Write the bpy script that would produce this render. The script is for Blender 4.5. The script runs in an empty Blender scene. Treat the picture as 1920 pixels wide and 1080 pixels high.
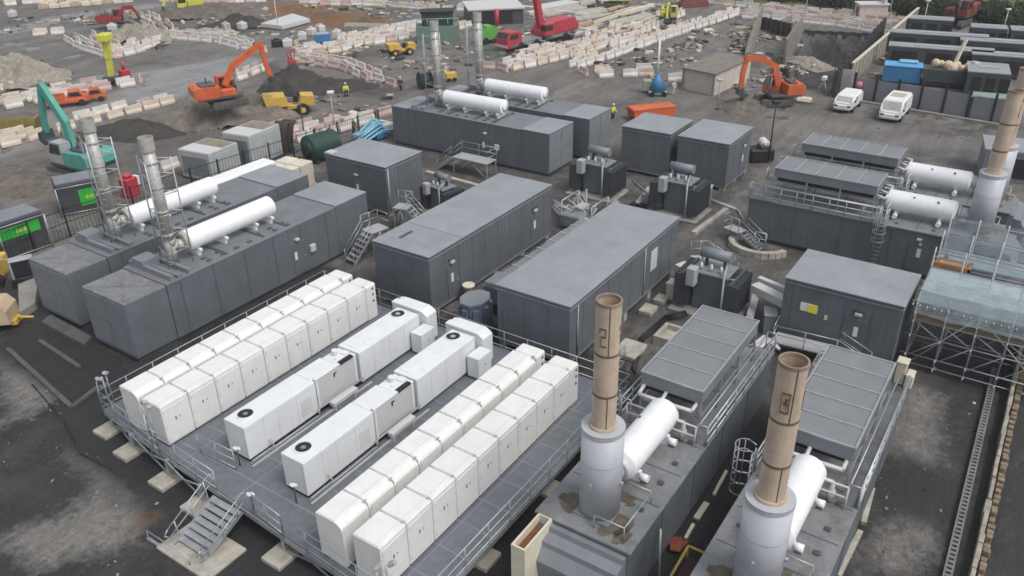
import bpy, bmesh, math, random
import numpy as np
from mathutils import Vector, Matrix, noise
random.seed(7)
R = math.radians
SC = bpy.context.scene
COL = SC.collection

# ------------------------------------------------------------------ camera
H = 26.0
FPX = 1548.29                      # focal length in pixels of a 1920 wide frame
YAW, PIT, ROL = R(34.30191), R(28.2591857), R(-0.9421229)
fw = Vector((math.cos(YAW)*math.cos(PIT), math.sin(YAW)*math.cos(PIT), -math.sin(PIT)))
rt = Vector((math.sin(YAW), -math.cos(YAW), 0))
up = rt.cross(fw)
r2 = rt*math.cos(ROL) + up*math.sin(ROL)
u2 = up*math.cos(ROL) - rt*math.sin(ROL)
cam = bpy.data.cameras.new('camera')
cam.sensor_width = 36.0
cam.lens = 36.0*FPX/1920.0
cam.clip_start = 0.5
cam.clip_end = 9000
co = bpy.data.objects.new('camera', cam)
COL.objects.link(co)
m3 = Matrix((r2, u2, -fw)).transposed()
co.matrix_world = Matrix.Translation((0, 0, H)) @ m3.to_4x4()
SC.camera = co

def at(px, py, z=0.0):
    """survey helper: where the sight line through photo pixel (px,py) meets the level z (metres)"""
    d = fw + r2*((px-960)/FPX) - u2*((py-540)/FPX)
    t = (z-H)/d.z
    p = Vector((0, 0, H)) + d*t
    return Vector((p.x, p.y, z))

# ------------------------------------------------------------------ light
w = bpy.data.worlds.new('World'); SC.world = w; w.use_nodes = True
nt = w.node_tree; nt.nodes.clear()
SUN_EL, SUN_AZ = R(58), R(-98)      # azimuth measured from +x towards +y
sky = nt.nodes.new('ShaderNodeTexSky'); sky.sky_type = 'NISHITA'; sky.sun_disc = False
sky.sun_elevation = SUN_EL
sky.sun_rotation = R(90) - SUN_AZ
sky.air_density = 1.0; sky.dust_density = 3.0; sky.ozone_density = 1.0
hs = nt.nodes.new('ShaderNodeHueSaturation'); hs.inputs['Saturation'].default_value = 0.28
bg = nt.nodes.new('ShaderNodeBackground'); bg.inputs['Strength'].default_value = 0.15
wo = nt.nodes.new('ShaderNodeOutputWorld')
nt.links.new(sky.outputs[0], hs.inputs['Color']); nt.links.new(hs.outputs[0], bg.inputs[0]); nt.links.new(bg.outputs[0], wo.inputs[0])
sl = bpy.data.lights.new('sun', 'SUN'); sl.energy = 1.2; sl.angle = R(22); sl.color = (1, .97, .93)
so = bpy.data.objects.new('sun', sl); COL.objects.link(so)
sd = Vector((math.cos(SUN_AZ)*math.cos(SUN_EL), math.sin(SUN_AZ)*math.cos(SUN_EL), math.sin(SUN_EL)))
so.rotation_euler = sd.to_track_quat('Z', 'Y').to_euler()
so.location = sd*80
SC.view_settings.view_transform = 'Standard'; SC.view_settings.look = 'None'
SC.view_settings.exposure = 0.24; SC.view_settings.gamma = 1.0
SC.cycles.filter_width = 1.6
SC.cycles.max_bounces = 6; SC.cycles.diffuse_bounces = 3; SC.cycles.glossy_bounces = 3

# ------------------------------------------------------------------ materials
MATS = {}
def mat(name, col, rough=.6, metal=0., var=.12, scale=1.2, dirt=0., dirtcol=(.09, .075, .055), bump=0., bscale=20., spec=.5, streak=0., rib=0.):
    if name in MATS: return MATS[name]
    m = bpy.data.materials.new(name); m.use_nodes = True
    t = m.node_tree; N = t.nodes; L = t.links
    p = N['Principled BSDF']
    p.inputs['Roughness'].default_value = rough; p.inputs['Metallic'].default_value = metal
    p.inputs['Specular IOR Level'].default_value = spec
    tc = N.new('ShaderNodeTexCoord'); geo = N.new('ShaderNodeNewGeometry')
    n1 = N.new('ShaderNodeTexNoise'); n1.inputs['Scale'].default_value = scale; n1.inputs['Detail'].default_value = 6; n1.inputs['Roughness'].default_value = .65
    L.new(geo.outputs['Position'], n1.inputs['Vector'])
    mr = N.new('ShaderNodeMapRange'); mr.inputs[1].default_value = .3; mr.inputs[2].default_value = .7
    mr.inputs[3].default_value = 1-var; mr.inputs[4].default_value = 1+var
    L.new(n1.outputs[0], mr.inputs[0])
    mx = N.new('ShaderNodeMix'); mx.data_type = 'RGBA'; mx.blend_type = 'MULTIPLY'; mx.inputs[0].default_value = 1
    mx.inputs[6].default_value = (*col, 1); L.new(mr.outputs[0], mx.inputs[7])
    out = mx.outputs[2]
    if dirt > 0:
        n2 = N.new('ShaderNodeTexNoise'); n2.inputs['Scale'].default_value = scale*.55; n2.inputs['Detail'].default_value = 9; n2.inputs['Roughness'].default_value = .75
        mp = N.new('ShaderNodeMapping'); mp.inputs['Location'].default_value = (7.3, 2.1, 4.4)
        if streak: mp.inputs['Scale'].default_value = (1+streak, 1+streak, .25)
        L.new(geo.outputs['Position'], mp.inputs[0]); L.new(mp.outputs[0], n2.inputs['Vector'])
        rr = N.new('ShaderNodeMapRange'); rr.inputs[1].default_value = .48; rr.inputs[2].default_value = .78
        rr.inputs[3].default_value = 0; rr.inputs[4].default_value = dirt; L.new(n2.outputs[0], rr.inputs[0])
        m2 = N.new('ShaderNodeMix'); m2.data_type = 'RGBA'; L.new(rr.outputs[0], m2.inputs[0]); L.new(out, m2.inputs[6]); m2.inputs[7].default_value = (*dirtcol, 1)
        out = m2.outputs[2]
    L.new(out, p.inputs['Base Color'])
    if bump > 0:
        n3 = N.new('ShaderNodeTexNoise'); n3.inputs['Scale'].default_value = bscale; n3.inputs['Detail'].default_value = 5
        L.new(geo.outputs['Position'], n3.inputs['Vector'])
        b = N.new('ShaderNodeBump'); b.inputs['Strength'].default_value = bump; b.inputs['Distance'].default_value = .1
        L.new(n3.outputs[0], b.inputs['Height']); L.new(b.outputs[0], p.inputs['Normal'])
    if rib > 0:
        wv = N.new('ShaderNodeTexWave'); wv.wave_type = 'BANDS'; wv.bands_direction = 'DIAGONAL'; wv.inputs['Scale'].default_value = 1.6
        mp2 = N.new('ShaderNodeMapping'); mp2.inputs['Scale'].default_value = (1, 1, 0)
        L.new(geo.outputs['Position'], mp2.inputs[0]); L.new(mp2.outputs[0], wv.inputs['Vector'])
        b2 = N.new('ShaderNodeBump'); b2.inputs['Strength'].default_value = rib; b2.inputs['Distance'].default_value = .05
        L.new(wv.outputs['Fac'], b2.inputs['Height']); L.new(b2.outputs[0], p.inputs['Normal'])
    MATS[name] = m
    return m

GREY_WALL = mat('grey_paint_wall', (.118, .132, .148), .55, var=.15, scale=.6, dirt=.5, dirtcol=(.085, .085, .08), streak=3., rib=.13)
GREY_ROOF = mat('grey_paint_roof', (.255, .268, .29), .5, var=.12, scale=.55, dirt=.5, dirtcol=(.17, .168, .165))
GREY_ROOF_STAINED = mat('grey_roof_stained', (.19, .198, .212), .55, var=.2, scale=1.0, dirt=.75, dirtcol=(.085, .072, .055))
GREY_DARK = mat('grey_dark_metal', (.06, .066, .074), .5, var=.15)
GREY_MID = mat('grey_mid_metal', (.19, .205, .225), .5, var=.12, dirt=.25)
GREY_LIGHT = mat('grey_light_metal', (.36, .37, .375), .5, var=.1, dirt=.3)
DECKM = mat('deck_grating', (.135, .147, .165), .55, var=.16, scale=2.5, dirt=.3, dirtcol=(.06, .06, .06))
GALV = mat('galvanised_steel', (.42, .44, .46), .42, .55, var=.14, scale=3, dirt=.25, dirtcol=(.2, .19, .17))
STAINLESS = mat('stainless_flue', (.46, .45, .42), .5, .3, var=.2, scale=2.5, dirt=.45, dirtcol=(.26, .24, .2))
SILVER = mat('aluminium_cladding', (.44, .455, .49), .5, .1, var=.07, scale=1.5, dirt=.12, dirtcol=(.35, .34, .33))
WHITE = mat('white_cabinet_paint', (.715, .712, .695), .5, var=.05, scale=1.3, dirt=.3, dirtcol=(.5, .47, .42), streak=2.)
WHITE2 = mat('white_inverter_paint', (.69, .705, .715), .5, var=.05, scale=1.0, dirt=.25, dirtcol=(.5, .49, .46), streak=2.)
WHITE_GREY = mat('pale_grey_panel', (.52, .52, .515), .55, var=.05, dirt=.15, dirtcol=(.4, .39, .36))
SILENCER = mat('white_silencer_paint', (.78, .79, .80), .4, var=.05, dirt=.25, dirtcol=(.5, .5, .5))
BLACK = mat('black_rubber', (.015, .015, .017), .6)
TAN = mat('tan_flue_steel', (.475, .385, .30), .65, var=.16, scale=1.5, dirt=.8, dirtcol=(.29, .205, .14), streak=2.)
TAN_DARK = mat('tan_flue_seam', (.16, .1, .055), .7)
RUST = mat('rust', (.16, .068, .022), .85, var=.4, scale=5, dirt=.5)
CREAM = mat('cream_paint', (.62, .57, .46), .6, dirt=.2)
CONC = mat('concrete', (.39, .365, .315), .85, var=.28, scale=1.5, dirt=.75, dirtcol=(.2, .175, .13), bump=.2)
CONC_DARK = mat('weathered_concrete', (.26, .25, .225), .88, var=.25, scale=1., dirt=.5, dirtcol=(.1, .09, .075), bump=.2)
TIMBER = mat('timber', (.44, .33, .22), .8, var=.25, scale=3, dirt=.3)
ORANGE = mat('orange_paint', (.56, .115, .035), .5, var=.2, dirt=.45)
RED = mat('red_paint', (.42, .04, .06), .45, var=.15, dirt=.2)
YELLOW = mat('yellow_paint', (.58, .37, .07), .5, var=.12, dirt=.3)
LIME = mat('lime_yellow_paint', (.55, .56, .07), .5, var=.1, dirt=.2)
GREEN = mat('green_paint', (.12, .36, .08), .5, dirt=.15)
DKGREEN = mat('dark_green_paint', (.014, .048, .034), .65, var=.2)
TEAL = mat('teal_paint', (.09, .33, .28), .5, var=.12, dirt=.2)
GREY_ROOF_DARK = mat('grey_roof_dark', (.165, .173, .187), .55, var=.15, scale=.9, dirt=.5, dirtcol=(.1, .1, .1))
KERB_DARK = mat('dark_wet_kerb', (.085, .085, .083), .8, var=.3, dirt=.4, dirtcol=(.04, .04, .04))
COOLER_TOP = mat('cooler_top_sheet', (.19, .2, .212), .55, var=.1, scale=.8, dirt=.4, dirtcol=(.13, .13, .125))
ROOF_RUSTY = mat('rusty_flue_roof', (.19, .198, .205), .55, var=.18, scale=1.2, dirt=1., dirtcol=(.075, .06, .042))
SOIL_LIGHT = mat('pale_spoil_soil', (.165, .145, .122), .95, var=.4, scale=1.0, dirt=.8, dirtcol=(.085, .072, .06), bump=1., bscale=2.2)
STAIN_BROWN = mat('brown_water_stain', (.10, .082, .055), .7, var=.45, scale=2.5, dirt=.8, dirtcol=(.16, .155, .15))
SEAM = mat('panel_seam', (.085, .095, .108), .6)
STAIN = mat('rust_stained_roof', (.19, .195, .205), .6, var=.2, scale=2.2, dirt=1., dirtcol=(.085, .062, .04))
BLUE = mat('blue_sheet', (.04, .18, .36), .5, var=.15)
SKYBLUE = mat('pale_blue_plastic', (.2, .42, .55), .5, var=.2)
SOIL = mat('spoil_soil', (.115, .098, .082), .95, var=.4, scale=1.1, dirt=.8, dirtcol=(.22, .195, .165), bump=1., bscale=3)
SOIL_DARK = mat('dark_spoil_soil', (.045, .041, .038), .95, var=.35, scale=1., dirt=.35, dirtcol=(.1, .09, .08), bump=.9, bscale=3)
RUBBLE = mat('crushed_stone', (.27, .245, .205), .95, var=.35, scale=2.5, dirt=.6, dirtcol=(.12, .1, .08), bump=1., bscale=4)
GLASS = mat('dark_glass', (.03, .035, .04), .15)
SKIN = mat('skin', (.45, .28, .2), .6)
HIVIS = mat('hi_vis_yellow', (.60, .68, .06), .6)
NAVY = mat('navy_cloth', (.025, .03, .045), .8)
BARW = mat('white_barrier_plastic', (.62, .585, .55), .6, var=.15, scale=.9, dirt=.4, dirtcol=(.36, .29, .23))
BARP = mat('faded_red_barrier_plastic', (.50, .37, .345), .6, var=.2, scale=.9, dirt=.4, dirtcol=(.38, .28, .23))
BARC = mat('cream_barrier_plastic', (.60, .52, .42), .65, var=.15, scale=.9, dirt=.35, dirtcol=(.38, .3, .21))
MESHB = mat('screen_fence_sheet', (.19, .195, .215), .6, var=.08)
LEAF = mat('hedge_leaf', (.028, .045, .018), .8, var=.45, scale=.35)
BARK = mat('bark', (.06, .045, .03), .9)
MAGENTA = mat('maroon_paint', (.22, .02, .06), .5)

def nets():
    m = bpy.data.materials.new('blue_debris_netting'); m.use_nodes = True
    t = m.node_tree; N = t.nodes; L = t.links; p = N['Principled BSDF']
    p.inputs['Base Color'].default_value = (.40, .48, .50, 1); p.inputs['Roughness'].default_value = .6
    tr = N.new('ShaderNodeBsdfTransparent'); mx = N.new('ShaderNodeMixShader')
    geo = N.new('ShaderNodeNewGeometry'); n = N.new('ShaderNodeTexNoise'); n.inputs['Scale'].default_value = 1.4; n.inputs['Detail'].default_value = 4
    L.new(geo.outputs['Position'], n.inputs['Vector'])
    mr = N.new('ShaderNodeMapRange'); mr.inputs[1].default_value = .3; mr.inputs[2].default_value = .7; mr.inputs[3].default_value = .25; mr.inputs[4].default_value = .55
    L.new(n.outputs[0], mr.inputs[0]); L.new(mr.outputs[0], mx.inputs[0])
    L.new(tr.outputs[0], mx.inputs[1]); L.new(p.outputs[0], mx.inputs[2])
    L.new(mx.outputs[0], N['Material Output'].inputs['Surface'])
    return m
NET = nets()

# ------------------------------------------------------------------ mesh builder
class B:
    def __init__(s): s.bm = bmesh.new()
    def _add(s, geom, bev=0, smooth=False, seg=1):
        if bev:
            es = [e for e in {e for v in geom for e in v.link_edges}]
            bmesh.ops.bevel(s.bm, geom=es, offset=bev, segments=seg, affect='EDGES', profile=.5)
        return s
    def box(s, x0, y0, z0, x1, y1, z1, bev=0, seg=1):
        g = bmesh.ops.create_cube(s.bm, size=1)['verts']
        for v in g:
            v.co = Vector(((x0+x1)/2+v.co.x*(x1-x0), (y0+y1)/2+v.co.y*(y1-y0), (z0+z1)/2+v.co.z*(z1-z0)))
        return s._add(g, bev, seg=seg)
    def mbox(s, M, sx, sy, sz, bev=0):
        g = bmesh.ops.create_cube(s.bm, size=1)['verts']
        for v in g: v.co = M @ Vector((v.co.x*sx, v.co.y*sy, v.co.z*sz))
        return s._add(g, bev)
    def bar(s, p, q, wd, ht):
        p = Vector(p); q = Vector(q); d = q-p; ln = d.length
        if ln < 1e-6: return s
        d.normalize()
        a = Vector((0, 0, 1)) if abs(d.z) < .95 else Vector((1, 0, 0))
        y = a.cross(d).normalized(); z = d.cross(y)
        M = Matrix.Translation((p+q)/2) @ Matrix((d, y, z)).transposed().to_4x4()
        return s.mbox(M, ln, wd, ht)
    def cyl(s, p, q, r, r2=None, n=14, caps=True, smooth=True):
        p = Vector(p); q = Vector(q); d = (q-p).normalized()
        r2 = r if r2 is None else r2
        a = Vector((0, 0, 1)) if abs(d.z) < .95 else Vector((1, 0, 0))
        u = a.cross(d).normalized(); v = d.cross(u)
        A = [s.bm.verts.new(p+(u*math.cos(2*math.pi*i/n)+v*math.sin(2*math.pi*i/n))*r) for i in range(n)]
        C = [s.bm.verts.new(q+(u*math.cos(2*math.pi*i/n)+v*math.sin(2*math.pi*i/n))*r2) for i in range(n)]
        for i in range(n):
            f = s.bm.faces.new((A[i], A[(i+1) % n], C[(i+1) % n], C[i])); f.smooth = smooth
        if caps:
            s.bm.faces.new(A[::-1]); s.bm.faces.new(C)
        return s
    def ringtube(s, p, q, ro, ri, n=24):
        """open pipe with a wall"""
        s.cyl(p, q, ro, n=n, caps=False)
        p = Vector(p); q = Vector(q)
        s.cyl(q, p, ri, n=n, caps=False)
        d = (q-p).normalized()
        a = Vector((0, 0, 1)) if abs(d.z) < .95 else Vector((1, 0, 0))
        u = a.cross(d).normalized(); v = d.cross(u)
        for c in (p, q):
            o = [s.bm.verts.new(c+(u*math.cos(2*math.pi*i/n)+v*math.sin(2*math.pi*i/n))*ro) for i in range(n)]
            k = [s.bm.verts.new(c+(u*math.cos(2*math.pi*i/n)+v*math.sin(2*math.pi*i/n))*ri) for i in range(n)]
            for i in range(n): s.bm.faces.new((o[i], o[(i+1) % n], k[(i+1) % n], k[i]))
        return s
    def tube(s, pts, r, n=6):
        pts = [Vector(p) for p in pts]
        for i in range(len(pts)-1): s.cyl(pts[i], pts[i+1], r, n=n)
        return s
    def prism(s, poly, z0, z1):
        A = [s.bm.verts.new((p[0], p[1], z0)) for p in poly]; C = [s.bm.verts.new((p[0], p[1], z1)) for p in poly]
        n = len(poly)
        for i in range(n): s.bm.faces.new((A[i], A[(i+1) % n], C[(i+1) % n], C[i]))
        s.bm.faces.new(A[::-1]); s.bm.faces.new(C)
        return s
    def extx(s, prof, x0, x1, smooth=False):
        """profile of (y,z) swept along x"""
        A = [s.bm.verts.new((x0, p[0], p[1])) for p in prof]; C = [s.bm.verts.new((x1, p[0], p[1])) for p in prof]
        n = len(prof)
        for i in range(n):
            f = s.bm.faces.new((A[i], A[(i+1) % n], C[(i+1) % n], C[i])); f.smooth = smooth
        s.bm.faces.new(A[::-1]); s.bm.faces.new(C)
        return s
    def exty(s, prof, y0, y1):
        """profile of (x,z) swept along y"""
        A = [s.bm.verts.new((p[0], y0, p[1])) for p in prof]; C = [s.bm.verts.new((p[0], y1, p[1])) for p in prof]
        n = len(prof)
        for i in range(n): s.bm.faces.new((A[i], A[(i+1) % n], C[(i+1) % n], C[i]))
        s.bm.faces.new(A[::-1]); s.bm.faces.new(C)
        return s
    def capcyl(s, p, q, r, dome=.25, n=24):
        """cylinder with shallow domed ends"""
        p = Vector(p); q = Vector(q); d = (q-p).normalized()
        s.cyl(p, q, r, n=n, caps=False)
        s.cyl(p-d*dome*.7, p, r*.72, r, n=n, caps=False); s.cyl(q, q+d*dome*.7, r, r*.72, n=n, caps=False)
        s.cyl(p-d*dome, p-d*dome*.7, r*.25, r*.72, n=n); s.cyl(q+d*dome*.7, q+d*dome, r*.72, r*.25, n=n)
        return s
    def ob(s, name, m, parent=None, loc=None):
        bmesh.ops.recalc_face_normals(s.bm, faces=s.bm.faces)
        me = bpy.data.meshes.new(name); s.bm.to_mesh(me); s.bm.free()
        o = bpy.data.objects.new(name, me); COL.objects.link(o)
        if m: me.materials.append(m)
        if parent: o.parent = parent
        if loc is not None: o.location = loc
        return o

def islands(b, name, m, parent):
    """one object for every separate piece"""
    bmesh.ops.recalc_face_normals(b.bm, faces=b.bm.faces)
    seen = set(); n = 0
    for v0 in list(b.bm.verts):
        if v0 in seen: continue
        st_ = [v0]; comp = []
        seen.add(v0)
        while st_:
            v = st_.pop(); comp.append(v)
            for e in v.link_edges:
                o = e.other_vert(v)
                if o not in seen: seen.add(o); st_.append(o)
        idx = {v: i for i, v in enumerate(comp)}; fs = {f for v in comp for f in v.link_faces}
        fs = list(fs)
        me = bpy.data.meshes.new(name); me.from_pydata([v.co[:] for v in comp], [], [[idx[v] for v in f.verts] for f in fs])
        me.polygons.foreach_set('use_smooth', [f.smooth for f in fs]); me.materials.append(m)
        o = bpy.data.objects.new(name, me); COL.objects.link(o); o.parent = parent; n += 1
    b.bm.free()
    return n

def thing(name, label, cat, loc=(0, 0, 0), rotz=0., group=None):
    o = bpy.data.objects.new(name, None); COL.objects.link(o)
    o.empty_display_size = .3
    o.location = loc; o.rotation_euler = (0, 0, rotz); o['label'] = label; o['category'] = cat
    if group: o['group'] = group
    return o
def tag(o, label, cat, group=None):
    o['label'] = label; o['category'] = cat
    if group: o['group'] = group
    return o
def struct(o, kind='structure'):
    o['kind'] = kind; return o
def kids(o): return list(o.children)
def dup(root, loc, rotz=0., label=None, group=None, scale=None):
    r = root.copy(); COL.objects.link(r); r.location = loc; r.rotation_euler = (0, 0, rotz)
    if label: r['label'] = label
    if group: r['group'] = group
    if scale: r.scale = scale
    for ch in list(root.children):
        c = ch.copy(); COL.objects.link(c); c.parent = r
        for g in ch.children:
            d = g.copy(); COL.objects.link(d); d.parent = c
    return r
ORD = ['first', 'second', 'third', 'fourth', 'fifth', 'sixth', 'seventh', 'eighth', 'ninth', 'tenth', 'eleventh', 'twelfth']


# ------------------------------------------------------------------ ground
def axis(a, b, step, far):
    core = list(np.arange(a, b+.01, step))
    lo = []; d = step*1.5; x = a
    while x > -far: x -= d; lo.append(x); d *= 1.6
    hi = []; d = step*1.5; x = b
    while x < far: x += d; hi.append(x); d *= 1.6
    return np.array(lo[::-1]+core+hi)
gx = axis(0, 200, 1.0, 1500); gy = axis(-16, 190, 1.0, 1500)
X, Y = np.meshgrid(gx, gy, indexing='ij')
def sdf_poly(poly):
    px = np.array([p[0] for p in poly]); py = np.array([p[1] for p in poly]); n = len(poly)
    d = np.full(X.shape, 1e9); ins = np.zeros(X.shape, bool)
    for i in range(n):
        x0, y0, x1, y1 = px[i], py[i], px[(i+1) % n], py[(i+1) % n]
        ex, ey = x1-x0, y1-y0
        t = np.clip(((X-x0)*ex+(Y-y0)*ey)/(ex*ex+ey*ey+1e-9), 0, 1)
        d = np.minimum(d, np.hypot(X-x0-t*ex, Y-y0-t*ey))
        c = ((y0 > Y) != (y1 > Y)) & (X < (x1-x0)*(Y-y0)/(y1-y0+1e-12)+x0)
        ins ^= c
    return np.where(ins, -d, d)
def sdf_line(pts, wd):
    d = np.full(X.shape, 1e9)
    for (a, b) in zip(pts[:-1], pts[1:]):
        ex, ey = b[0]-a[0], b[1]-a[1]
        t = np.clip(((X-a[0])*ex+(Y-a[1])*ey)/(ex*ex+ey*ey+1e-9), 0, 1)
        d = np.minimum(d, np.hypot(X-a[0]-t*ex, Y-a[1]-t*ey))
    return d-wd/2
MASK = {k: np.zeros(X.shape) for k in ('wet', 'dust', 'dark', 'brown', 'grass', 'black')}
def paint(k, sd, soft=1.5, amt=1.):
    MASK[k] = np.maximum(MASK[k], amt*np.clip(.5-sd/(2*soft), 0, 1))
def pp(*pts): return [at(*p) for p in pts]
# compound ground round the generators: dark asphalt and stone
paint('dark', sdf_poly([(-20, -16), (-20, 57), (24, 57), (62, 55), (72, 34), (76, 20), (58, 20), (58, -16)]), 1.5, .48)
paint('dark', sdf_poly([(-20, -16), (-20, 57), (24, 57), (36, 50), (36, 16), (38, -16)]), 1.5, .95)
paint('dark', sdf_poly([(16, -16), (16, 3), (56, 3), (56, -16)]), 2, .85)
paint('dark', sdf_poly([(58, 2), (62, 20), (98, 20), (98, 2)]), 3, .35)
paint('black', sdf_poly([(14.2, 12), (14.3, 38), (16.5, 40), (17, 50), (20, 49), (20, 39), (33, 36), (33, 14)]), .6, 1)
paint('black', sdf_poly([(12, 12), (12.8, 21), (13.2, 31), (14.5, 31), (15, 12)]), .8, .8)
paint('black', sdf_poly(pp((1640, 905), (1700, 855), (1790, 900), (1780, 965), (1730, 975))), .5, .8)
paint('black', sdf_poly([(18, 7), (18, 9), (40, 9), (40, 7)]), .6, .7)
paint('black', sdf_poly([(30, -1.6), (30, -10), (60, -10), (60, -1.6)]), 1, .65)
paint('dust', sdf_poly(pp((0, 1010), (130, 950), (230, 905), (330, 960), (250, 1020), (60, 1079))), .9, .85)
paint('dust', sdf_poly(pp((0, 630), (50, 650), (125, 735), (60, 790), (0, 800))), .9, .72)
paint('dust', sdf_line(pp((140, 830), (215, 905)), 1.6), .9, .6)
paint('dust', sdf_line(pp((120, 840), (190, 900)), 1.2), .8, .4)
paint('dust', sdf_poly(pp((1700, 720), (1770, 740), (1775, 850), (1740, 870), (1690, 850), (1660, 870))), 1., .8)
paint('dust', sdf_poly(pp((1640, 980), (1720, 985), (1750, 1000), (1730, 1079), (1600, 1079))), 1., .8)
paint('dust', sdf_poly(pp((1860, 960), (1919, 985), (1919, 1050), (1850, 1060))), 1., .55)
paint('dust', sdf_poly(pp((1280, 430), (1380, 400), (1470, 500), (1450, 560), (1300, 480))), 2, .35)
paint('brown', sdf_poly(pp((250, 985), (300, 940), (345, 930), (330, 965))), .5, 1.3)
paint('dust', sdf_poly(pp((1440, 200), (1600, 230), (1720, 240), (1500, 265), (1420, 240))), 2, .75)
paint('dust', sdf_poly(pp((1500, 270), (1700, 250), (1850, 262), (1850, 285), (1700, 282))), 1.5, .5)
# construction site behind
paint('dust', sdf_line(pp((560, 108), (800, 62), (960, 25)), 7), 2, .45)
paint('dust', sdf_line(pp((960, 133), (1130, 84), (1283, 28)), 8), 2, .5)
paint('dust', sdf_line(pp((310, 75), (505, 99), (700, 150)), 6), 2, .45)
paint('dust', sdf_line(pp((520, 275), (735, 215)), 5), 1.5, .5)
paint('wet', sdf_line(pp((560, 130), (650, 90), (790, 75)), 3), 1, .6)
paint('wet', sdf_line(pp((700, 130), (800, 100), (1000, 95)), 4), 1.5, .4)
paint('dark', sdf_line(pp((480, 120), (560, 150), (700, 175)), 4), 2, .6)
paint('wet', sdf_line(pp((-40, 290), (60, 240), (180, 200), (330, 150), (450, 118)), 7), 1.2, .75)
paint('wet', sdf_poly(pp((95, 172), (160, 145), (300, 130), (440, 105), (480, 125), (330, 185), (250, 215), (290, 170), (210, 160))), 1.5, .9)
paint('wet', sdf_line(pp((-40, 72), (30, 58), (110, 35), (180, 25), (290, 10)), 6), 1.5, .7)
paint('dust', sdf_poly(pp((0, 85), (120, 80), (200, 125), (300, 135), (120, 160), (0, 110))), 3, .28)
paint('dust', sdf_poly(pp((640, 165), (780, 105), (1080, 110), (1060, 140), (1160, 190), (1100, 200), (980, 130), (800, 150))), 3, .3)
paint('dust', sdf_poly(pp((960, 60), (1300, 0), (1380, 20), (1280, 60), (1090, 120), (980, 125))), 3, .35)
paint('brown', sdf_poly(pp((500, 4), (600, 8), (725, 32), (724, 56), (640, 56), (510, 40))), 1.2, 1.4)
paint('brown', sdf_poly(pp((0, 228), (50, 222), (48, 243), (0, 258))), .8, .5)
paint('brown', sdf_poly(pp((0, 290), (120, 280), (130, 330), (0, 350))), 2, .25)
paint('dust', sdf_poly(pp((1080, 130), (1385, 30), (1480, 60), (1260, 160))), 3, .3)
paint('dark', sdf_poly(pp((300, 50), (480, 40), (500, 65), (330, 70))), 3, .5)
paint('dust', sdf_line(pp((1010, 70), (1190, 20)), 12), 2, .4)
# grass bank and hedge strip beyond the site
e = pp((1100, -20), (1385, 4), (1560, 30), (1760, 48), (1940, 60))
paint('grass', sdf_poly([*e, (240, -60), (4500, -800), (4500, 4000), (240, 140)]), 2.5, 1)
Z = np.zeros(X.shape)
nz = np.array([[noise.noise((x*.09, y*.09, 0))*.16+noise.noise((x*.35, y*.35, 3))*.05 for y in gy] for x in gx])
ins = np.clip(np.maximum(0, -sdf_poly([(-20, -20), (-20, 57), (64, 57), (74, 20), (98, 20), (98, -20)]))/3, 0, 1)
Z += nz*(1-ins*.92)
PIT = [Vector((99.5, 23.0, 0)), Vector((134, 24.0, 0)), Vector((131, 34.5, 0)), Vector((103, 31.0, 0))]
pit = sdf_poly(PIT); paint('black', pit-1.0, .8, .6)
Z = np.where(pit < 0, Z-np.clip(-pit*6, 0, 4.2), Z)
clay = sdf_poly(pp((515, 12), (640, 24), (720, 38), (718, 52), (640, 50), (528, 36)))
Z -= np.clip(-clay*.5, 0, 1.6)
gr = np.clip((-sdf_poly([*e, (240, -60), (4500, -800), (4500, 4000), (240, 140)])-2)/20, 0, 1)
Z += gr*2.5
# the trench beside the retaining wall on the right
tr = sdf_line([(20, -1.35), (58, -1.0)], .9)
nx, ny = len(gx), len(gy)
verts = np.stack([X.ravel(), Y.ravel(), Z.ravel()], 1)
ii, jj = np.meshgrid(np.arange(nx-1), np.arange(ny-1), indexing='ij')
a = (ii*ny+jj).ravel()
faces = np.stack([a, a+ny, a+ny+1, a+1], 1)
me = bpy.data.meshes.new('ground')
me.from_pydata(verts.tolist(), [], faces.tolist())
for nm, ks in (('ca', ('wet', 'dust', 'dark')), ('cb', ('brown', 'grass', 'black'))):
    at_ = me.color_attributes.new(nm, 'FLOAT_COLOR', 'POINT')
    arr = np.ones((nx*ny, 4), np.float32)
    for i, k in enumerate(ks): arr[:, i] = MASK[k].ravel()
    at_.data.foreach_set('color', arr.ravel())
me.polygons.foreach_set('use_smooth', [True]*len(me.polygons))
ground = bpy.data.objects.new('ground', me); COL.objects.link(ground); struct(ground)

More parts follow.
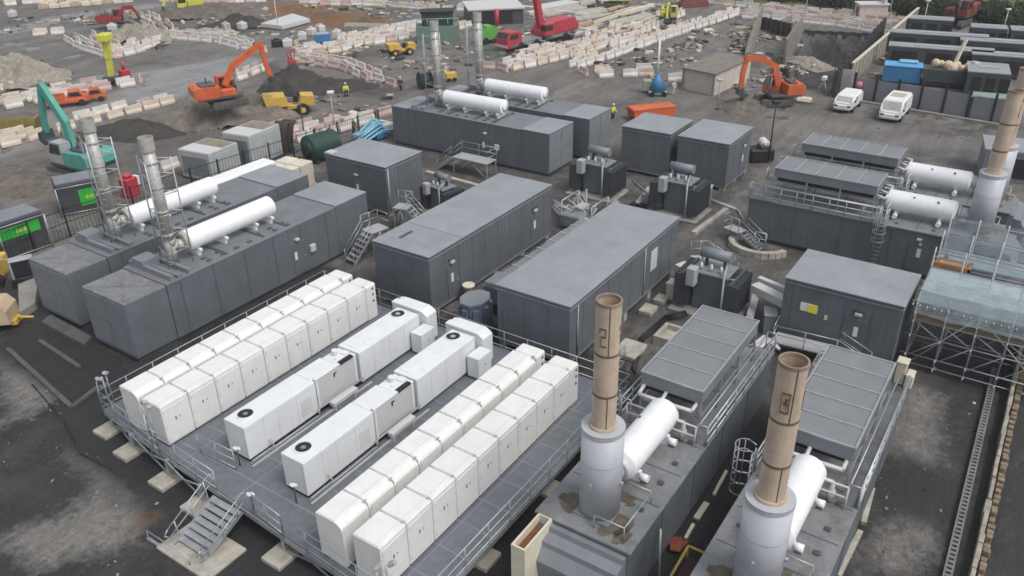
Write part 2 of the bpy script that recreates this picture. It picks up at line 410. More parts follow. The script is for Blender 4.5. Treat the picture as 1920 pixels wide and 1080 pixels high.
def ground_mat():
    m = bpy.data.materials.new('site_ground'); m.use_nodes = True
    t = m.node_tree; N = t.nodes; L = t.links; p = N['Principled BSDF']
    geo = N.new('ShaderNodeNewGeometry')
    def nz(s, d=8, r=.65, off=0):
        n = N.new('ShaderNodeTexNoise'); n.inputs['Scale'].default_value = s; n.inputs['Detail'].default_value = d; n.inputs['Roughness'].default_value = r
        mp = N.new('ShaderNodeMapping'); mp.inputs['Location'].default_value = (off, off*.7, 0)
        L.new(geo.outputs['Position'], mp.inputs[0]); L.new(mp.outputs[0], n.inputs['Vector']); return n.outputs[0]
    def rng(v, a, b, c, d):
        r = N.new('ShaderNodeMapRange'); L.new(v, r.inputs[0])
        for i, q in enumerate((a, b, c, d)): r.inputs[i+1].default_value = q
        return r.outputs[0]
    def mix(f, A, Bc, bt='MIX'):
        x = N.new('ShaderNodeMix'); x.data_type = 'RGBA'; x.blend_type = bt
        if isinstance(f, (int, float)): x.inputs[0].default_value = f
        else: L.new(f, x.inputs[0])
        for k, q in ((6, A), (7, Bc)):
            if isinstance(q, tuple): x.inputs[k].default_value = (*q, 1)
            else: L.new(q, x.inputs[k])
        return x.outputs[2]
    def math_(op, A, Bv):
        x = N.new('ShaderNodeMath'); x.operation = op
        for k, q in ((0, A), (1, Bv)):
            if isinstance(q, (int, float)): x.inputs[k].default_value = q
            else: L.new(q, x.inputs[k])
        return x.outputs[0]
    big, mid, fine = nz(.055), nz(.35, 9, .7, 5), nz(2.6, 7, .75, 9)
    grit = nz(9, 4, .8, 3)
    def attr(nm):
        a = N.new('ShaderNodeAttribute'); a.attribute_name = nm
        s = N.new('ShaderNodeSeparateColor'); L.new(a.outputs['Color'], s.inputs[0]); return s.outputs
    ca, cb = attr('ca'), attr('cb')
    wob = math_('ADD', math_('MULTIPLY', math_('SUBTRACT', mid, .5), 1.5), math_('MULTIPLY', math_('SUBTRACT', fine, .5), .9))
    def edge(v):      # break the soft outline of a patch with noise
        q = math_('MULTIPLY', wob, rng(v, 0, .12, 0, 1))
        return rng(math_('ADD', v, q), .22, .78, 0, 1)
    base = mix(rng(big, .35, .65, 0, 1), (.105, .098, .09), (.195, .183, .17))
    base = mix(rng(mid, .42, .66, 0, .85), base, (.07, .065, .06))
    base = mix(rng(fine, .5, .75, 0, .55), base, (.26, .235, .205))
    c = base
    dk = mix(rng(mid, .35, .65, 0, 1), (.015, .015, .016), (.043, .042, .041))
    dk = mix(rng(fine, .52, .75, 0, .4), dk, (.115, .11, .105))
    c = mix(edge(ca[2]), c, dk)
    c = mix(edge(ca[1]), c, mix(rng(fine, .35, .7, 0, 1), (.135, .128, .118), (.235, .222, .206)))
    c = mix(edge(cb[0]), c, mix(mid, (.13, .068, .03), (.21, .125, .065)))
    wetm = edge(ca[0])
    c = mix(wetm, c, mix(mid, (.17, .168, .168), (.27, .268, .27)))  # wet road: the pale colour also holds the sky's reflection
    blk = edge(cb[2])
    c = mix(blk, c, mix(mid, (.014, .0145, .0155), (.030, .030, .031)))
    gs = mix(rng(mid, .3, .7, 0, 1), (.075, .10, .03), (.13, .155, .05))
    c = mix(edge(cb[1]), c, gs)
    tk = N.new('ShaderNodeTexNoise'); tk.inputs['Scale'].default_value = 1.0; tk.inputs['Detail'].default_value = 6; tk.inputs['Roughness'].default_value = .7
    tm = N.new('ShaderNodeMapping'); tm.inputs['Rotation'].default_value = (0, 0, .18); tm.inputs['Scale'].default_value = (.05, .75, 1)
    L.new(geo.outputs['Position'], tm.inputs[0]); L.new(tm.outputs[0], tk.inputs['Vector'])
    c = mix(1.0, c, rng(tk.outputs[0], .3, .7, .72, 1.25), 'MULTIPLY')
    c = mix(1.0, c, rng(grit, .25, .75, .6, 1.35), 'MULTIPLY')
    sx = N.new('ShaderNodeSeparateXYZ'); L.new(geo.outputs['Position'], sx.inputs[0])
    N_far = math_('MULTIPLY', rng(math_('ADD', sx.outputs[0], math_('MULTIPLY', sx.outputs[1], .8)), 92, 100, 0, 1), math_('SUBTRACT', 1.0, rng(cb[1], .2, .5, 0, 1)))
    pud = math_('MULTIPLY', rng(nz(.16, 5, .55, 31), .60, .64, 0, 1), rng(N_far, 0, 1, 0, 1))
    c2 = mix(pud, c, (.075, .072, .068))
    L.new(c2, p.inputs['Base Color'])
    rg = math_('SUBTRACT', rng(mid, .3, .7, .95, .75), math_('MULTIPLY', wetm, .5))
    rg = math_('SUBTRACT', rg, math_('MULTIPLY', pud, .62)); rg = math_('SUBTRACT', rg, math_('MULTIPLY', ca[2], .3)); L.new(rg, p.inputs['Roughness'])
    b = N.new('ShaderNodeBump'); b.inputs['Strength'].default_value = .8; b.inputs['Distance'].default_value = .15
    L.new(math_('MULTIPLY', math_('ADD', math_('MULTIPLY', mid, 1.6), fine), math_('SUBTRACT', 1.0, math_('MULTIPLY', pud, .95))), b.inputs['Height']); L.new(b.outputs[0], p.inputs['Normal'])
    return m
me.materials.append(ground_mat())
# ------------------------------------------------------------------ containerised generators with a steel flue
def genset_a(name, label, L_front, L_main, L_tot, group, stained=True, W=4.25, h=3.87):
    t = thing(name, label, 'generator', group=group)
    hw = W/2
    B().box(0.15, -hw+.15, 0, L_tot-.15, hw-.15, .26).ob('skid', GREY_DARK, t)
    f = B().box(0, -hw+.06, .26, L_front, hw-.06, h-.1, .02).ob('front_block', GREY_WALL, t)
    b = B()
    n = 2
    for k in range(n):
        y0 = -hw+.12+k*(W-.24)/n; y1 = y0+(W-.24)/n
        b.box(-.03, y0+.05, .45, .02, y1-.05, 1.95, .01); b.box(-.03, y0+.05, 2.02, .02, y1-.05, h-.22, .01)
    islands(b, 'louvre_panel', GREY_MID, f)
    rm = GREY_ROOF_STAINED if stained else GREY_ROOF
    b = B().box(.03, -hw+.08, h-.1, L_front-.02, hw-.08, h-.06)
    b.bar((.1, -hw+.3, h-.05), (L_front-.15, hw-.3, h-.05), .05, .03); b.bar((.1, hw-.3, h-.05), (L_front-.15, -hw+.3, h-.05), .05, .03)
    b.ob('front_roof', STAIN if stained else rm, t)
    body = B().box(L_front+.02, -hw, .26, L_main, hw, h-.05, .015).ob('body', GREY_WALL, t)
    b = B()
    x = L_front+.9
    while x < L_main:
        for s in (-1, 1): b.box(x-.03, s*hw-(.0 if s > 0 else .025), .3, x+.03, s*hw+(.025 if s > 0 else 0), h-.12)
        x += 2.35
    b.ob('seam', SEAM, body)
    B().box(L_front+.02, -hw-.03, h-.05, L_main+.02, hw+.03, h, .01).ob('roof', GREY_ROOF_DARK, t)
    an = B().box(L_main+.05, -hw+.03, .26, L_tot, hw-.03, h+.02, .015).ob('annex_block', GREY_WALL, t)
    b = B()
    b.box(L_tot-.01, -hw+.12, .4, L_tot+.03, -.03, 1.98, .01); b.box(L_tot-.01, .03, .4, L_tot+.03, hw-.12, 1.98, .01); b.box(L_tot-.01, -hw+.12, 2.03, L_tot+.03, -.03, h-.1, .01); b.box(L_tot-.01, .03, 2.03, L_tot+.03, hw-.12, h-.1, .01)
    islands(b, 'louvre_panel', GREY_MID, an)
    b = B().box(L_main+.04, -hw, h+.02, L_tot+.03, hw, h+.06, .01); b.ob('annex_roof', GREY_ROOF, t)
    # cross beams, flue and silencer
    sx = L_front+2.1
    b = B()
    for k, x in enumerate((L_front+.55, L_front+1.05, L_front+1.75)):
        b.box(x-.13, -hw+.1, h, x+.13, hw-.1, h+(.32, .16, .28)[k])
    b.box(L_front+.4, hw-1.6, h, L_front+1.5, hw-.5, h+.6)
    islands(b, 'roof_beam', GREY_MID, t)
    zc = h+.98
    fl = B()
    fl.tube([(sx+.95, 0, zc), (sx+.35, 0, zc), (sx+.08, 0, zc+.22), (sx, 0, zc+.6)], .36, 16)
    fl.cyl((sx, 0, h+.1), (sx, 0, zc+.7), .33, n=20)
    fl.cyl((sx, 0, zc+.55), (sx, 0, h+7.2), .35, n=24)
    flue = fl.ob('flue', STAINLESS, t)
    b = B()
    for z in (h+1.9, h+3.4, h+4.9, h+6.4): b.cyl((sx, 0, z-.05), (sx, 0, z+.05), .39, n=24)
    islands(b, 'flange', STAINLESS, flue)
    B().ringtube((sx, 0, h+7.1), (sx, 0, h+7.9), .42, .38).ob('flue_tip', STAINLESS, flue)
    B().cyl((sx, 0, h+7.15), (sx, 0, h+7.19), .38, n=24).ob('flue_damper', BLACK, flue)
    b = B()
    for (dx, dy) in ((-.85, -.75), (.75, -.85), (-.2, .95)):
        b.tube([(sx+dx, dy, h), (sx+dx, dy, h+6.7)], .04)
    for z in (h+1.0, h+2.2, h+3.4, h+4.6, h+5.7, h+6.6):
        b.tube([(sx-.85, -.75, z), (sx+.75, -.85, z), (sx-.2, .95, z), (sx-.85, -.75, z)], .028)
    for k in range(17): b.tube([(sx-.85, -.75, h+.4+.38*k), (sx-.55, -.95, h+.4+.38*k)], .015, 4)
    b.tube([(sx-.55, -.95, h), (sx-.55, -.95, h+6.9)], .025)
    b.tube([(sx, -.1, h+5.6), (sx-.7, .9, h+.1)], .02)
    b.ob('flue_frame', GALV, t)
    x0, x1 = sx+1.05, sx+7.7
    si = B().capcyl((x0, 0, zc+.05), (x1, 0, zc+.05), .66, .12, 32).ob('silencer', SILENCER, t)
    b = B()
    for x in (x0+.5, x0+2.5, x1-1.7, x1-.4):
        b.box(x-.09, -.5, h, x+.09, .5, zc-.5)
        b.cyl((x, -.5, zc-.55), (x, -.72, zc-.55), .1, n=8)
    b.ob('saddle', SILENCER, si)
    B().ringtube((x0-.3, 0, zc+.05), (x0-.12, 0, zc+.05), .62, .44, 24).ob('inlet_collar', STAINLESS, si)
    b = B()
    rr = random.Random(3)
    for k in range(7):
        x = x0+.3+k*1.05
        for y in (-hw+.55, -hw+1.05, hw-.7):
            if rr.random() < .75: b.box(x-.16, y-.12, h, x+.16, y+.12, h+.07, .02)
    islands(b, 'roof_vent', GREY_DARK, t)
    b = B()
    for x in (x0+1.5, x1-2.2, x1-.2): b.box(x-.08, -hw+.35, h, x+.08, hw-.35, h+.05)
    islands(b, 'roof_channel', GREY_DARK, t)
    # door on the long side
    dx = L_main-4.3
    d = B().box(dx, -hw-.045, .42, dx+1.15, -hw+.01, 2.7, .015).ob('door', GREY_WALL, t)
    B().box(dx+.12, -hw-.075, 1.5, dx+.34, -hw-.04, 2.05).ob('notice', WHITE, d)
    B().box(dx+.95, -hw-.1, 1.4, dx+1.05, -hw-.04, 1.6).ob('handle', GALV, d)
    b = B().box(dx+.3, -hw-.22, 2.85, dx+.62, -hw, 3.0, .02); b.ob('door_lamp', WHITE_GREY, t)
    B().box(dx+1.5, -hw-.2, 1.55, dx+1.95, -hw+.01, 2.05, .02).ob('control_box', WHITE_GREY, t)
    return t
G2 = genset_a('generator_container', 'dark grey generator container with rust stained front roof, nearest the white cabinets', 2.72, 16.4, 19.6, 'steel flue generators')
G2.location = (20.9, 42.4, 0)
G1 = dup(G2, (21.25, 48.75, 0), 0, 'dark grey generator container with flue, outermost of the pair beside the teal excavator')
F1 = genset_a('generator_container', 'dark grey generator container with flue, behind the steel access platform and nearer the small stair', .62+1.5, 15.1, 18.0, 'steel flue generators', False)
F1.location = (61.0, 54.05, 0); F1.rotation_euler = (0, 0, R(-90))
F2 = dup(F1, (66.6, 53.2, 0), R(-90), 'dark grey generator container with flue, rear one of the pair below the red crane')

t = thing('white_canopy', 'long white canopy roof continuing behind the silencer of the outer generator', 'canopy', (37.5, 51.9, 0))
B().box(-4.2, -.75, 3.5, 4.2, .75, 3.95, .15, 2).ob('roof', SILENCER, t)
for x in (-3.9, 0, 3.9):
    for y in (-.6, .6): B().box(x-.06, y-.06, 0, x+.06, y+.06, 3.5).ob('post', GREY_LIGHT, t)
# ------------------------------------------------------------------ plain switchroom containers
def switchroom(name, label, x0, y0, x1, y1, h, base=.35, group='grey switchroom containers', door=None, roofm=None, extras=True):
    t = thing(name, label, 'container', ((x0+x1)/2, (y0+y1)/2, 0), 0, group)
    a, b_ = (x1-x0)/2, (y1-y0)/2
    b = B()
    nx_ = max(2, int(a*2/3.5))
    for i in range(nx_+1):
        for s in (-1, 1):
            x = -a+.3+i*(2*a-.6)/nx_
            b.box(x-.22, s*(b_-.3)-.22, 0, x+.22, s*(b_-.3)+.22, base-.12)
    islands(b, 'support_pier', CONC, t)
    B().box(-a+.02, -b_+.02, base-.12, a-.02, b_-.02, base+.1).ob('base_frame', GREY_MID, t)
    w_ = B().box(-a, -b_, base+.1, a, b_, h-.07, .02).ob('wall', GREY_WALL, t)
    b = B()
    k = -a+1.45
    while k < a-.3:
        b.box(k-.012, -b_-.012, base+.15, k+.012, -b_+.01, h-.3); b.box(k-.012, b_-.01, base+.15, k+.012, b_+.012, h-.3); k += 1.45
    k = -b_+1.45
    while k < b_-.3:
        b.box(-a-.012, k-.012, base+.15, -a+.01, k+.012, h-.3); b.box(a-.01, k-.012, base+.15, a+.012, k+.012, h-.3); k += 1.45
    b.ob('seam', SEAM, w_)
    b = B()
    b.box(-a-.05, -b_-.05, h-.32, a+.05, -b_-.002, h-.26); b.box(-a-.05, -b_-.002, h-.32, -a-.002, b_+.05, h-.26)
    b.ob('eave_trim', GREY_MID, t)
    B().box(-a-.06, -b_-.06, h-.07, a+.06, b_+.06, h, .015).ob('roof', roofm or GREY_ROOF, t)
    for (face, u, dw) in (door or []):
        if face == 'y': q = lambda p0, p1, z0, z1, o0, o1: B().box(p0, -b_-o1, z0, p1, -b_-o0, z1, .008)
        else: q = lambda p0, p1, z0, z1, o0, o1: B().box(-a-o1, p0, z0, -a-o0, p1, z1, .008)
        d = q(u, u+dw, base+.2, base+2.35, -.01, .045).ob('door', GREY_WALL, t)
        q(u+dw*.3, u+dw*.3+.24, base+1.25, base+1.85, .044, .07).ob('notice', WHITE, d)
        q(u+dw*.8, u+dw*.8+.08, base+1.1, base+1.35, .044, .1).ob('handle', GALV, d)
        q(u+dw*.25, u+dw*.25+.36, base+2.6, base+2.76, -.01, .2).ob('door_lamp', WHITE_GREY, t)
        q(u+dw*.15, u+dw*.15+.6, base+2.8, base+2.9, -.01, .12).ob('lamp_hood', GREY_DARK, t)
    return t
M1 = switchroom('switchroom_container', 'long grey flat roofed container with a small dark slot on its roof', 34.1, 29.3, 48.2, 33.8, 4.2, door=[('y', -5.4, 1.1), ('y', 4.3, 1.1)])
B().box(-5.9, .9, 4.2, -4.7, 1.12, 4.24).ob('roof_slot', GREY_DARK, M1)
B().box(-3.75, -2.3, 4.2, -3.7, 2.3, 4.215).ob('roof_seam', GREY_MID, M1)
M2 = switchroom('switchroom_container', 'long grey flat roofed container with a pale vent, behind the tan flue', 33.15, 18.9, 47.15, 23.65, 4.4, base=.75)
b = B().box(3.0, -2.42, 2.1, 3.9, -2.37, 3.5, .01); b.ob('vent_panel', WHITE_GREY, M2)
b = B()
for x in (-6.2, 2.1): b.tube([(x, -2.42, .9), (x, -2.42, 4.1)], .045)
b.ob('downpipe', GREY_LIGHT, M2)
KR = switchroom('switchroom_container', 'grey flat roofed switchroom with a yellow warning sign beside the blue scaffold', 43.0, 4.2, 47.3, 10.5, 4.15, door=[('x', -1.5, 1.15)])
s_ = B().box(-2.19, 1.15, 2.35, -2.15, 2.1, 2.85).ob('warning_sign', WHITE, KR)
B().box(-2.215, 1.15, 2.35, -2.19, 1.68, 2.85).ob('warning_panel', mat('sign_yellow', (.72, .66, .05), .5), s_)
B().box(-2.23, .55, 2.15, -2.16, .72, 2.4).ob('control_box', WHITE_GREY, KR)
S1 = switchroom('switchroom_container', 'small square grey switchroom at the foot of the lattice stair, between two generator pairs', 44.6, 42.1, 49.0, 48.6, 4.2, door=[('x', -.6, 1.1)])
b = B().tube([(-2.0, -3.3, .4), (-2.0, -3.3, 4.0)], .06); b.ob('downpipe', GREY_LIGHT, S1)
b = B().box(-2.2, 2.5, 4.2, -1.5, 3.2, 4.3, .02); b.ob('roof_hatch', WHITE_GREY, S1)
D1 = switchroom('switchroom_container', 'square grey switchroom below the orange truck, touching its twin on one side', 63.7, 26.9, 68.4, 31.5, 4.15, group='square grey switchrooms')
D2 = switchroom('switchroom_container', 'square grey switchroom nearest the parked white vans', 63.7, 21.7, 69.2, 26.2, 4.15, group='square grey switchrooms', door=[('y', .4, 1.0)])

# ------------------------------------------------------------------ generators with roof coolers and tan flues
def genset_b(label, mark):
    """local x from the intake hood to the far end, +y is the ladder side"""
    t = thing('cooler_generator', label, 'generator', group='generators with roof coolers')
    hw, h = 1.95, 3.2
    B().box(1.4, -hw+.2, 0, 17.0, hw-.2, .3).ob('skid', GREY_DARK, t)
    body = B().box(1.2, -hw, .3, 17.2, hw, h, .02).ob('body', GREY_WALL, t)
    b = B()
    for x in (4.2, 7.4, 10.6, 13.8):
        for s in (-1, 1): b.box(x-.03, s*hw-.02, .4, x+.03, s*hw+.02, h-.2)
    b.ob('seam', SEAM, body)
    B().box(1.15, -hw-.1, h, 17.25, hw+.1, h+.12, .02).ob('roof', ROOF_RUSTY, t)
    # roof panels
    b = B()
    for x in (3.9, 6.0, 8.1): b.box(x-.025, -hw+.05, h+.12, x+.025, hw-.05, h+.135)
    b.ob('seam', SEAM, t)
    # intake hood
    hd = B().exty([(0, 2.15), (0, 2.0), (.25, .6), (1.19, .6), (1.19, h-.12), (.95, h-.12), (.9, h-.34), (.42, h-.4), (.38, h-.62)], -hw+.05, hw-.25)
    hd.ob('intake_hood', GREY_MID, t)
    z0, z1, z2 = h+.3, 7.35, 12.55
    sx = 2.6
    B().box(sx-.75, -.75, h+.12, sx+.75, .75, h+.2, .02).ob('flue_base', RUST if False else GREY_MID, t)
    sil = B().cyl((sx, 0, z0), (sx, 0, z1-.15), .79, n=32)
    sil.cyl((sx, 0, z1-.15), (sx, 0, z1), .81, n=32, caps=False)
    sil.ringtube((sx, 0, z1-.02), (sx, 0, z1+.02), .81, .49, 32)
    sil = sil.ob('flue_jacket', SILVER, t)
    b = B()
    for z in (4.6, 5.9): b.cyl((sx, 0, z-.012), (sx, 0, z+.012), .80, n=32, caps=False)
    b.box(sx-.86, -.05, 5.0, sx-.8, .05, 5.12); b.box(sx-.02, -.9, 4.9, sx+.1, -.8, 5.02)
    b.ob('jacket_band', GREY_LIGHT, sil)
    fl = B().ringtube((sx, 0, z1-.1), (sx, 0, z2), .44, .41, 32)
    fl = fl.ob('flue', TAN, t)
    B().cyl((sx, 0, z2-1.6), (sx, 0, z2-1.56), .41, n=24).ob('flue_inside', TAN_DARK, fl)
    b = B()
    for z in (z1+1.5, z1+3.2): b.cyl((sx, 0, z-.05), (sx, 0, z+.05), .452, n=32, caps=False)
    for (zz0, zz1, an) in ((z1, z1+1.5, -2.45), (z1+3.2, z2, -2.55)):
        c, s = math.cos(an), math.sin(an)
        b.bar((sx+.445*c, .445*s, zz0), (sx+.445*c, .445*s, zz1), .03, .03)
    islands(b, 'weld_seam', TAN_DARK, fl)
    B().ringtube((sx, 0, z2-.1), (sx, 0, z2+.03), .455, .40, 32).ob('rim', mat('sooty_rim', (.27, .2, .145), .8, var=.3), fl)
    B().ringtube((sx, 0, z1), (sx, 0, z1+.12), .53, .44, 32).ob('flue_collar', TAN, fl)
    # stencilled number in a frame, painted round the pipe
    b = B()
    def stroke(a0, zz0, a1, zz1, wd=.07):
        n = 4
        for i in range(n):
            fa = a0+(a1-a0)*i/n; fb = a0+(a1-a0)*(i+1)/n; ya = zz0+(zz1-zz0)*i/n; yb = zz0+(zz1-zz0)*(i+1)/n
            b.bar((sx+.448*math.cos(fa), .448*math.sin(fa), ya), (sx+.448*math.cos(fb), .448*math.sin(fb), yb), .012, wd)
    for off in (math.pi+.12, -math.pi/2+.35):
        zc = z2-1.25
        A = lambda u: off+u*.28
        if mark == 4: segs = [((-1, -1), (-1, 1)), ((-1, 1), (1, 1)), ((1, 1), (1, -1)), ((1, -1), (-1, -1)), ((.35, .55), (.35, -.6)), ((.35, .55), (-.4, -.1)), ((-.4, -.1), (.6, -.1))]
        else: segs = [((-1, .55), (-1, 1)), ((-1, 1), (.8, 1)), ((.8, 1), (.8, .1)), ((.8, .1), (-.6, .1)), ((-.6, .1), (-.6, -1)), ((-.6, -1), (1, -1))]
        for (p, q) in segs: stroke(A(p[0]), zc+p[1]*.34, A(q[0]), zc+q[1]*.34)
    b.ob('print', TAN_DARK, fl)
    # silencer drum
    zc = 4.35
    d = B().capcyl((4.2, 0, zc), (8.3, 0, zc), .70, .22, 32).ob('silencer', SILENCER, t)
    b = B().cyl((3.3, 0, zc), (4.1, 0, zc), .38, n=20)
    b.cyl((3.85, 0, zc), (3.95, 0, zc), .5, n=20); b.ob('silencer_neck', SILVER, d)
    b = B()
    for x in (4.9, 7.6):
        b.box(x-.1, -.62, h+.12, x+.1, .62, zc-.55); b.cyl((x, -.95, h+.35), (x, -.6, h+.35), .16, n=10)
        b.cyl((x, .6, h+.35), (x, .95, h+.35), .16, n=10)
    islands(b, 'saddle', SILENCER, d)
    b = B()
    for (x, y) in ((5.2, .45), (6.7, .4)): b.box(x-.06, y-.05, zc+.5, x+.06, y+.05, zc+.62)
    islands(b, 'lifting_eye', GREY_DARK, d)
    b = B()
    for x in (3.4, 5.2, 6.6, 8.2): b.box(x-.12, -hw+.45, h+.12, x+.12, -hw+.7, h+.2, .03)
    for x in (5.0, 7.3): b.box(x-.1, hw-.6, h+.12, x+.1, hw-.4, h+.19, .03)
    islands(b, 'roof_vent', GREY_DARK, t)
    # brown stains left by rain round the flue
    for (cx, cy, rx, ry, sd_) in ((2.35, .95, .55, .6, 1.), (2.2, -.85, .8, .55, 4.), (1.75, -1.35, .5, .3, 7.), (3.6, -.55, .35, .5, 9.)):
        b = B(); pl = []
        for k in range(26):
            a_ = 2*math.pi*k/26; r_ = 1+.55*noise.noise((math.cos(a_)*1.3+sd_, math.sin(a_)*1.3, sd_))+.25*noise.noise((math.cos(a_)*4, math.sin(a_)*4+sd_, 2))
            pl.append((cx+rx*r_*math.cos(a_), cy+ry*r_*math.sin(a_)))
        b.prism(pl, h+.121, h+.125); b.ob('water_stain', STAIN_BROWN, t)
    # low guard rail round the flue
    b = B()
    pts = [(1.6, -.3, h+.75), (1.6, -1.55, h+.75), (3.9, -1.55, h+.75), (3.9, -.1, h+.75)]
    b.tube(pts, .03); 
    for p in pts: b.tube([(p[0], p[1], h+.12), p], .028)
    b.ob('flue_guard', GALV, t)
    # cooler on legs
    cx0, cx1, cy = 8.9, 15.8, 1.42
    zt, zb = 5.6, 4.95
    c = B().box(cx0, -cy, zb, cx1, cy, zt-.04, .01).ob('cooler', GREY_MID, t)
    ct = B()
    for k in range(5):
        xa = cx0+.04+k*(cx1-cx0)/5; xb = cx0-.04+(k+1)*(cx1-cx0)/5
        ct.box(xa, -cy+.06, zt-.04, xb, cy-.06, zt-.01)
    ct.ob('cooler_top', COOLER_TOP, c)
    b = B()
    for k in range(6):
        x = cx0+k*(cx1-cx0)/5; b.box(x-.04, -cy, zt-.03, x+.04, cy, zt+.03)
    for s in (-1, 1): b.box(cx0-.04, s*cy-.04, zt-.05, cx1+.04, s*cy+.04, zt+.035)
    b.ob('cooler_frame', GALV, c)
    b = B()
    for k in range(4):
        x = cx0+.05+k*(cx1-cx0-.1)/3
        for s in (-1, 1): b.box(x-.05, s*(cy-.05)-.05, h+.12, x+.05, s*(cy-.05)+.05, zb)
        b.box(x-.03, -cy, h+.9, x+.03, cy, h+.98)
    for s in (-1, 1): b.box(cx0, s*(cy-.05)-.03, h+.9, cx1, s*(cy-.05)+.03, h+.98)
    b.ob('cooler_leg', GALV, t)
    B().box(cx0+.2, -cy+.2, zb-.3, cx1-.2, cy-.2, zb-.02).ob('fan_box', BLACK, c)
    b = B()
    b.tube([(cx0-.02, -1.2, 4.9), (cx0-.55, -1.2, 4.85), (cx0-.55, .2, 4.8), (cx0-.02, .2, 4.95)], .085, 8)
    b.tube([(cx0-.55, .2, 4.8), (cx0-.55, 1.25, 4.8), (cx0-.02, 1.25, 4.95)], .085, 8)
    b.tube([(cx0-.75, -1.0, 4.3), (cx0-.75, .6, 4.25), (cx0-.4, .6, 4.1), (cx0-.4, .6, h+.2)], .08, 8)
    b.tube([(cx0-.75, -1.0, 4.3), (cx0-.75, -1.0, h+.2)], .09, 8); b.cyl((cx0-.75, -1.0, 3.6), (cx0-.75, -1.0, 3.9), .16, n=10)
    b.tube([(cx0-.9, -1.6, 3.9), (cx0-.9, 1.6, 3.9)], .04); b.tube([(cx0-.9, -1.6, 4.4), (cx0-.9, 1.6, 4.4)], .04)
    for y in (-1.6, 0, 1.6): b.tube([(cx0-.9, y, h+.1), (cx0-.9, y, 4.4)], .035)
    b.ob('coolant_pipework', WHITE_GREY, t)
    # hand rails along the roof edges
    for s in (-1, 1):
        b = B(); y = s*(hw+.06)
        xa, xb = cx0-.6, 17.2
        for z in (h+.35, h+.75, h+1.15): b.tube([(xa, y, z), (xb, y, z)], .04)
        b.box(xa, y-.02, h+.12, xb, y+.02, h+.27); b.tube([(xa, y-s*.42, h+1.05), (xb, y-s*.42, h+1.05)], .035)
        x = xa
        while x <= xb+.01: b.tube([(x, y, h+.1), (x, y, h+1.15)], .038); x += (xb-xa)/8
        for x in (xa, xb): b.tube([(x, y, h+1.15), (x, y-s*.45, h+1.15), (x, y-s*.45, h+.1)], .03)
        b.ob('handrail', GALV, t)
    # caged ladder
    lx, ly = 8.1, hw+.16
    lad = B()
    for dx in (-.24, .24): lad.tube([(lx+dx, ly, .3), (lx+dx, ly, h+1.25)], .03)
    for k in range(14): lad.tube([(lx-.24, ly, .45+k*.3), (lx+.24, ly, .45+k*.3)], .018, 5)
    lad = lad.ob('ladder', GALV, t)
    b = B()
    for z in (2.3, 2.9, 3.5, 4.1, 4.6):
        b.tube([(lx-.24, ly, z)]+[(lx-.42*math.cos(a), ly+.35+.42*math.sin(a), z) for a in [R(20*i) for i in range(10)]]+[(lx+.24, ly, z)], .022, 5)
    for a in (20, 55, 90, 125, 160): b.tube([(lx-.42*math.cos(R(a)), ly+.35+.42*math.sin(R(a)), 2.3), (lx-.42*math.cos(R(a)), ly+.35+.42*math.sin(R(a)), 4.6)], .02, 5)
    b.ob('ladder_cage', GALV, lad)
    dx = 5.2
    d = B().box(dx, hw-.01, .5, dx+1.0, hw+.04, 2.6, .01).ob('door', GREY_WALL, t)
    b = B().box(dx+.2, hw+.04, 1.5, dx+.45, hw+.06, 2.1); b.box(dx+.25, hw+.04, 2.35, dx+.4, hw+.06, 2.5); b.ob('notice', WHITE, d)
    B().box(dx+.3, hw, 2.7, dx+.6, hw+.2, 2.82).ob('door_lamp', WHITE_GREY, t)
    return t
G3 = genset_b('generator with tan flue marked 2 and a grey roof cooler, beside the white cabinets', 2)
G3.location = (19.1, 10.88, 0)
G4 = genset_b('generator with tan flue marked 4 in a box, beside the dark yard edge', 4)
G4.location = (18.75, 4.6, 0)
R1 = dup(G3, (57.6, -.15, 0), R(90), 'generator with caged ladder on its long wall and tan flue, behind the blue netted scaffold')
R2 = dup(G4, (64.0, -.15, 0), R(90), 'generator with roof cooler and tan flue, farthest one, beside the white vans yard')
# cream duct with rusty open top on the hood of the near generator
b = B()
b.box(-.7, 1.25, 0, 1.1, 1.33, 3.3); b.box(-.7, 1.78, 0, 1.1, 1.86, 3.3); b.box(-.78, 1.25, 0, -.7, 1.86, 3.3); b.box(1.1, 1.25, 0, 1.18, 1.86, 3.3)
dc = b.ob('duct', CREAM, G3)
B().box(-.7, 1.33, 2.85, 1.1, 1.78, 2.95).ob('duct_inside', RUST, dc)

# ------------------------------------------------------------------ battery platform
DZ = 1.15
deck = thing('steel_platform', 'raised steel grating platform carrying the white battery cabinets', 'platform', (0, 0, 0))
DP = [(15.0, 14.75), (32.0, 14.75), (32.0, 36.3), (16.45, 36.3), (15.95, 31), (15.4, 22)]
B().prism(DP, DZ-.05, DZ).ob('grating', DECKM, deck)
b = B()
for x in np.arange(16.9, 32, 1.53): b.box(x-.045, 14.8, DZ, x+.045, 36.2, DZ+.012)
for y in (15.35, 16.35, 21.2, 25.5, 29.5): b.box(15.6, y-.04, DZ, 31.9, y+.04, DZ+.016)
b.ob('grating_joint', GREY_MID, deck)
b = B()
for i in range(len(DP)):
    p, q = DP[i], DP[(i+1) % len(DP)]
    b.bar((p[0], p[1], DZ-.19), (q[0], q[1], DZ-.19), .14, .26)
for y in (17, 19.3, 23.5, 27.5, 31.3, 33.4): b.box(15.9, y-.1, DZ-.35, 31.8, y+.1, DZ-.06)
b.ob('edge_beam', GALV, deck)
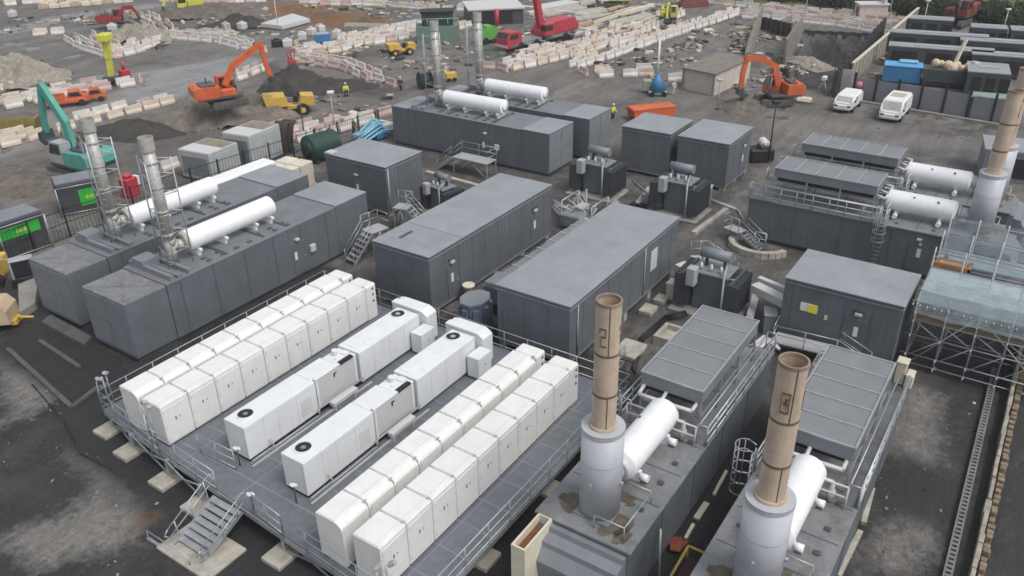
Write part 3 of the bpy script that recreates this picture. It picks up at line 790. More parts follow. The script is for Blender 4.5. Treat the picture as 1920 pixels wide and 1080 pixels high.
legs_xy = [(16.55, 36.0), (16.1, 33.6), (15.75, 30.3), (15.5, 27.6), (15.45, 22.2), (15.2, 18.6), (15.2, 15.2), (20, 15.1), (25, 15.1), (30.5, 15.1), (31.7, 20), (31.7, 26), (31.7, 31), (31.7, 36), (25, 36), (20.5, 36), (21, 21), (26, 21), (21, 30), (26, 30)]
for (x, y) in legs_xy: B().box(x-.09, y-.09, .22, x+.09, y+.09, DZ-.06).ob('leg', GALV, deck)
def rail(poly, gap=None, name='handrail'):
    b = B()
    for (p, q) in zip(poly[:-1], poly[1:]):
        p = Vector((p[0], p[1], 0)); q = Vector((q[0], q[1], 0)); n = max(1, round((q-p).length/1.5))
        for z in (DZ+.12, DZ+.6, DZ+1.1): b.tube([p+Vector((0, 0, z)), q+Vector((0, 0, z))], .024 if z > 1.4 else .03)
        for i in range(n+1):
            c = p.lerp(q, i/n); b.tube([c+Vector((0, 0, DZ-.2)), c+Vector((0, 0, DZ+1.1))], .026)
    return b.ob(name, GALV, deck)
rail([(15.6, 25.9-1.65), (15.35, 22), (14.95, 14.7)]); rail([(14.95, 14.7), (32, 14.7)]); rail([(32, 14.7), (32.05, 36.3)])
rail([(32.05, 36.35), (16.4, 36.35)]); rail([(16.4, 36.35), (15.9, 31), (15.65, 26.55)])
rail([(16.9, 29.3), (17.0, 26.9)], name='inner_handrail')
pad = None
for i, (x, y) in enumerate(legs_xy[:14]):
    if pad is None:
        pad = tag(B().box(-.62, -.55, -.1, .5, .55, .2, .03).ob('concrete_pad', CONC), 'square concrete pad under a leg along the outer edge of the steel platform', 'concrete pad', 'concrete pads under the platform legs'); p_ = pad
    else:
        p_ = pad.copy(); COL.objects.link(p_)
    p_.location = (x-.25, y, 0)
b = B()
for k in range(4):
    y0, y1 = (36.0, 33.6, 30.3, 22.2)[k], (33.6, 30.3, 27.6, 18.6)[k]; xa, xb = (16.5, 16.05, 15.7, 15.4)[k], (16.05, 15.7, 15.5, 15.2)[k]
    b.bar((xa, y0, .25), (xb, y1, DZ-.12), .06, .06); b.bar((xa, y0, DZ-.12), (xb, y1, .25), .06, .06)
islands(b, 'brace', GALV, deck)
# stair
st = thing('steel_stair', 'galvanised stair with looped handrails climbing to the white cabinet platform', 'stair', (13.75, 25.4, 0))
b = B()
n = 7
for k in range(n):
    z = .22+k*(DZ-.22)/n; x = .05+k*1.72/n
    b.box(x, -.78, z, x+.24, .78, z+.035)
b.ob('tread', GALV, st)
for s in (-.8, .8): B().bar((-.1, s, .12), (1.75, s, DZ-.05), .06, .2).ob('stringer', GALV, st)
for s in (-.95, .95):
    b = B()
    for dy in (0,):
        hi = [(-.15, s, .95), (1.8, s, DZ+1.05)]; lo = [(-.15, s, .5), (1.8, s, DZ+.55)]
        b.tube(hi, .028); b.tube(lo, .028); b.tube([hi[0], (-.32, s, .72), lo[0]], .028); b.tube([hi[1], (2.0, s, DZ+.8), lo[1]], .028)
        for f in (.15, .5, .85):
            x = -.15+1.95*f; b.tube([(x, s*.86, .1+f*1.0), (x, s, .95+f*1.25)], .024)
    b.ob('handrail', GALV, st)
tag(B().box(-1.1, -1.7, -.1, .95, 1.6, .12, .03).ob('concrete_slab', CONC, None, (13.7, 25.4, 0)), 'pale concrete slab at the foot of the platform stair', 'concrete slab')
tag(B().box(-.06, -1.5, 0, .06, 1.5, .1).tube([(0, -1.4, .05), (0, -1.4, .55), (0, 1.4, .55), (0, 1.4, .05)], .03).ob('kick_rail', GALV, None, (12.75, 26.3, 0)), 'low steel rail on the ground in front of the platform stair', 'rail')

st.scale = (1.22, 1.12, 1.0); st.location = (13.25, 25.5, 0)
# battery cabinets
CL, CW, CH = 1.485, 1.38, 2.3
def cabinet(rounded):
    t = thing('battery_cabinet', 'white battery cabinet', 'cabinet')
    B().box(.03, .05, 0, CL-.03, CW-.05, .12).ob('plinth', GREY_DARK, t)
    if rounded:
        pr = [(CW, .1), (CW, CH-.04), (.42, CH-.04)]+[(.42-.42*math.sin(R(a)), CH-.46+.42*math.cos(R(a))) for a in (12, 25, 40, 55, 70, 82, 90)]+[(0, .1)]
        body = B().extx(pr, 0, CL, False).ob('body', WHITE, t)
        lid = B().box(.03, .40, CH-.045, CL-.03, CW-.03, CH, .015).ob('lid', WHITE, t)
    else:
        body = B().box(0, 0, .1, CL, CW, CH-.04, .035, 2).ob('body', WHITE, t)
        lid = B().box(.03, .10, CH-.045, CL-.03, CW-.03, CH, .015).ob('lid', WHITE, t)
    d = B().box(.09, -.018, .2, CL-.09, .01, CH-.22, .008).ob('door', WHITE, t)
    b = B().box(.62, -.03, 1.25, .67, -.01, 1.43); b.ob('handle', BLACK, d)
    b = B().box(.84, -.024, 1.3, .9, -.01, 1.38); b.ob('notice', GREY_MID, d)
    b = B()
    for z in (.35, 1.05, 1.85): b.box(.07, -.03, z, .1, -.005, z+.12)
    islands(b, 'hinge', WHITE_GREY, d)
    b = B().box(CL-.09, .12, CH-.02, CL+.07, .21, CH+.035, .01); b.box(CL-.05, CW-.16, CH-.02, CL+.05, CW-.1, CH+.025, .01)
    islands(b, 'lifting_lug', GREY_LIGHT, t)
    B().box(CL, .06, .15, CL+.045, CW-.06, CH-.1).ob('joint_cover', GREY_LIGHT, t)
    b = B().box(.05, .30, CH-.003, CL-.05, .315, CH+.006) if not rounded else B().box(.05, .5, CH-.003, CL-.05, .515, CH+.006)
    b.ob('lid_rib', WHITE_GREY, lid)
    return t
protos = {True: cabinet(True), False: cabinet(False)}
used = {True: False, False: False}
ROWS = [(16.42, 32.7, True, 'row nearest the grey generators'), (16.36, 30.85, False, 'row beside the outer cooling skid'),
        (15.49, 18.55, True, 'row beside the inner cooling skid'), (15.42, 16.55, False, 'row next to the tan flue generator')]
capm = None
for (x0, y0, rd, txt) in ROWS:
    for k in range(9):
        lab = f'white battery cabinet, {ORD[k]} from the stair end, {txt}'
        if not used[rd]: o = protos[rd]; used[rd] = True; o['label'] = lab; o['group'] = 'white battery cabinets'; o.location = (x0+k*1.53, y0, DZ)
        else: o = dup(protos[rd], (x0+k*1.53, y0, DZ), 0, lab, 'white battery cabinets')
    t = thing('end_cabinet', f'narrow white end cabinet closing the {txt}', 'cabinet', (x0+9*1.53, y0, DZ), 0, 'narrow end cabinets')
    B().box(0, 0, 0, .86, CW, CH-.02, .12, 3).ob('body', WHITE, t)
    b = B()
    for z in (1.2, 1.62, 2.0): b.cyl((.55, -.02, z), (.55, .02, z), .075, n=12); b.cyl((.84, .6, z), (.885, .6, z), .075, n=12)
    islands(b, 'cable_gland', GREY_DARK, t)

# inverter and cooling skids
def skid(loc, label):
    t = thing('cooling_skid', label, 'power unit', loc, 0, 'white cooling skids')
    B().box(.05, .05, 0, 13.2, 1.35, .16).ob('base_frame', BLACK, t)
    a = B().box(0, 0, .16, 4.35, 1.38, 1.95, .03, 2).ob('near_housing', WHITE2, t)
    b = B()
    b.ringtube((.78, .8, 1.94), (.78, .8, 2.0), .42, .36, 28); b.ob('fan_ring', WHITE2, a)
    b = B().cyl((.78, .8, 1.945), (.78, .8, 1.965), .37, n=28); b.ob('fan_grille', BLACK, a)
    B().cyl((.78, .8, 1.965), (.78, .8, 1.985), .12, n=14).ob('fan_hub', GREY_MID, a)
    b = B()
    for z in (.5, .9): b.box(2.6, -.015, z, 2.66, 0.01, z+.06)
    b.box(-.012, .05, .3, .01, .12, 1.8); b.box(1.05, -.008, .25, 1.07, .01, 1.85); 
    for x in (1.9, 3.1): b.box(x, -.008, .25, x+.018, .01, 1.85)
    b.box(.1, -.008, 1.72, 4.25, .01, 1.738)
    b.ob('seam', WHITE_GREY, a)
    b = B()
    for k in range(7): b.box(3.3, -.02, .5+k*.13, 4.0, .01, .56+k*.13)
    b.ob('louvre', WHITE_GREY, a)
    b = B().tube([(-.12, -.2, .12), (4.2, -.2, .12), (4.2, -.2, .5), (7.4, -.2, .5)], .05, 6); b.tube([(-.12, -.3, .3), (1.2, -.3, .3), (1.2, -.05, .6)], .04, 6); b.ob('pipework', GREY_LIGHT, t)
    c = B().box(4.3, .22, 1.7, 6.0, 1.3, 2.0, .02); c.box(4.36, .32, .2, 7.1, 1.3, 1.75)
    c = c.ob('middle_housing', WHITE2, t)
    d = B().box(4.48, .02, .35, 7.05, .34, 1.95, .02); d = d.ob('door', WHITE_GREY, t)
    b = B().box(5.6, -.02, 1.5, 5.66, .03, 1.68); b.box(5.6, -.02, 1.66, 5.8, .03, 1.71); b.ob('handle', BLACK, d)
    b = B().box(4.42, .0, .25, 4.56, .3, 2.02, .02); b.box(7.02, -.04, .25, 7.2, .3, 2.02, .02); b.box(4.5, .0, 1.93, 7.1, .32, 2.03, .02); b.ob('door_frame', WHITE2, d)
    b = B().box(6.1, -.03, 1.94, 7.0, .2, 2.05); b.ob('door_hood', BLACK, d)
    b = B().box(6.1, .35, 1.7, 7.3, 1.3, 1.9, .02); b.cyl((6.7, .95, 1.9), (6.7, .95, 2.12), .12, n=12); b.cyl((6.7, .95, 2.1), (6.7, .95, 2.2), .16, n=12); b.cyl((6.4, .6, 1.9), (6.4, .6, 2.0), .06, n=8); b.box(6.9, .4, 1.9, 7.25, .8, 1.98)
    b.ob('expansion_tank', WHITE2, t)
    e = B().box(7.35, -.12, .2, 12.1, 1.38, 2.0, .03, 2).ob('far_housing', WHITE2, t)
    b = B()
    for x in (8.4, 9.6, 10.8): b.box(x, -.128, .28, x+.018, -.11, 1.92)
    b.box(7.45, -.128, 1.78, 12.0, -.11, 1.795); b.ob('seam', WHITE_GREY, e)
    b = B().box(7.6, .5, 2.0, 9.9, 1.25, 2.03, .01); b.box(8.2, .1, 2.0, 10.2, .4, 2.03, .01); b.ob('access_panel', WHITE2, e)
    b = B(); b.ringtube((11.5, .85, 1.99), (11.5, .85, 2.05), .44, .38, 28); b.ob('fan_ring', WHITE2, e)
    B().cyl((11.5, .85, 1.995), (11.5, .85, 2.015), .385, n=28).ob('fan_grille', BLACK, e)
    B().cyl((11.5, .85, 2.015), (11.5, .85, 2.035), .14, n=14).ob('fan_hub', GREY_LIGHT, e)
    f = B().extx([(-.45, .16), (-.45, 1.75), (-.25, 1.9), (0, 2.02), (1.7, 2.02), (2.05, 1.95), (2.05, .16)], 12.4, 13.25)
    f.box(12.08, .1, .3, 12.42, 1.3, 1.7); f.box(12.3, .1, 1.98, 12.75, 2.0, 2.1, .02)
    f.ob('end_housing', WHITE2, t)
    g = B().box(11.2, -1.0, .12, 12.35, -.25, 1.35, .03, 2).ob('control_cabinet', WHITE2, t)
    B().box(11.75, -1.02, .75, 11.8, -.99, .83).ob('handle', GREY_DARK, g)
    b = B().box(4.9, -.55, .28, 6.6, -.2, .5, .02); b.box(5.0, -.5, 0, 5.08, -.25, .28); b.box(6.4, -.5, 0, 6.48, -.25, .28); b.ob('cable_tray', WHITE_GREY, t)
    B().box(-.2, -.42, .02, 7.8, -.3, .1).ob('drip_channel', GREY_LIGHT, t)
    return t
skid((17.45, 22.72, DZ), 'long white cooling skid facing the tan flues, second from the grey generators')
skid((17.70, 26.76, DZ), 'long white cooling skid next to the cabinet rows by the grey generators')

# small masts with lamps on the platform corners
def lamp_mast(loc, label, h, rz=0):
    t = thing('lamp_mast', label, 'lamp mast', loc, rz, 'lamp masts on the platform')
    b = B().tube([(0, 0, 0), (0, 0, h)], .035); b.tube([(.35, .25, 0), (.3, .2, h*.92)], .03); b.tube([(-.3, .3, 0), (-.22, .22, h*.88)], .03)
    for z in (h*.35, h*.7): b.tube([(0, 0, z), (.33, .22, z), (-.26, .26, z), (0, 0, z)], .018, 5)
    b.ob('frame', GALV, t)
    for k, (x, y) in enumerate(((-.2, -.1), (.28, .12))):
        M = Matrix.Translation((x, y, h+.02)) @ Matrix.Rotation(R(35), 4, 'Y') @ Matrix.Rotation(R(30*k), 4, 'Z')
        B().mbox(M, .34, .22, .16, .03).ob('lamp', GREY_LIGHT, t)
    return t
lamp_mast((16.65, 36.0, DZ), 'twin lamp mast on the platform corner beside the outer generator pit', 1.95)
lamp_mast((15.95, 31.1, DZ), 'thin twin lamp mast in front of the cabinet ends near the stair', 2.6, 1.)
lamp_mast((15.2, 16.1, DZ), 'thin twin lamp mast in front of the cabinet ends beside the tan flue generator', 1.9, 2.)
for i, (x, y, l) in enumerate(((17.3, 27.0, 'beside the outer cooling skid'), (17.0, 23.0, 'beside the inner cooling skid'), (15.62, 24.1, 'on the handrail next to the stair head'))):
    t = thing('flood_lamp', f'small white flood lamp on a thin post {l}', 'flood lamp', (x, y, DZ), 0, 'small white flood lamps')
    b = B().tube([(0, 0, 0), (0, 0, .95)], .03); b.ob('post', GREY_DARK, t)
    B().mbox(Matrix.Translation((0, 0, 1.0)) @ Matrix.Rotation(.6, 4, 'Y'), .34, .24, .14, .04).ob('lamp', WHITE, t)

# ------------------------------------------------------------------ transformers
def transformer(loc, rz, label, sc=1.):
    t = thing('transformer', label, 'transformer', loc, rz, 'grey oil transformers')
    B().box(-1.7, -1.3, 0, 1.7, 1.3, .16, .03).ob('plinth', CONC_DARK, t)
    B().box(-.75, -.6, .16, .75, .6, 2.15, .03).ob('tank', GREY_WALL, t)
    B().box(-.95, -.75, 2.15, .95, .75, 2.27, .02).ob('tank_cover', GREY_MID, t)
    for s in (-1, 1):
        b = B()
        for k in range(11): b.box(s*1.2-.38, -1.0+k*.19, .4, s*1.2+.38, -.92+k*.19, 2.05)
        b.box(s*1.2-.06, -1.03, 2.0, s*1.2+.06, 1.0, 2.1); b.box(s*1.2-.06, -1.03, .4, s*1.2+.06, 1.0, .5)
        b.ob('radiator', GREY_DARK, t)
        b = B().tube([(s*.7, .3, 1.95), (s*1.2, .3, 2.05)], .07); b.tube([(s*.7, -.5, .6), (s*1.2, -.5, .5)], .07); islands(b, 'pipe', GREY_MID, t)
    b = B()
    for z in (.7, 1.1, 1.5): b.box(-.55, -.66, z, .55, -.58, z+.05)
    b.box(-.15, -.72, 1.2, .15, -.6, 1.6); b.box(.25, -.7, 1.3, .42, -.6, 1.5); islands(b, 'stiffener', GREY_MID, t)
    b = B().cyl((-.75, -.15, 2.95), (.75, -.15, 2.95), .27, n=20)
    c = b.ob('conservator', GREY_MID, t)
    b = B().box(-.5, -.25, 2.27, -.4, -.05, 2.75); b.box(.4, -.25, 2.27, .5, -.05, 2.75); b.ob('bracket', GREY_DARK, c)
    for k in range(3):
        x = -.5+k*.5
        b = B().cyl((x, .4, 2.27), (x, .4, 2.62), .1, .06, n=12); b.ob('bushing', WHITE_GREY, t)
    B().box(.5, .7, 1.6, .95, 1.2, 2.55, .04).ob('cable_box', GREY_LIGHT, t)
    b = B().tube([(.9, -.75, 2.1), (.9, -.75, 2.6), (.2, -1.1, 2.45)], .06); b.tube([(-.9, 1.1, .2), (-.9, 1.1, 2.5), (-.7, .3, 2.7)], .05); b.ob('pipe', GREY_LIGHT, t)
    return t
TA = transformer((57.8, 30.6, 0), R(90), 'grey oil transformer between the long grey generator end and the square switchrooms')
T0 = transformer((57.6, 23.2, 0), R(90), 'grey oil transformer below the switchroom nearest the white vans')
TC = transformer((44.4, 15.2, 0), R(90), 'grey oil transformer behind the roof cooler, beside white ducts')
transformer((47.8, 39.2, 0), R(80), 'grey oil transformer half hidden behind the long container with the roof slot')
for t_ in (TA, T0, TC): t_.scale = (1.28, 1.28, 1.25)
# small dry transformer between the two long containers
t = thing('transformer', 'blue grey octagonal transformer between the two long containers', 'transformer', (34.2, 26.0, 0))
oct_ = [(1.0*math.cos(R(22.5+45*k)), .8*math.sin(R(22.5+45*k))) for k in range(8)]
BG = mat('blue_grey_metal', (.12, .15, .21), .5, var=.2)
B().prism(oct_, .2, 2.2).ob('tank', BG, t)
B().prism([(p[0]*1.1, p[1]*1.1) for p in oct_], 2.2, 2.34).ob('tank_cover', GREY_MID, t)
b = B()
for k in range(8):
    a0 = R(45*k); b.mbox(Matrix.Translation((1.05*math.cos(a0), .85*math.sin(a0), 1.2)) @ Matrix.Rotation(a0, 4, 'Z'), .18, .35, 1.5)
islands(b, 'cooling_fin', BG, t); B().prism([(p[0]*1.2, p[1]*1.2) for p in oct_], 0, .2).ob('plinth', CONC_DARK, t)
t = thing('cable_drum_stand', 'red brown drum with white rim standing by the long container wall', 'drum', (37.0, 28.6, 0))
B().cyl((0, 0, 0), (0, 0, 1.1), .42, n=16).ob('drum', mat('brown_drum', (.07, .03, .025), .6), t); B().cyl((0, 0, 1.1), (0, 0, 1.22), .4, n=16).ob('lid', CREAM, t)
# covered duct bank between the containers
t = thing('duct_bank', 'low grey covered cable duct running between the two long containers', 'cable duct', (0, 0, 0))
b = B().box(36.2, 24.3, .9, 48.5, 26.9, 2.0, .03); b.ob('cover', GREY_MID, t)
b = B()
for x in (36.6, 39.5, 42.4, 45.3, 48.1): b.box(x-.1, 24.5, 0, x+.1, 26.7, .9)
islands(b, 'support', GREY_DARK, t)
b = B()
for k in range(8): b.box(36.5+k*1.5, 24.25, 2.0, 36.6+k*1.5, 26.95, 2.04)
islands(b, 'cover_joint', GREY_LIGHT, t)
B().box(36.0, 24.2, 2.04, 37.6, 26.6, 2.5, .06).ob('hood', GREY_MID, t)
# tangled cable head beside the container
t = thing('cable_tower', 'tangle of pale cables and pipework rising between the long containers', 'cable bundle', (52.2, 28.6, 0))
rr = random.Random(11)
b = B()
for k in range(16):
    x, y = rr.uniform(-1.5, 1.2), rr.uniform(-1.6, 1.4)
    b.tube([(x, y, 0), (x+rr.uniform(-.2, .2), y, rr.uniform(.5, 1.3)), (x+rr.uniform(-.8, .8), y+rr.uniform(-.8, .8), rr.uniform(1.2, 1.9)), (x*.4, y*.4-.2, rr.uniform(.6, 1.6))], .055, 6)
b.ob('cable', GREY_LIGHT, t)
b = B().tube([(-1.4, -1.3, 0), (-1.4, -1.3, 1.9), (1.2, -1.3, 1.9), (1.2, -1.3, 0)], .05); b.tube([(-1.4, 1.3, 0), (-1.4, 1.3, 1.9), (1.2, 1.3, 1.9), (1.2, 1.3, 0)], .05); b.ob('frame', GALV, t)
B().box(-2.4, -.9, .3, -1.2, .9, 1.3, .1).ob('junction_box', GREY_MID, t)
# white ducts by the near transformer
def boxduct(loc, rz, label, pts, wd, ht):
    t = tag(B().ob('x', None) if False else None, label, '') if False else None
    b = B()
    for p, q in zip(pts[:-1], pts[1:]): b.bar(p, q, wd, ht)
    o = b.ob('white_duct', WHITE_GREY, None, loc); o.rotation_euler = (0, 0, rz)
    return tag(o, label, 'duct', 'white ducts by the transformer')
boxduct((43.2, 11.9, 0), 0, 'branched white duct running from the transformer towards the switchroom with the yellow sign', [(1.9, .9, 1.9), (.9, -1.6, 1.9), (.4, -2.3, 1.2)], .7, .5)
boxduct((43.2, 11.9, 0), 0, 'thin upper white duct beside the switchroom with the yellow sign', [(2.6, .9, 2.1), (1.9, -1.6, 2.1)], .35, .4)
boxduct((47.6, 17.4, 0), 0, 'short white duct between the long container end and the transformer', [(-.8, 1.0, 1.0), (-1.5, -.9, 1.0)], .9, .7)
tag(B().box(-.9, -1.1, 0, .9, 1.1, .25).box(-.9, -1.1, .25, -.7, 1.1, .6).box(.7, -1.1, .25, .9, 1.1, .6).box(-.7, -1.1, .25, .7, -.9, .6).box(-.7, .9, .25, .7, 1.1, .6).ob('concrete_tray', CONC, None, (39.5, 15.3, 0)), 'open concrete tray beside the roof cooler and the long container', 'concrete tray')
for i, (p, l) in enumerate((((1180, 660), 'square concrete pad beside the tan flue and long container'), ((1215, 585), 'small concrete pad below the long container, nearer the tan flue'), ((1240, 565), 'small concrete pad below the far end of the long container'))):
    q = at(*p); sz = (.9, .55, .5)[i]
    tag(B().box(-sz, -sz*.8, 0, sz, sz*.8, .3, .04).ob('concrete_pad', CONC, None, q), l, 'concrete pad', 'loose concrete pads by the long container')
t = thing('instrument_frame', 'small steel instrument frame standing between the tan flue and the long container', 'frame', at(1150, 700))
b = B()
for (x, y) in ((-.5, -.4), (.5, -.4), (.5, .4), (-.5, .4)): b.tube([(x, y, 0), (x, y, 1.7)], .035)
for z in (.6, 1.2, 1.7): b.tube([(-.5, -.4, z), (.5, -.4, z), (.5, .4, z), (-.5, .4, z), (-.5, -.4, z)], .03)
b.ob('frame', GALV, t); B().box(-.3, -.2, 1.0, .3, .2, 1.5, .03).ob('instrument', WHITE_GREY, t)

# ------------------------------------------------------------------ access platforms and stairs
def access(loc, rz, label, wd=3.2, dp=1.3, h=1.4, stair_side=-1):
    t = thing('access_platform', label, 'access platform', loc, rz, 'steel access platforms')
    B().box(-wd/2, -dp/2, h-.06, wd/2, dp/2, h).ob('deck', GREY_LIGHT, t)
    for x in (-wd/2+.08, wd/2-.08):
        for y in (-dp/2+.08, dp/2-.08): B().box(x-.05, y-.05, 0, x+.05, y+.05, h-.06).ob('leg', GALV, t)
    b = B().tube([(-wd/2+.1, -dp/2+.06, .1), (0, -dp/2+.06, h-.1), (wd/2-.1, -dp/2+.06, .1)], .03); b.ob('brace', GALV, t)
    b = B()
    for z in (h+.5, h+1.05):
        b.tube([(-wd/2, dp/2, z), (wd/2, dp/2, z)], .026); b.tube([(wd/2, dp/2, z), (wd/2, -dp/2, z)], .026)
    for x in (-wd/2, 0, wd/2): b.tube([(x, dp/2, h), (x, dp/2, h+1.05)], .026)
    b.ob('handrail', GALV, t)
    b = B(); x0 = stair_side*wd/2
    for k in range(6):
        x = x0+stair_side*(.15+k*.27); z = h-.2-k*(h-.2)/6; b.box(min(x, x+stair_side*.25), -dp/2, z-.03, max(x, x+stair_side*.25), dp/2-.2, z)
    b.ob('tread', GALV, t)
    b = B()
    for y in (-dp/2, dp/2-.2):
        b.bar((x0, y, h-.1), (x0+stair_side*1.75, y, .05), .05, .18)
        b.tube([(x0, y, h+.95), (x0+stair_side*1.75, y, 1.0), (x0+stair_side*1.75, y, .05)], .028); b.tube([(x0, y, h+.5), (x0+stair_side*1.75, y, .55)], .024)
    b.ob('stringer', GALV, t)
    return t
access((56.1, 42.1, 0), R(-90), 'grey steel access platform with stair in front of the long generator pair', 3.8, 1.5, 1.5)
access((43.5, 39.6, 0), R(-78), 'steep steel stair at the corner of the small square switchroom', 1.2, 1.1, 1.9, 1)
access((39.3, 38.6, 0), R(-10), 'small steel landing with white box at the end of the rust stained generator', 1.5, 1.2, 1.9)
access((48.6, 17.6, 0), R(-55), 'steel stair at the far end of the long container by the transformer', 1.3, 1.1, 1.1, 1)
access((41.9, 8.6, 0), R(95), 'steel stair and landing below the switchroom with the yellow sign', 3.4, 1.2, .9, -1)
access((55.0, 17.6, 0), R(70), 'pale steel steps at the corner of the caged ladder generator', 1.4, 1.0, .9)
# round tank wall by R1
t = thing('bund_wall', 'curved pale concrete bund at the corner of the caged ladder generator', 'concrete bund', (54.7, 15.6, 0))
b = B()
pts = []
for k in range(15):
    a0 = R(60+k*14); pts.append((1.75*math.cos(a0), 2.0*math.sin(a0)))
for p, q in zip(pts[:-1], pts[1:]): b.bar((p[0], p[1], .2), (q[0], q[1], .2), .42, .5)
b.ob('wall', CONC, t)
b = B().tube([(-.3, -.5, 0), (-.3, -.5, 1.3), (-.3, .3, 1.3), (-.3, .3, 0)], .05); b.tube([(-.3, -.5, .8), (-.3, .3, .8)], .04); b.ob('valve_pipe', GALV, t)
# concrete kerbs on the ground between transformers
for (p, q, l) in (((1300, 440), (1362, 395), 'pale kerb beam running from the transformer to the bund'), ((1195, 385), (1218, 355), 'tan kerb beam beside the transformer and the long container'), ((800, 325), (900, 352), 'thin kerb beam below the access platform')):
    a0, b0 = at(*p), at(*q)
    tag(B().bar(a0+Vector((0, 0, .12)), b0+Vector((0, 0, .12)), .4, .24).ob('kerb_beam', CONC), l, 'kerb', 'concrete kerb beams')

# ------------------------------------------------------------------ scaffold with blue netting
t = thing('scaffold', 'tube scaffold wrapped in pale blue netting beside the grey switchroom', 'scaffold', (0, 0, 0))
b = B()
SX = [44.0, 46.6, 49.2, 51.8]; SY = [3.7, 2.2, .7, -.8, -2.3, -3.8]
ZT = 4.1
for i, x in enumerate(SX):
    for y in SY: b.tube([(x, y, 0), (x, y, ZT+(2.2 if i > 0 else .6))], .04)
b.ob('standard', GALV, t)
b = B()
for z in (.35, .9, 2.1, 3.0, 3.5, ZT):
    for x in SX: b.tube([(x, SY[0]+.3, z), (x, SY[-1]-.3, z)], .036)
    for y in SY: b.tube([(SX[0]-.3, y, z), (SX[-1]+.3, y, z)], .036)
for z in (ZT+1.0, ZT+1.9):
    for x in SX[1:]: b.tube([(x, SY[0], z), (x, SY[-1], z)], .034)
b.tube([(SX[0], SY[0], 0), (SX[0], SY[2], ZT)], .036); b.tube([(SX[0], SY[-1], 0), (SX[0], SY[2], ZT)], .036); b.tube([(SX[0], SY[0], ZT), (SX[-1], SY[0], 0)], .036)
k = SY[0]+.2
while k > SY[-1]: b.tube([(SX[0]-.35, k, ZT-.08), (SX[0]+.5, k, ZT-.08)], .03); k -= .35
for x in (SX[0], SX[1]):
    for (ya, yb) in zip(SY[:-1], SY[1:]): b.tube([(x, ya, .7), (x, yb, 2.1)], .03); b.tube([(x, yb, 2.1), (x, ya, 3.0)], .03)
b.ob('ledger', GALV, t)
b = B()
for k in range(5): b.box(SX[0]+.1+k*.25, SY[-1], 2.95, SX[0]+.32+k*.25, SY[0], 3.0)
b.ob('lower_board', TIMBER, t)
BOARDM = mat('blue_grey_board', (.23, .285, .30), .7, var=.15)
b = B()
for k in range(16):
    if k in (10, 11): continue
    x = SX[0]-.1+k*.48; b.box(x, SY[-1]-.4, ZT+.04, x+.46, SY[0]+.1, ZT+.09)
b.ob('deck_board', BOARDM, t)
def sheet(grid_fn, nu, nv):
    bm = bmesh.new(); vs = [[bm.verts.new(grid_fn(i/nu, j/nv)) for j in range(nv+1)] for i in range(nu+1)]
    for i in range(nu):
        for j in range(nv):
            f = bm.faces.new((vs[i][j], vs[i+1][j], vs[i+1][j+1], vs[i][j+1])); f.smooth = True
    o = B.__new__(B); o.bm = bm
    return o
LY = SY[0]-SY[-1]
def netf(x0, z0, x1, z1, ph):
    def f(u, v):
        return Vector((x0+(x1-x0)*v+.03*math.sin(u*17+ph)+.02*math.sin(u*43), SY[0]+.05-u*(LY+.3), z0+(z1-z0)*v+.03*math.sin(u*23+v*5+ph)+.02*math.sin(u*51+ph)-.1*math.sin(math.pi*v)*(1+.6*math.sin(u*9.4+ph))))
    return f
b = sheet(netf(SX[0]-.38, ZT-.55, SX[0]-.1, ZT+.75, 0), 40, 5); b.ob('netting', NET, t)
b = sheet(netf(SX[0]-.1, ZT+.75, SX[1], ZT+.9, 1), 40, 5); b.ob('netting', NET, t)
b = sheet(netf(SX[2], ZT+.15, SX[2]+.1, ZT+1.9, 2), 40, 5); b.ob('netting', NET, t)
b = sheet(netf(SX[3], ZT+.15, SX[3]+.1, ZT+2.1, 3), 40, 5); b.ob('netting', NET, t)
t = thing('lifting_frame', 'orange and rust coloured lifting frame lying on the blue scaffold deck', 'steel frame', (49.7, 2.9, ZT+.1))
b = B().box(-.9, -1.0, 0, -.7, 1.0, .25); b.box(-.1, -1.0, 0, .1, 1.0, .2); b.box(-.9, -1.0, .02, .1, -.85, .2); b.ob('frame', mat('dull_orange', (.36, .16, .05), .7, dirt=.5), t)
b = B().box(-.6, -.7, .0, -.2, .7, .18, .03); b.ob('beam', TIMBER, t); B().cyl((.1, .4, .2), (.1, .4, .65), .12, n=10).ob('bollard', TAN, t)
t = thing('white_cabinet', 'small white cabinet at the corner of the switchroom below the scaffold', 'cabinet', at(1685, 715))
B().box(-.3, -.25, 0, .3, .25, 1.3, .03).ob('body', CREAM, t); B().box(-.35, -.3, 1.3, .35, .3, 1.38, .02).ob('lid', CREAM, t); B().box(-.5, -.7, 0, .3, -.3, .8, .04).ob('side_box', CREAM, t)

# ------------------------------------------------------------------ yard edge on the right: perforated strip, trench, retaining wall
t = thing('perforated_channel', 'long perforated steel channel lying along the dark trench', 'steel channel', (0, 0, 0))
b = B(); x = 24.0
y_at = lambda x: -.96+(x-29.07)*(.26/15.65)
while x < 46:
    y0 = y_at(x); b.box(x, y0-.17, .1, x+.28, y0-.1, .28); b.box(x, y0+.1, .1, x+.28, y0+.17, .28); b.box(x, y0-.17, .05, x+.28, y0+.17, .1); b.box(x, y0-.1, .25, x+.15, y0+.1, .28); x += .28
b.ob('channel', mat('mud_steel', (.16, .165, .165), .6, var=.25), t)
t = tag(B().bar((23, -1.32, .03), (58, -.72, .03), .36, .02).ob('trench_shadow_gap', SOIL_DARK), 'narrow soil strip darkened to stand for trench shade between the channel and the wall', 'soil strip')  # flat strip, its dark colour stands for the shade inside the trench
t = thing('retaining_wall', 'pale broken concrete retaining wall edging the dark yard', 'wall', (0, 0, 0))
b = B(); rr = random.Random(5)
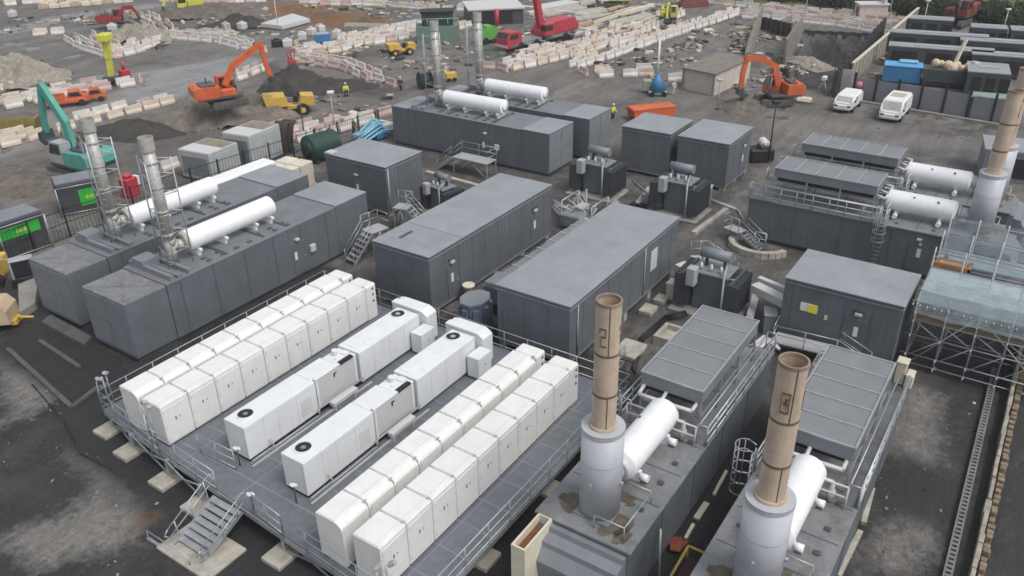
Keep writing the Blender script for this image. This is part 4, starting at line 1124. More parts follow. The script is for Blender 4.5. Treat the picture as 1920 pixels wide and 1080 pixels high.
x = 22.0
while x < 62:
    y0 = -1.78+(x-29)*(.2/20.4); ln = rr.uniform(.5, 1.1)
    b.box(x, y0-.09+rr.uniform(-.03, .03), 0, x+ln-.01, y0+.11+rr.uniform(-.03, .03), .72+rr.uniform(-.07, .06), .03); x += ln
b.ob('coping', mat('muddy_coping', (.31, .29, .245), .9, var=.35, scale=2., dirt=.7, dirtcol=(.13, .11, .08)), t)
b = B(); x = 22
while x < 62:
    y0 = -1.78+(x-29)*(.2/20.4); b.box(x, y0-.42+rr.uniform(-.04, .04), 0, x+.26, y0-.16, .45+rr.uniform(-.15, .1), .03); x += .42
b.ob('brick_edge', mat('muddy_brick', (.22, .17, .12), .9, var=.4, scale=3, dirt=.5), t)
for i, (p, l) in enumerate((((1843, 1030), 'white stone lying on the dark ground beyond the retaining wall'), ((1826, 757), 'small white stone on the ground before the perforated channel'), ((1752, 693), 'small pale stone near the scaffold feet'))):
    s = (.16, .1, .13)[i]
    g = B(); bmesh.ops.create_icosphere(g.bm, subdivisions=2, radius=s)
    for v in g.bm.verts: v.co *= 1+.25*noise.noise(v.co*9); v.co.z *= .7
    tag(g.ob('stone', WHITE_GREY, None, at(*p)+Vector((0, 0, s*.4))), l, 'stone')
# timber strips and yellow frame in the gap between the two tan flue generators
for i, (p, q, l) in enumerate((((1362, 885), (1338, 930), 'pale timber strip in the dark gap, farthest from the yellow frame'), ((1325, 945), (1305, 975), 'wide pale timber strip in the dark gap, middle one'), ((1300, 985), (1285, 1012), 'pale timber strip in the dark gap, nearest the yellow frame'))):
    a0, b0 = at(*p), at(*q)
    tag(B().bar(a0+Vector((0, 0, .06)), b0+Vector((0, 0, .06)), (.14, .26, .14)[i], .1).ob('timber_strip', CREAM), l, 'timber', 'timber strips in the gap')
for i, (p, q, l) in enumerate((((1635, 920), (1618, 985), 'mossy kerb length beside the cooler generator, far one'), ((1612, 1000), (1570, 1085), 'mossy kerb length beside the cooler generator, near one'))):
    a0, b0 = at(*p), at(*q)
    tag(B().bar(a0+Vector((0, 0, .1)), b0+Vector((0, 0, .1)), .22, .2).ob('kerb_beam', CONC), l, 'kerb', 'mossy kerbs by the generator')
t = thing('tubular_stand', 'yellow tubular frame standing in the gap between the tan flue generators', 'frame', (23.4, 7.6, 0))
b = B().tube([(-1.2, .35, .9), (.5, .35, 1.1), (.5, -.35, 1.1), (-1.2, -.35, .9)], .06, 8); b.tube([(.5, .35, 0), (.5, .35, 1.1)], .05); b.tube([(.5, -.35, 0), (.5, -.35, 1.1)], .05); b.tube([(-1.2, .35, 0), (-1.2, .35, .9)], .05); b.ob('frame', mat('dull_yellow', (.5, .36, .09), .6, dirt=.4), t)
B().box(-1.1, -.3, .1, .4, .3, .7, .05).ob('motor_block', mat('dark_brown_motor', (.05, .03, .025), .7), t)
b = B(); bmesh.ops.create_icosphere(b.bm, subdivisions=2, radius=.32)
for v in b.bm.verts: v.co *= 1+.7*noise.noise(v.co*5); v.co.z *= .25; v.co.x *= 1.5
tag(b.ob('orange_sheet', mat('faded_orange_sheet', (.22, .06, .025), .8, var=.4, scale=4, dirt=.5), None, at(1270, 1025)+Vector((0, 0, .2))), 'crumpled orange sheet lying in the dark gap by the near generator', 'sheet')
t = thing('steel_prop', 'leaning steel prop between the near generator wall and the dark gap', 'prop', (22.4, 8.55, 0))
B().tube([(0, -.1, 0), (.5, .25, 2.4)], .05, 8).ob('tube', GALV, t); B().box(-.15, -.25, 0, .15, .05, .05).ob('foot', GALV, t)
# kerbed pits before the left generators
for i, (pts, l) in enumerate(((((80, 612), (160, 655), (175, 640), (98, 598)), 'low concrete step in front of the outer generator'),)):
    q = [at(*p) for p in pts]
    tag(B().prism(q, 0, .35).ob('concrete_step', KERB_DARK), l, 'concrete step')
for i, (p, q, l) in enumerate((((15, 655), (135, 765), 'long kerb edging the dark pit before the outer generator'), ((135, 765), (183, 728), 'short kerb closing the dark pit near the lamp mast'), ((75, 640), (150, 690), 'inner kerb of the dark pit before the outer generator'))):
    a0, b0 = at(*p), at(*q)
    tag(B().bar(a0+Vector((0, 0, .05)), b0+Vector((0, 0, .05)), .25, .14).ob('pit_kerb', KERB_DARK), l, 'kerb', 'pit kerbs')
# ------------------------------------------------------------------ earthworks
def heap(loc, rx, ry, h, name, label, cat, m, seed, rz=0., pw=1.0, rough=.25, n=34, group=None):
    bm = bmesh.new(); vs = {}
    for i in range(n+1):
        for j in range(n+1):
            u, v = i/n*2-1, j/n*2-1
            r = math.hypot(u, v)
            wob = 1+.35*noise.noise((u*1.7+seed, v*1.7, seed))
            z = max(0, 1-(r/wob)**1.15)**pw*h
            z *= 1+rough*noise.noise((u*4+seed*3, v*4, 1))*1.4
            if z > 0.02: z += rough*.5*noise.noise((u*11, v*11, seed))
            vs[i, j] = bm.verts.new((u*rx*1.35, v*ry*1.35, z-.05 if z > .02 else -.25))
    for i in range(n):
        for j in range(n):
            f = bm.faces.new((vs[i, j], vs[i+1, j], vs[i+1, j+1], vs[i, j+1])); f.smooth = True
    b = B.__new__(B); b.bm = bm
    o = b.ob(name, m, None, loc); o.rotation_euler = (0, 0, rz)
    return tag(o, label, cat, group)
heap(at(420, 216), 6.2, 4.2, 3.1, 'spoil_heap', 'broad brown grey spoil heap under the orange excavator', 'spoil heap', SOIL_LIGHT, 1.3, R(-40), .75, .4)
heap(at(352, 226), 4.5, 2.8, 1.5, 'spoil_heap', 'smooth low spoil tail sloping down beside the orange excavator heap', 'spoil heap', SOIL, 4.2, R(-40), 1.1)
heap(at(250, 250), 5.2, 2.6, 1.4, 'spoil_heap', 'low dark spoil heap behind the two near flues', 'spoil heap', SOIL_DARK, 7.7, R(-55), 1.1)
heap(at(556, 166), 3.6, 2.8, 2.9, 'spoil_heap', 'dark peaked spoil heap behind the yellow dumper', 'spoil heap', SOIL_DARK, 2.9, R(-45), 1., .35)
heap(at(622, 168), 4.2, 2.0, 1.5, 'spoil_heap', 'long low dark spoil ridge beside the peaked dark heap', 'spoil heap', SOIL_DARK, 5.5, R(-55), .9)
heap(at(22, 155), 5.2, 3.6, 3.0, 'rubble_heap', 'pale crushed rubble heap behind a cream barrier line', 'rubble heap', RUBBLE, 8.1, R(-30), .9, .6)
heap(at(262, 72), 5.2, 2.8, 2.4, 'rubble_heap', 'pale crushed stone heap inside the curved barrier island', 'rubble heap', RUBBLE, 3.3, R(-70), .9, .6)
heap(at(395, 28), 7, 3.5, 2.0, 'spoil_heap', 'wide spoil heap beyond the barrier island', 'spoil heap', SOIL, 9.4, R(-50), .9, .5)
heap(at(450, 48), 5, 2.4, 1.5, 'spoil_heap', 'small dark spoil heap next to the pale concrete raft', 'spoil heap', SOIL_DARK, 6.4, R(-50), .9, .5)
heap(at(60, 335), 7, 3.5, .9, 'spoil_heap', 'low tan spoil bank in front of the teal excavator tracks', 'spoil heap', SOIL, 6.9, R(-60), 1.)
heap(at(1395, 200), 3.0, 1.8, 1.0, 'spoil_heap', 'small spoil heap at the bucket of the orange excavator by the concrete shed', 'spoil heap', SOIL, 3.9, R(10), 1.)
heap(at(1515, 118), 2.8, 1.5, .9, 'spoil_heap', 'pale spoil ridge inside the sheet piled excavation', 'spoil heap', RUBBLE, 2.2, R(60), 1.)

# ------------------------------------------------------------------ barriers
def barmesh(m, nm):
    b = B().extx([(-.25, 0), (-.25, .25), (-.12, .5), (-.09, .95), (.09, .95), (.12, .5), (.25, .25), (.25, 0)], -.93, .93)
    b.box(-.7, -.12, .2, -.4, .12, .3); b.box(.4, -.12, .2, .7, .12, .3)
    o = b.ob('site_barrier', m); me_ = o.data; bpy.data.objects.remove(o); return me_
BM = [barmesh(BARW, 'w'), barmesh(BARP, 'p'), barmesh(BARC, 'c')]
rb = random.Random(21)
BL = []
def barriers(pix, style, label, group, pitch=1.95, jit=.12, z=0.):
    pts = [at(*p) for p in pix]
    for a0, b0 in zip(pts[:-1], pts[1:]):
        d = b0-a0; n = max(1, int(d.length/pitch)); an = math.atan2(d.y, d.x)
        for i in range(n):
            c = a0+d*((i+.5)/n)
            k = {'w': 0, 'c': 2}.get(style)
            if style == 'm': k = rb.choice((0, 0, 1, 2))
            if style == 'p': k = rb.choice((0, 1, 1))
            BL.append((c.x+rb.uniform(-jit, jit), c.y+rb.uniform(-jit, jit), an+rb.uniform(-.1, .1), k, label, group))
L = [
 ([(0, 173), (97, 149)], 'c', 'cream plastic barrier in the straight line before the crushed rubble heap', 'barriers before the rubble heap'),
 ([(122, 76), (150, 93), (200, 108)], 'w', 'dusty white barrier on the near side of the curved barrier island', 'barriers of the island, near side'),
 ([(140, 72), (200, 98), (235, 92)], 'm', 'mixed barrier in the second row of the curved barrier island', 'barriers of the island, second row'),
 ([(200, 108), (245, 95), (305, 76)], 'w', 'pale barrier below the crushed stone heap of the island', 'barriers of the island, stone side'),
 ([(305, 76), (288, 52), (250, 33)], 'c', 'cream barrier curving behind the crushed stone heap', 'barriers of the island, far side'),
 ([(310, 72), (400, 80), (450, 92), (505, 99)], 'w', 'white barrier in the long line running from the island past the orange boom', 'barriers past the orange boom'),
 ([(320, 66), (420, 74)], 'm', 'mixed barrier in the short double row beside the island', 'barriers double row'),
 ([(0, 207), (60, 195), (130, 179)], 'w', 'white barrier in the line behind the teal excavator arm', 'barriers behind the teal arm'),
 ([(130, 179), (215, 166), (262, 158), (264, 150)], 'm', 'mixed barrier at the foot of the yellow boom lift', 'barriers at the boom lift'),
 ([(60, 185), (140, 168), (200, 160)], 'p', 'faded pink barrier in the back row near the boom lift', 'barriers back row by the boom lift'),
 ([(0, 278), (45, 268), (90, 252)], 'm', 'peach barrier in the line left of the teal excavator', 'barriers beside the teal excavator'),
 ([(100, 249), (200, 226), (330, 191)], 'c', 'cream barrier in the thin line along the wet haul road', 'barriers along the wet road'),
 ([(440, 153), (470, 143), (503, 128)], 'w', 'white barrier behind the stick of the orange excavator', 'barriers behind the orange stick'),
 ([(545, 112), (640, 124), (700, 150), (745, 165)], 'm', 'mixed barrier in the line behind the dark peaked heap', 'barriers behind the dark heap'),
 ([(560, 108), (640, 97), (720, 76), (800, 62)], 'm', 'mixed barrier in the straight line leading to the dark green rig', 'barriers to the dark rig'),
 ([(640, 78), (720, 62), (800, 48)], 'w', 'white barrier in the upper line leading to the dark green rig', 'upper barriers to the dark rig'),
 ([(700, 84), (790, 68)], 'p', 'pink barrier beside the small yellow roller', 'barriers by the roller'),
 ([(960, 133), (1000, 122), (1080, 98), (1130, 84)], 'c', 'cream barrier in the thick line below the red crane', 'barriers below the crane'),
 ([(950, 126), (1000, 112), (1080, 90)], 'w', 'white barrier in the second row below the red crane', 'second barriers below the crane'),
 ([(1130, 84), (1200, 67), (1283, 28)], 'w', 'white barrier in the long line right of the red crane', 'barriers beyond the crane'),
 ([(1080, 130), (1150, 108), (1230, 79), (1290, 60), (1385, 28)], 'w', 'white barrier in the long straight line by the blue coned mast', 'barriers by the blue cone'),
 ([(1082, 134), (1110, 146), (1165, 143), (1228, 142)], 'p', 'pink barrier in the low line before the blue coned mast', 'barriers before the blue cone'),
 ([(1385, 28), (1450, 34), (1560, 43), (1672, 62)], 'p', 'faded pink barrier along the top of the sheet piled excavation', 'barriers above the excavation'),
 ([(1400, 24), (1500, 34), (1672, 54)], 'm', 'mixed barrier in the second row above the excavation', 'second barriers above the excavation'),
 ([(1315, 6), (1400, 15), (1480, 23), (1560, 30), (1690, 48)], 'm', 'mixed barrier along the grass bank', 'barriers along the grass'),
 ([(1085, 126), (1160, 102), (1240, 72), (1385, 24)], 'w', 'white barrier in the rear row by the blue coned mast', 'rear barriers by the blue cone'),
 ([(985, 128), (1085, 104), (1140, 88), (1205, 72)], 'm', 'mixed barrier in the outer row below the red crane', 'outer barriers below the crane'),
 ([(1000, 108), (1090, 84), (1180, 56)], 'c', 'cream barrier in the inner row below the red crane', 'inner barriers below the crane'),
 ([(1200, 62), (1280, 24)], 'c', 'cream barrier beyond the lime yellow excavator', 'barriers beyond the lime excavator'),
 ([(1390, 34), (1470, 40), (1565, 50), (1660, 66)], 'w', 'white barrier closest to the excavation edge', 'barriers closest to the excavation'),
 ([(1420, 20), (1560, 36), (1690, 55)], 'p', 'pink barrier in the rear row above the excavation', 'rear barriers above the excavation'),
 ([(310, 68), (400, 74), (470, 88)], 'w', 'white barrier in the rear row running past the orange boom', 'rear barriers past the orange boom'),
 ([(205, 112), (255, 100), (300, 84)], 'm', 'mixed barrier in front of the crushed stone heap', 'barriers in front of the stone heap'),
 ([(0, 198), (60, 187)], 'm', 'mixed barrier in the rear row behind the teal excavator arm', 'rear barriers behind the teal arm'),
 ([(0, 268), (60, 256)], 'c', 'peach barrier in the rear row beside the teal excavator', 'rear barriers beside the teal excavator'),
 ([(550, 104), (640, 91), (710, 72)], 'w', 'white barrier in the near row leading to the dark green rig', 'near barriers to the dark rig'),
 ([(560, 118), (640, 130), (690, 152)], 'p', 'pink barrier in the inner row behind the dark peaked heap', 'inner barriers behind the dark heap'),
 ([(600, 10), (720, 12), (800, 20), (880, 20)], 'm', 'mixed barrier on the far side of the clay pit', 'barriers on the far side of the pit'),
 ([(300, 4), (420, 6), (500, 3)], 'm', 'mixed barrier along the top of the frame', 'barriers along the far road'),
 ([(880, 34), (960, 12)], 'p', 'pink barrier by the white roofed store front', 'barriers by the store front'),
 ([(545, 272), (600, 258), (700, 230)], 'w', 'white barrier in the inner row behind the dark security fence', 'inner barriers behind the fence'),
 ([(1080, 108), (1128, 91)], 'c', 'cream barrier of the short loose line on the haul road', 'loose barriers on the road'),
 ([(900, 128), (930, 130), (955, 136)], 'p', 'pink barrier block behind the rear silencer', 'barriers behind the silencer'),
 ([(530, 268), (580, 256), (640, 238), (735, 212)], 'p', 'pink barrier standing behind the dark security fence', 'barriers behind the fence'),
 ([(525, 258), (640, 230)], 'm', 'mixed barrier in the outer row behind the dark security fence', 'outer barriers behind the fence'),
 ([(300, 325), (345, 308)], 'p', 'pink barrier beside the smaller grey generator box', 'barriers by the grey box'),
 ([(60, 68), (125, 63)], 'm', 'mixed barrier stacked near the top corner puddle', 'barriers by the puddle'),
 ([(0, 12), (40, 8), (110, 4)], 'w', 'white barrier along the farthest haul road edge', 'barriers on the farthest edge'),
 ([(560, 6), (640, 8), (700, 6)], 'm', 'mixed barrier beyond the clay pit', 'barriers beyond the clay pit'),
 ([(1290, 150), (1240, 152)], 'w', 'white barrier between the blue coned mast and the concrete shed', 'barriers by the shed'),
 ([(840, 62), (900, 45), (960, 25)], 'm', 'mixed barrier beside the white roofed store', 'barriers by the store'),
]
for l in L: barriers(*l)
for l in list(L):
    pts = [at(*p) for p in l[0]]
    if min(p.length for p in pts) < 84: continue
    for a0, b0 in zip(pts[:-1], pts[1:]):
        d = b0-a0; nrm = Vector((-d.y, d.x, 0)).normalized()
        if nrm.dot(Vector((a0.x, a0.y, 0))) < 0: nrm = -nrm
        for off in (1.3, 2.7):
            n = max(1, int(d.length/2.0))
            for i in range(n):
                if rb.random() < (.35 if off < 2 else .7): continue
                c = a0+d*((i+.5)/n)+nrm*(off+rb.uniform(-.15, .15)); BL.append((c.x, c.y, math.atan2(d.y, d.x)+rb.uniform(-.15, .15), rb.choice((0, 0, 0, 1, 2)), l[2], l[3]))
BL.sort(key=lambda b: (b[0]**2+b[1]**2))
for (x, y, an, k, lab, grp) in BL[:285]:
    o = bpy.data.objects.new('site_barrier', BM[k]); COL.objects.link(o); o.location = (x, y, 0); o.rotation_euler = (0, 0, an); tag(o, lab, 'barrier', grp)
far = bmesh.new()
for (x, y, an, k, lab, grp) in BL[285:]:
    n0 = len(far.faces); far.from_mesh(BM[k]); far.faces.ensure_lookup_table(); vs = set()
    M = Matrix.Translation((x, y, 0)) @ Matrix.Rotation(an, 4, 'Z')
    for f in far.faces[n0:]:
        f.material_index = k; vs.update(f.verts)
    for v in vs: v.co = M @ v.co
me_ = bpy.data.meshes.new('far_barriers'); far.to_mesh(me_); far.free()
for m_ in (BARW, BARP, BARC): me_.materials.append(m_)
o = bpy.data.objects.new('far_barriers', me_); COL.objects.link(o); o['kind'] = 'stuff'; o['label'] = 'mass of far plastic barriers in rows across the distant site'; o['category'] = 'barriers'
print('barriers', len(BL))

# timber formwork rows and concrete strips
def slab(px4, z0, z1, name, label, cat, m, group=None):
    q = [at(*p) for p in px4]
    c = sum(q, Vector())/len(q)
    o = B().prism([v-c for v in q], z0, z1).ob(name, m, None, c)
    return tag(o, label, cat, group)
for i, (p, q) in enumerate((((72, 17), (250, 3)), ((78, 10), (215, 1)))):
    a0, b0 = at(*p), at(*q)
    d = (b0-a0); n = 9
    for k in range(n):
        c = a0+d*((k+.5)/n)
        o = B().box(-d.length/n*.47, -.6, 0, d.length/n*.47, .6, .5+.12*((k*7) % 3), .03).box(-d.length/n*.4, -.4, .5, d.length/n*.3, .45, .85).ob('timber_stack', CREAM if (k+i) % 3 else TIMBER, None, c)
        o.rotation_euler = (0, 0, math.atan2(d.y, d.x))
        tag(o, ('pale timber stack in the front row along the farthest haul road' if i == 0 else 'pale timber stack in the rear row along the farthest haul road'), 'timber stack', ('front' if i == 0 else 'rear')+' timber stacks')
slab([(490, 53), (530, 58), (582, 44), (550, 34)], .2, .8, 'concrete_raft', 'pale square concrete raft beside the clay pit', 'concrete raft', WHITE_GREY)
FR = random.Random(31)
for i in range(16):
    px = 985+FR.uniform(0, 260); py = 8+FR.uniform(0, 60); c = at(px, py); a = at(1075, 56); b_ = at(1200, 18); an = math.atan2(b_.y-a.y, b_.x-a.x)+(math.pi/2 if i % 3 == 0 else 0)
    o = B().box(-FR.uniform(2, 4.5), -.4, 0, FR.uniform(2, 4.5), .4, FR.uniform(.3, .6), .03).ob('formwork_beam', (CREAM, WHITE_GREY, TIMBER, CONC)[i % 4], None, c); o.rotation_euler = (0, 0, an)
    tag(o, 'loose formwork beam lying among the far concrete foundations', 'beam', 'formwork beams among the foundations')
SL = [([(1015, 22), (1090, 8), (1060, 4), (1005, 14)], 'palest concrete foundation beyond the crane boom'), ([(1022, 34), (1100, 20), (1085, 12), (1015, 24)], 'concrete foundation directly above the crane superstructure'),
      ([(1075, 36), (1140, 26), (1130, 17), (1085, 24)], 'concrete foundation with a thin post beside it'), ([(1080, 42), (1130, 36), (1150, 28), (1078, 34)], 'narrow concrete foundation behind the crane counterweight'),
      ([(1090, 14), (1160, 4), (1135, -2), (1085, 6)], 'farthest concrete foundation beside the small yellow machine'), ([(1150, 52), (1230, 36), (1215, 28), (1140, 44)], 'concrete foundation between the two timber beam rows')]
for (p, l) in SL: slab(p, .1, .45, 'foundation', l, 'foundation', WHITE_GREY if 'palest' in l else CONC, 'concrete foundations')
for i, (p, q, m, l) in enumerate((((1075, 56), (1200, 18), TIMBER, 'orange brown timber beam row across the foundations'), ((1110, 46), (1225, 14), CREAM, 'cream timber beam row across the foundations'), ((1150, 65), (1250, 32), CREAM, 'cream beam row beside the long white barriers'), ((1085, 60), (1150, 70), WHITE_GREY, 'short pale beam lying below the crane counterweight'), ((1140, 64), (1175, 60), MAGENTA, 'dark red beam bundle below the foundations'))):
    a0, b0 = at(*p), at(*q); a0.z = b0.z = .4
    tag(B().bar(a0, b0, .7, .6).ob('beam', m), l, 'beam', 'beams on the foundations')
a0 = at(640, 50); 
slab([(645, 58), (725, 58), (728, 52), (648, 50)], 0, .7, 'kerb_bank', 'pale stone bank along the edge of the clay pit', 'stone bank', RUBBLE)
rr = random.Random(4)
for i, (p, m, l) in enumerate((((568, 75), WHITE_GREY, 'white bulk bag nearest the clay pit edge'), ((585, 66), WHITE_GREY, 'white bulk bag behind the blue container'), ((602, 60), WHITE_GREY, 'tall white bulk bag pile at the clay pit'), ((632, 70), WHITE_GREY, 'white bulk bag right beside the blue container'), ((455, 55), WHITE_GREY, 'single white bulk bag by the pale raft'), ((425, 56), CONC, 'grey bulk bag by the pale raft'), ((520, 88), BLACK, 'black bulk bag near the orange boom tip'), ((540, 88), WHITE_GREY, 'white bulk bag near the orange boom tip'), ((212, 58), WHITE_GREY, 'white bulk bag inside the barrier island'), ((25, 32), WHITE_GREY, 'small white bulk bag on the farthest road'), ((848, 71), WHITE_GREY, 'white bag on the road between the two rear flues'))):
    b = B().box(-.7, -.6, 0, .7, .6, 1.1, .18, 2); b.box(-.3, -.25, 1.08, .3, .3, 1.3, .08)
    o = b.ob('bulk_bag', m, None, at(*p)); o.rotation_euler = (0, 0, rr.uniform(0, 3)); tag(o, l, 'bulk bag', 'bulk bags')
t = thing('skip', 'small blue open container among white bulk bags', 'skip', at(606, 80), R(-40))
B().box(-1.1, -.8, .15, 1.1, .8, 1.4, .08).ob('body', BLUE, t); B().box(-.95, -.65, 1.39, .95, .65, 1.42).ob('load', CONC, t)
t = thing('skip', 'muddy yellow brown skip left of the teal excavator', 'skip', at(20, 243), R(-50))
B().exty([(-3.4, 1.5), (-2.9, .1), (2.9, .1), (3.4, 1.5)], -1.2, 1.2).ob('body', mat('mud_yellow', (.24, .19, .05), .7, var=.3, dirt=.5), t); B().box(-3.1, -1.05, 1.48, 3.1, 1.05, 1.52).ob('load', SOIL, t)

# ------------------------------------------------------------------ machines
def excavator(loc, rz, label, col, boom, stick, bucket, slew=0., sc=1., bodyL=3.2, cabside=1):
    t = thing('excavator', label, 'excavator', loc, rz)
    for s in (-1, 1):
        prof = [(-1.9, .35), (-1.7, .05), (1.7, .05), (1.95, .4), (1.75, .8), (-1.75, .8)]
        tr = B().exty(prof, s*1.05-.28, s*1.05+.28).ob('track', mat('muddy_track', (.10, .09, .08), .85, var=.3, dirt=.5), t)
        b = B()
        for k in range(5): b.cyl((-1.3+k*.65, s*1.05-.31, .3), (-1.3+k*.65, s*1.05+.31, .3), .2, n=10)
        islands(b, 'roller', GREY_DARK, tr)
    B().cyl((0, 0, .75), (0, 0, 1.05), .75, n=18).ob('slew_ring', GREY_DARK, t)
    b = B().box(-bodyL, -1.35, 1.05, .9, 1.35, 1.3, .03); b.ob('deck', GREY_DARK, t)
    b = B().exty([(-bodyL, 1.2), (-bodyL-.35, 1.5), (-bodyL-.3, 2.2), (-bodyL, 2.45), (-.9, 2.35), (-.9, 1.25)], -1.35, 1.35).ob('engine_housing', col, t)
    B().box(-.85, -1.35, 1.3, .7, -.55, 1.95, .05).ob('side_box', col, t)
    b2 = B().box(-bodyL+.5, -.9, 2.4, -1.2, .9, 2.6, .05); b2.cyl((-1.8, .5, 2.5), (-1.8, .5, 3.05), .08, n=8); b2.ob('engine_cover', GREY_DARK, t)
    c = B().exty([(-.75, 1.3), (-.75, 3.0), (.55, 3.0), (.95, 2.2), (.95, 1.3)], cabside*.85-.45, cabside*.85+.45).ob('cab', GREY_LIGHT if col == TEAL else col, t)
    B().exty([(-.55, 2.05), (-.55, 2.85), (.5, 2.85), (.82, 2.15), (.82, 2.05)], cabside*.85-.47, cabside*.85+.47).ob('window', GLASS, c)
    B().bar((.6, cabside*.85, 2.95), (.98, cabside*.85, 2.1), .75, .05).ob('windscreen', GLASS, c)
    def taper(pts, w0, wd):
        b = B()
        for i, (p, q) in enumerate(zip(pts[:-1], pts[1:])):
            b.bar((p[0], 0, p[1]), (q[0], 0, q[1]), wd, w0[i])
            b.cyl((q[0], -wd/2-.02, q[1]), (q[0], wd/2+.02, q[1]), w0[i]*.52, n=12)
        return b
    taper(boom, [.62]*3+[.5]*4, .42).ob('boom', col, t)
    taper(stick, [.48]*5, .34).ob('stick', col, t)
    bx, bz = stick[-1]
    B().exty([(bx-.1, bz+.1), (bx+.35, bz-.1), (bx+.4, bz-.7), (bx-.2, bz-1.05), (bx-.8, bz-.75), (bx-.55, bz-.5), (bx-.15, bz-.6)] if bucket else [(bx-.2, bz), (bx+.2, bz), (bx+.2, bz-.6), (bx-.2, bz-.6)], -.55, .55).ob('bucket', GREY_DARK, t)
    b = B()
    p, q = Vector((.9, 0, 1.5)), Vector((boom[1][0]+.1, 0, boom[1][1]-.1))
    for s in (-.32, .32):
        b.cyl(p+Vector((0, s, 0)), p.lerp(q, .6)+Vector((0, s, 0)), .1, n=8); b.cyl(p.lerp(q, .6)+Vector((0, s, 0)), q+Vector((0, s, 0)), .055, n=8)
    mb = Vector((boom[-2][0], 0, boom[-2][1]+.4)); b.cyl(mb, Vector((stick[0][0], 0, stick[0][1]+.45)), .09, n=8)
    b.ob('ram', GREY_MID, t)
    t.scale = (sc, sc, sc)
    return t
E1P = at(430, 200, 2.1); E1R = R(-24); E1A = ([(-.1, 2.1), (1.1, 4.0), (3.5, 5.4), (4.2, 5.7)], [(4.2, 6.1), (4.5, 3.7), (4.8, 2.4)], True)
excavator(E1P+Vector((0, 0, .15)), E1R, 'orange excavator reaching over a spoil heap towards the yellow dumper', ORANGE, *E1A)
excavator(at(146, 326), R(94.3), 'teal excavator with raised boom beside the near flues', TEAL, [(-.4, 2.2), (-.2, 4.3), (1.6, 6.9)], [(1.7, 6.9), (2.5, 4.5), (2.7, 3.2)], True, 0, 1.13, 3.3, 1)
excavator(at(1450, 195), R(131.4), 'orange excavator with arched boom in front of the concrete shed', ORANGE, [(-.2, 2.2), (.4, 4.2), (1.9, 5.1), (3.6, 5.2)], [(3.7, 5.3), (4.0, 3.6), (4.0, 2.0)], True, 0, 1., 2.6, -1)
excavator(at(225, 52), R(-35), 'small dark red excavator working in the crushed stone heap', mat('dull_red_paint', (.25, .03, .03), .5, dirt=.3), [(.2, 1.9), (1.2, 3.2), (2.6, 3.3)], [(2.6, 3.3), (3.3, 1.9)], True, 0, .95)
excavator(at(345, 26), R(150), 'small yellow excavator beyond the barrier island', LIME, [(.2, 1.9), (1.2, 3.2), (2.6, 3.0)], [(2.6, 3.0), (3.2, 1.6)], True, 0, 1.)
excavator(at(1150, 12), R(120), 'far yellow excavator at the top edge of the foundations', LIME, [(.2, 1.9), (1., 3.4), (2.6, 3.6)], [(2.6, 3.6), (3.2, 1.6)], True, 0, .9)
excavator(at(1252, 45), R(200), 'lime yellow excavator standing at the white barrier corner', LIME, [(.2, 1.9), (1., 3.4), (2.6, 3.6)], [(2.6, 3.6), (3.2, 1.6)], True, 0, .95)
excavator(at(1790, 48), R(170), 'dark red brown excavator by the hedge with its arm folded upward', mat('dark_red_brown', (.2, .045, .03), .6, dirt=.3), [(.2, 1.9), (.6, 4.2), (1.2, 5.6)], [(1.2, 5.6), (2.0, 3.6)], True, 0, 1.3)

def wheel(b, x, y, r, w_=.35): b.cyl((x, y-w_/2, r), (x, y+w_/2, r), r, n=18)
def dumper(loc, rz, label, col, sc=1.):
    t = thing('dumper', label, 'dumper', loc, rz); t.scale = (sc,)*3
    for (x, y) in ((1.3, -.95), (1.3, .95), (-1.2, -.95), (-1.2, .95)):
        b = B(); wheel(b, x, y, .6, .45); wl = b.ob('wheel', BLACK, t); b = B(); b.cyl((x, y-.24, .6), (x, y+.24, .6), .28, n=12); b.ob('rim', col, wl)
    B().box(-2.0, -.55, .6, 1.2, .55, 1.0, .05).ob('chassis', col, t)
    B().exty([(.1, 1.1), (.4, 2.0), (2.4, 2.05), (2.15, 1.0)], -1.1, 1.1).ob('skip', col, t)
    B().exty([(-2.4, .9), (-2.4, 1.8), (-1.2, 1.9), (-.8, 1.2), (-.8, .9)], -.85, .85).ob('engine_housing', col, t)
    B().box(-.9, -.3, 1.2, -.4, .3, 1.9, .08).ob('seat', BLACK, t)
    b = B()
    for y in (-.6, .6): b.tube([(-1.0, y, 1.5), (-1.0, y, 2.6)], .05)
    b.tube([(-1.0, -.6, 2.6), (-1.0, .6, 2.6)], .05); b.ob('roll_bar', GREY_DARK, t)
    return t
dumper(at(545, 214), R(142), 'yellow site dumper waiting beside the orange excavator heap', YELLOW, 1.12)
dumper(at(752, 103), R(150), 'small yellow and red site dumper beside pink barriers', YELLOW, .85)

def pickup(loc, rz, label, col, sc=1.):
    t = thing('utility_truck', label, 'truck', loc, rz); t.scale = (sc,)*3
    B().box(-2.6, -.95, .45, 2.5, .95, .95, .08).ob('body', col, t)
    c = B().exty([(.1, .9), (.3, 1.8), (1.5, 1.8), (1.95, 1.15), (2.5, 1.05), (2.5, .9)], -.9, .9).ob('cab', col, t)
    B().exty([(.3, 1.2), (.4, 1.7), (1.45, 1.7), (1.8, 1.2)], -.92, .92).ob('window', GLASS, c)
    b = B().box(-2.6, -.95, .95, -2.5, .95, 1.4); b.box(-2.6, -.95, .95, -.1, -.87, 1.4); b.box(-2.6, .87, .95, -.1, .95, 1.4); b.ob('load_side', col, t)
    B().box(-2.3, -.7, .95, -.6, .7, 1.35, .1).ob('load', RUST, t)
    for (x, y) in ((-1.6, -.85), (-1.6, .85), (1.6, -.85), (1.6, .85)):
        b = B(); wheel(b, x, y, .4, .25); b.ob('wheel', BLACK, t)
    return t
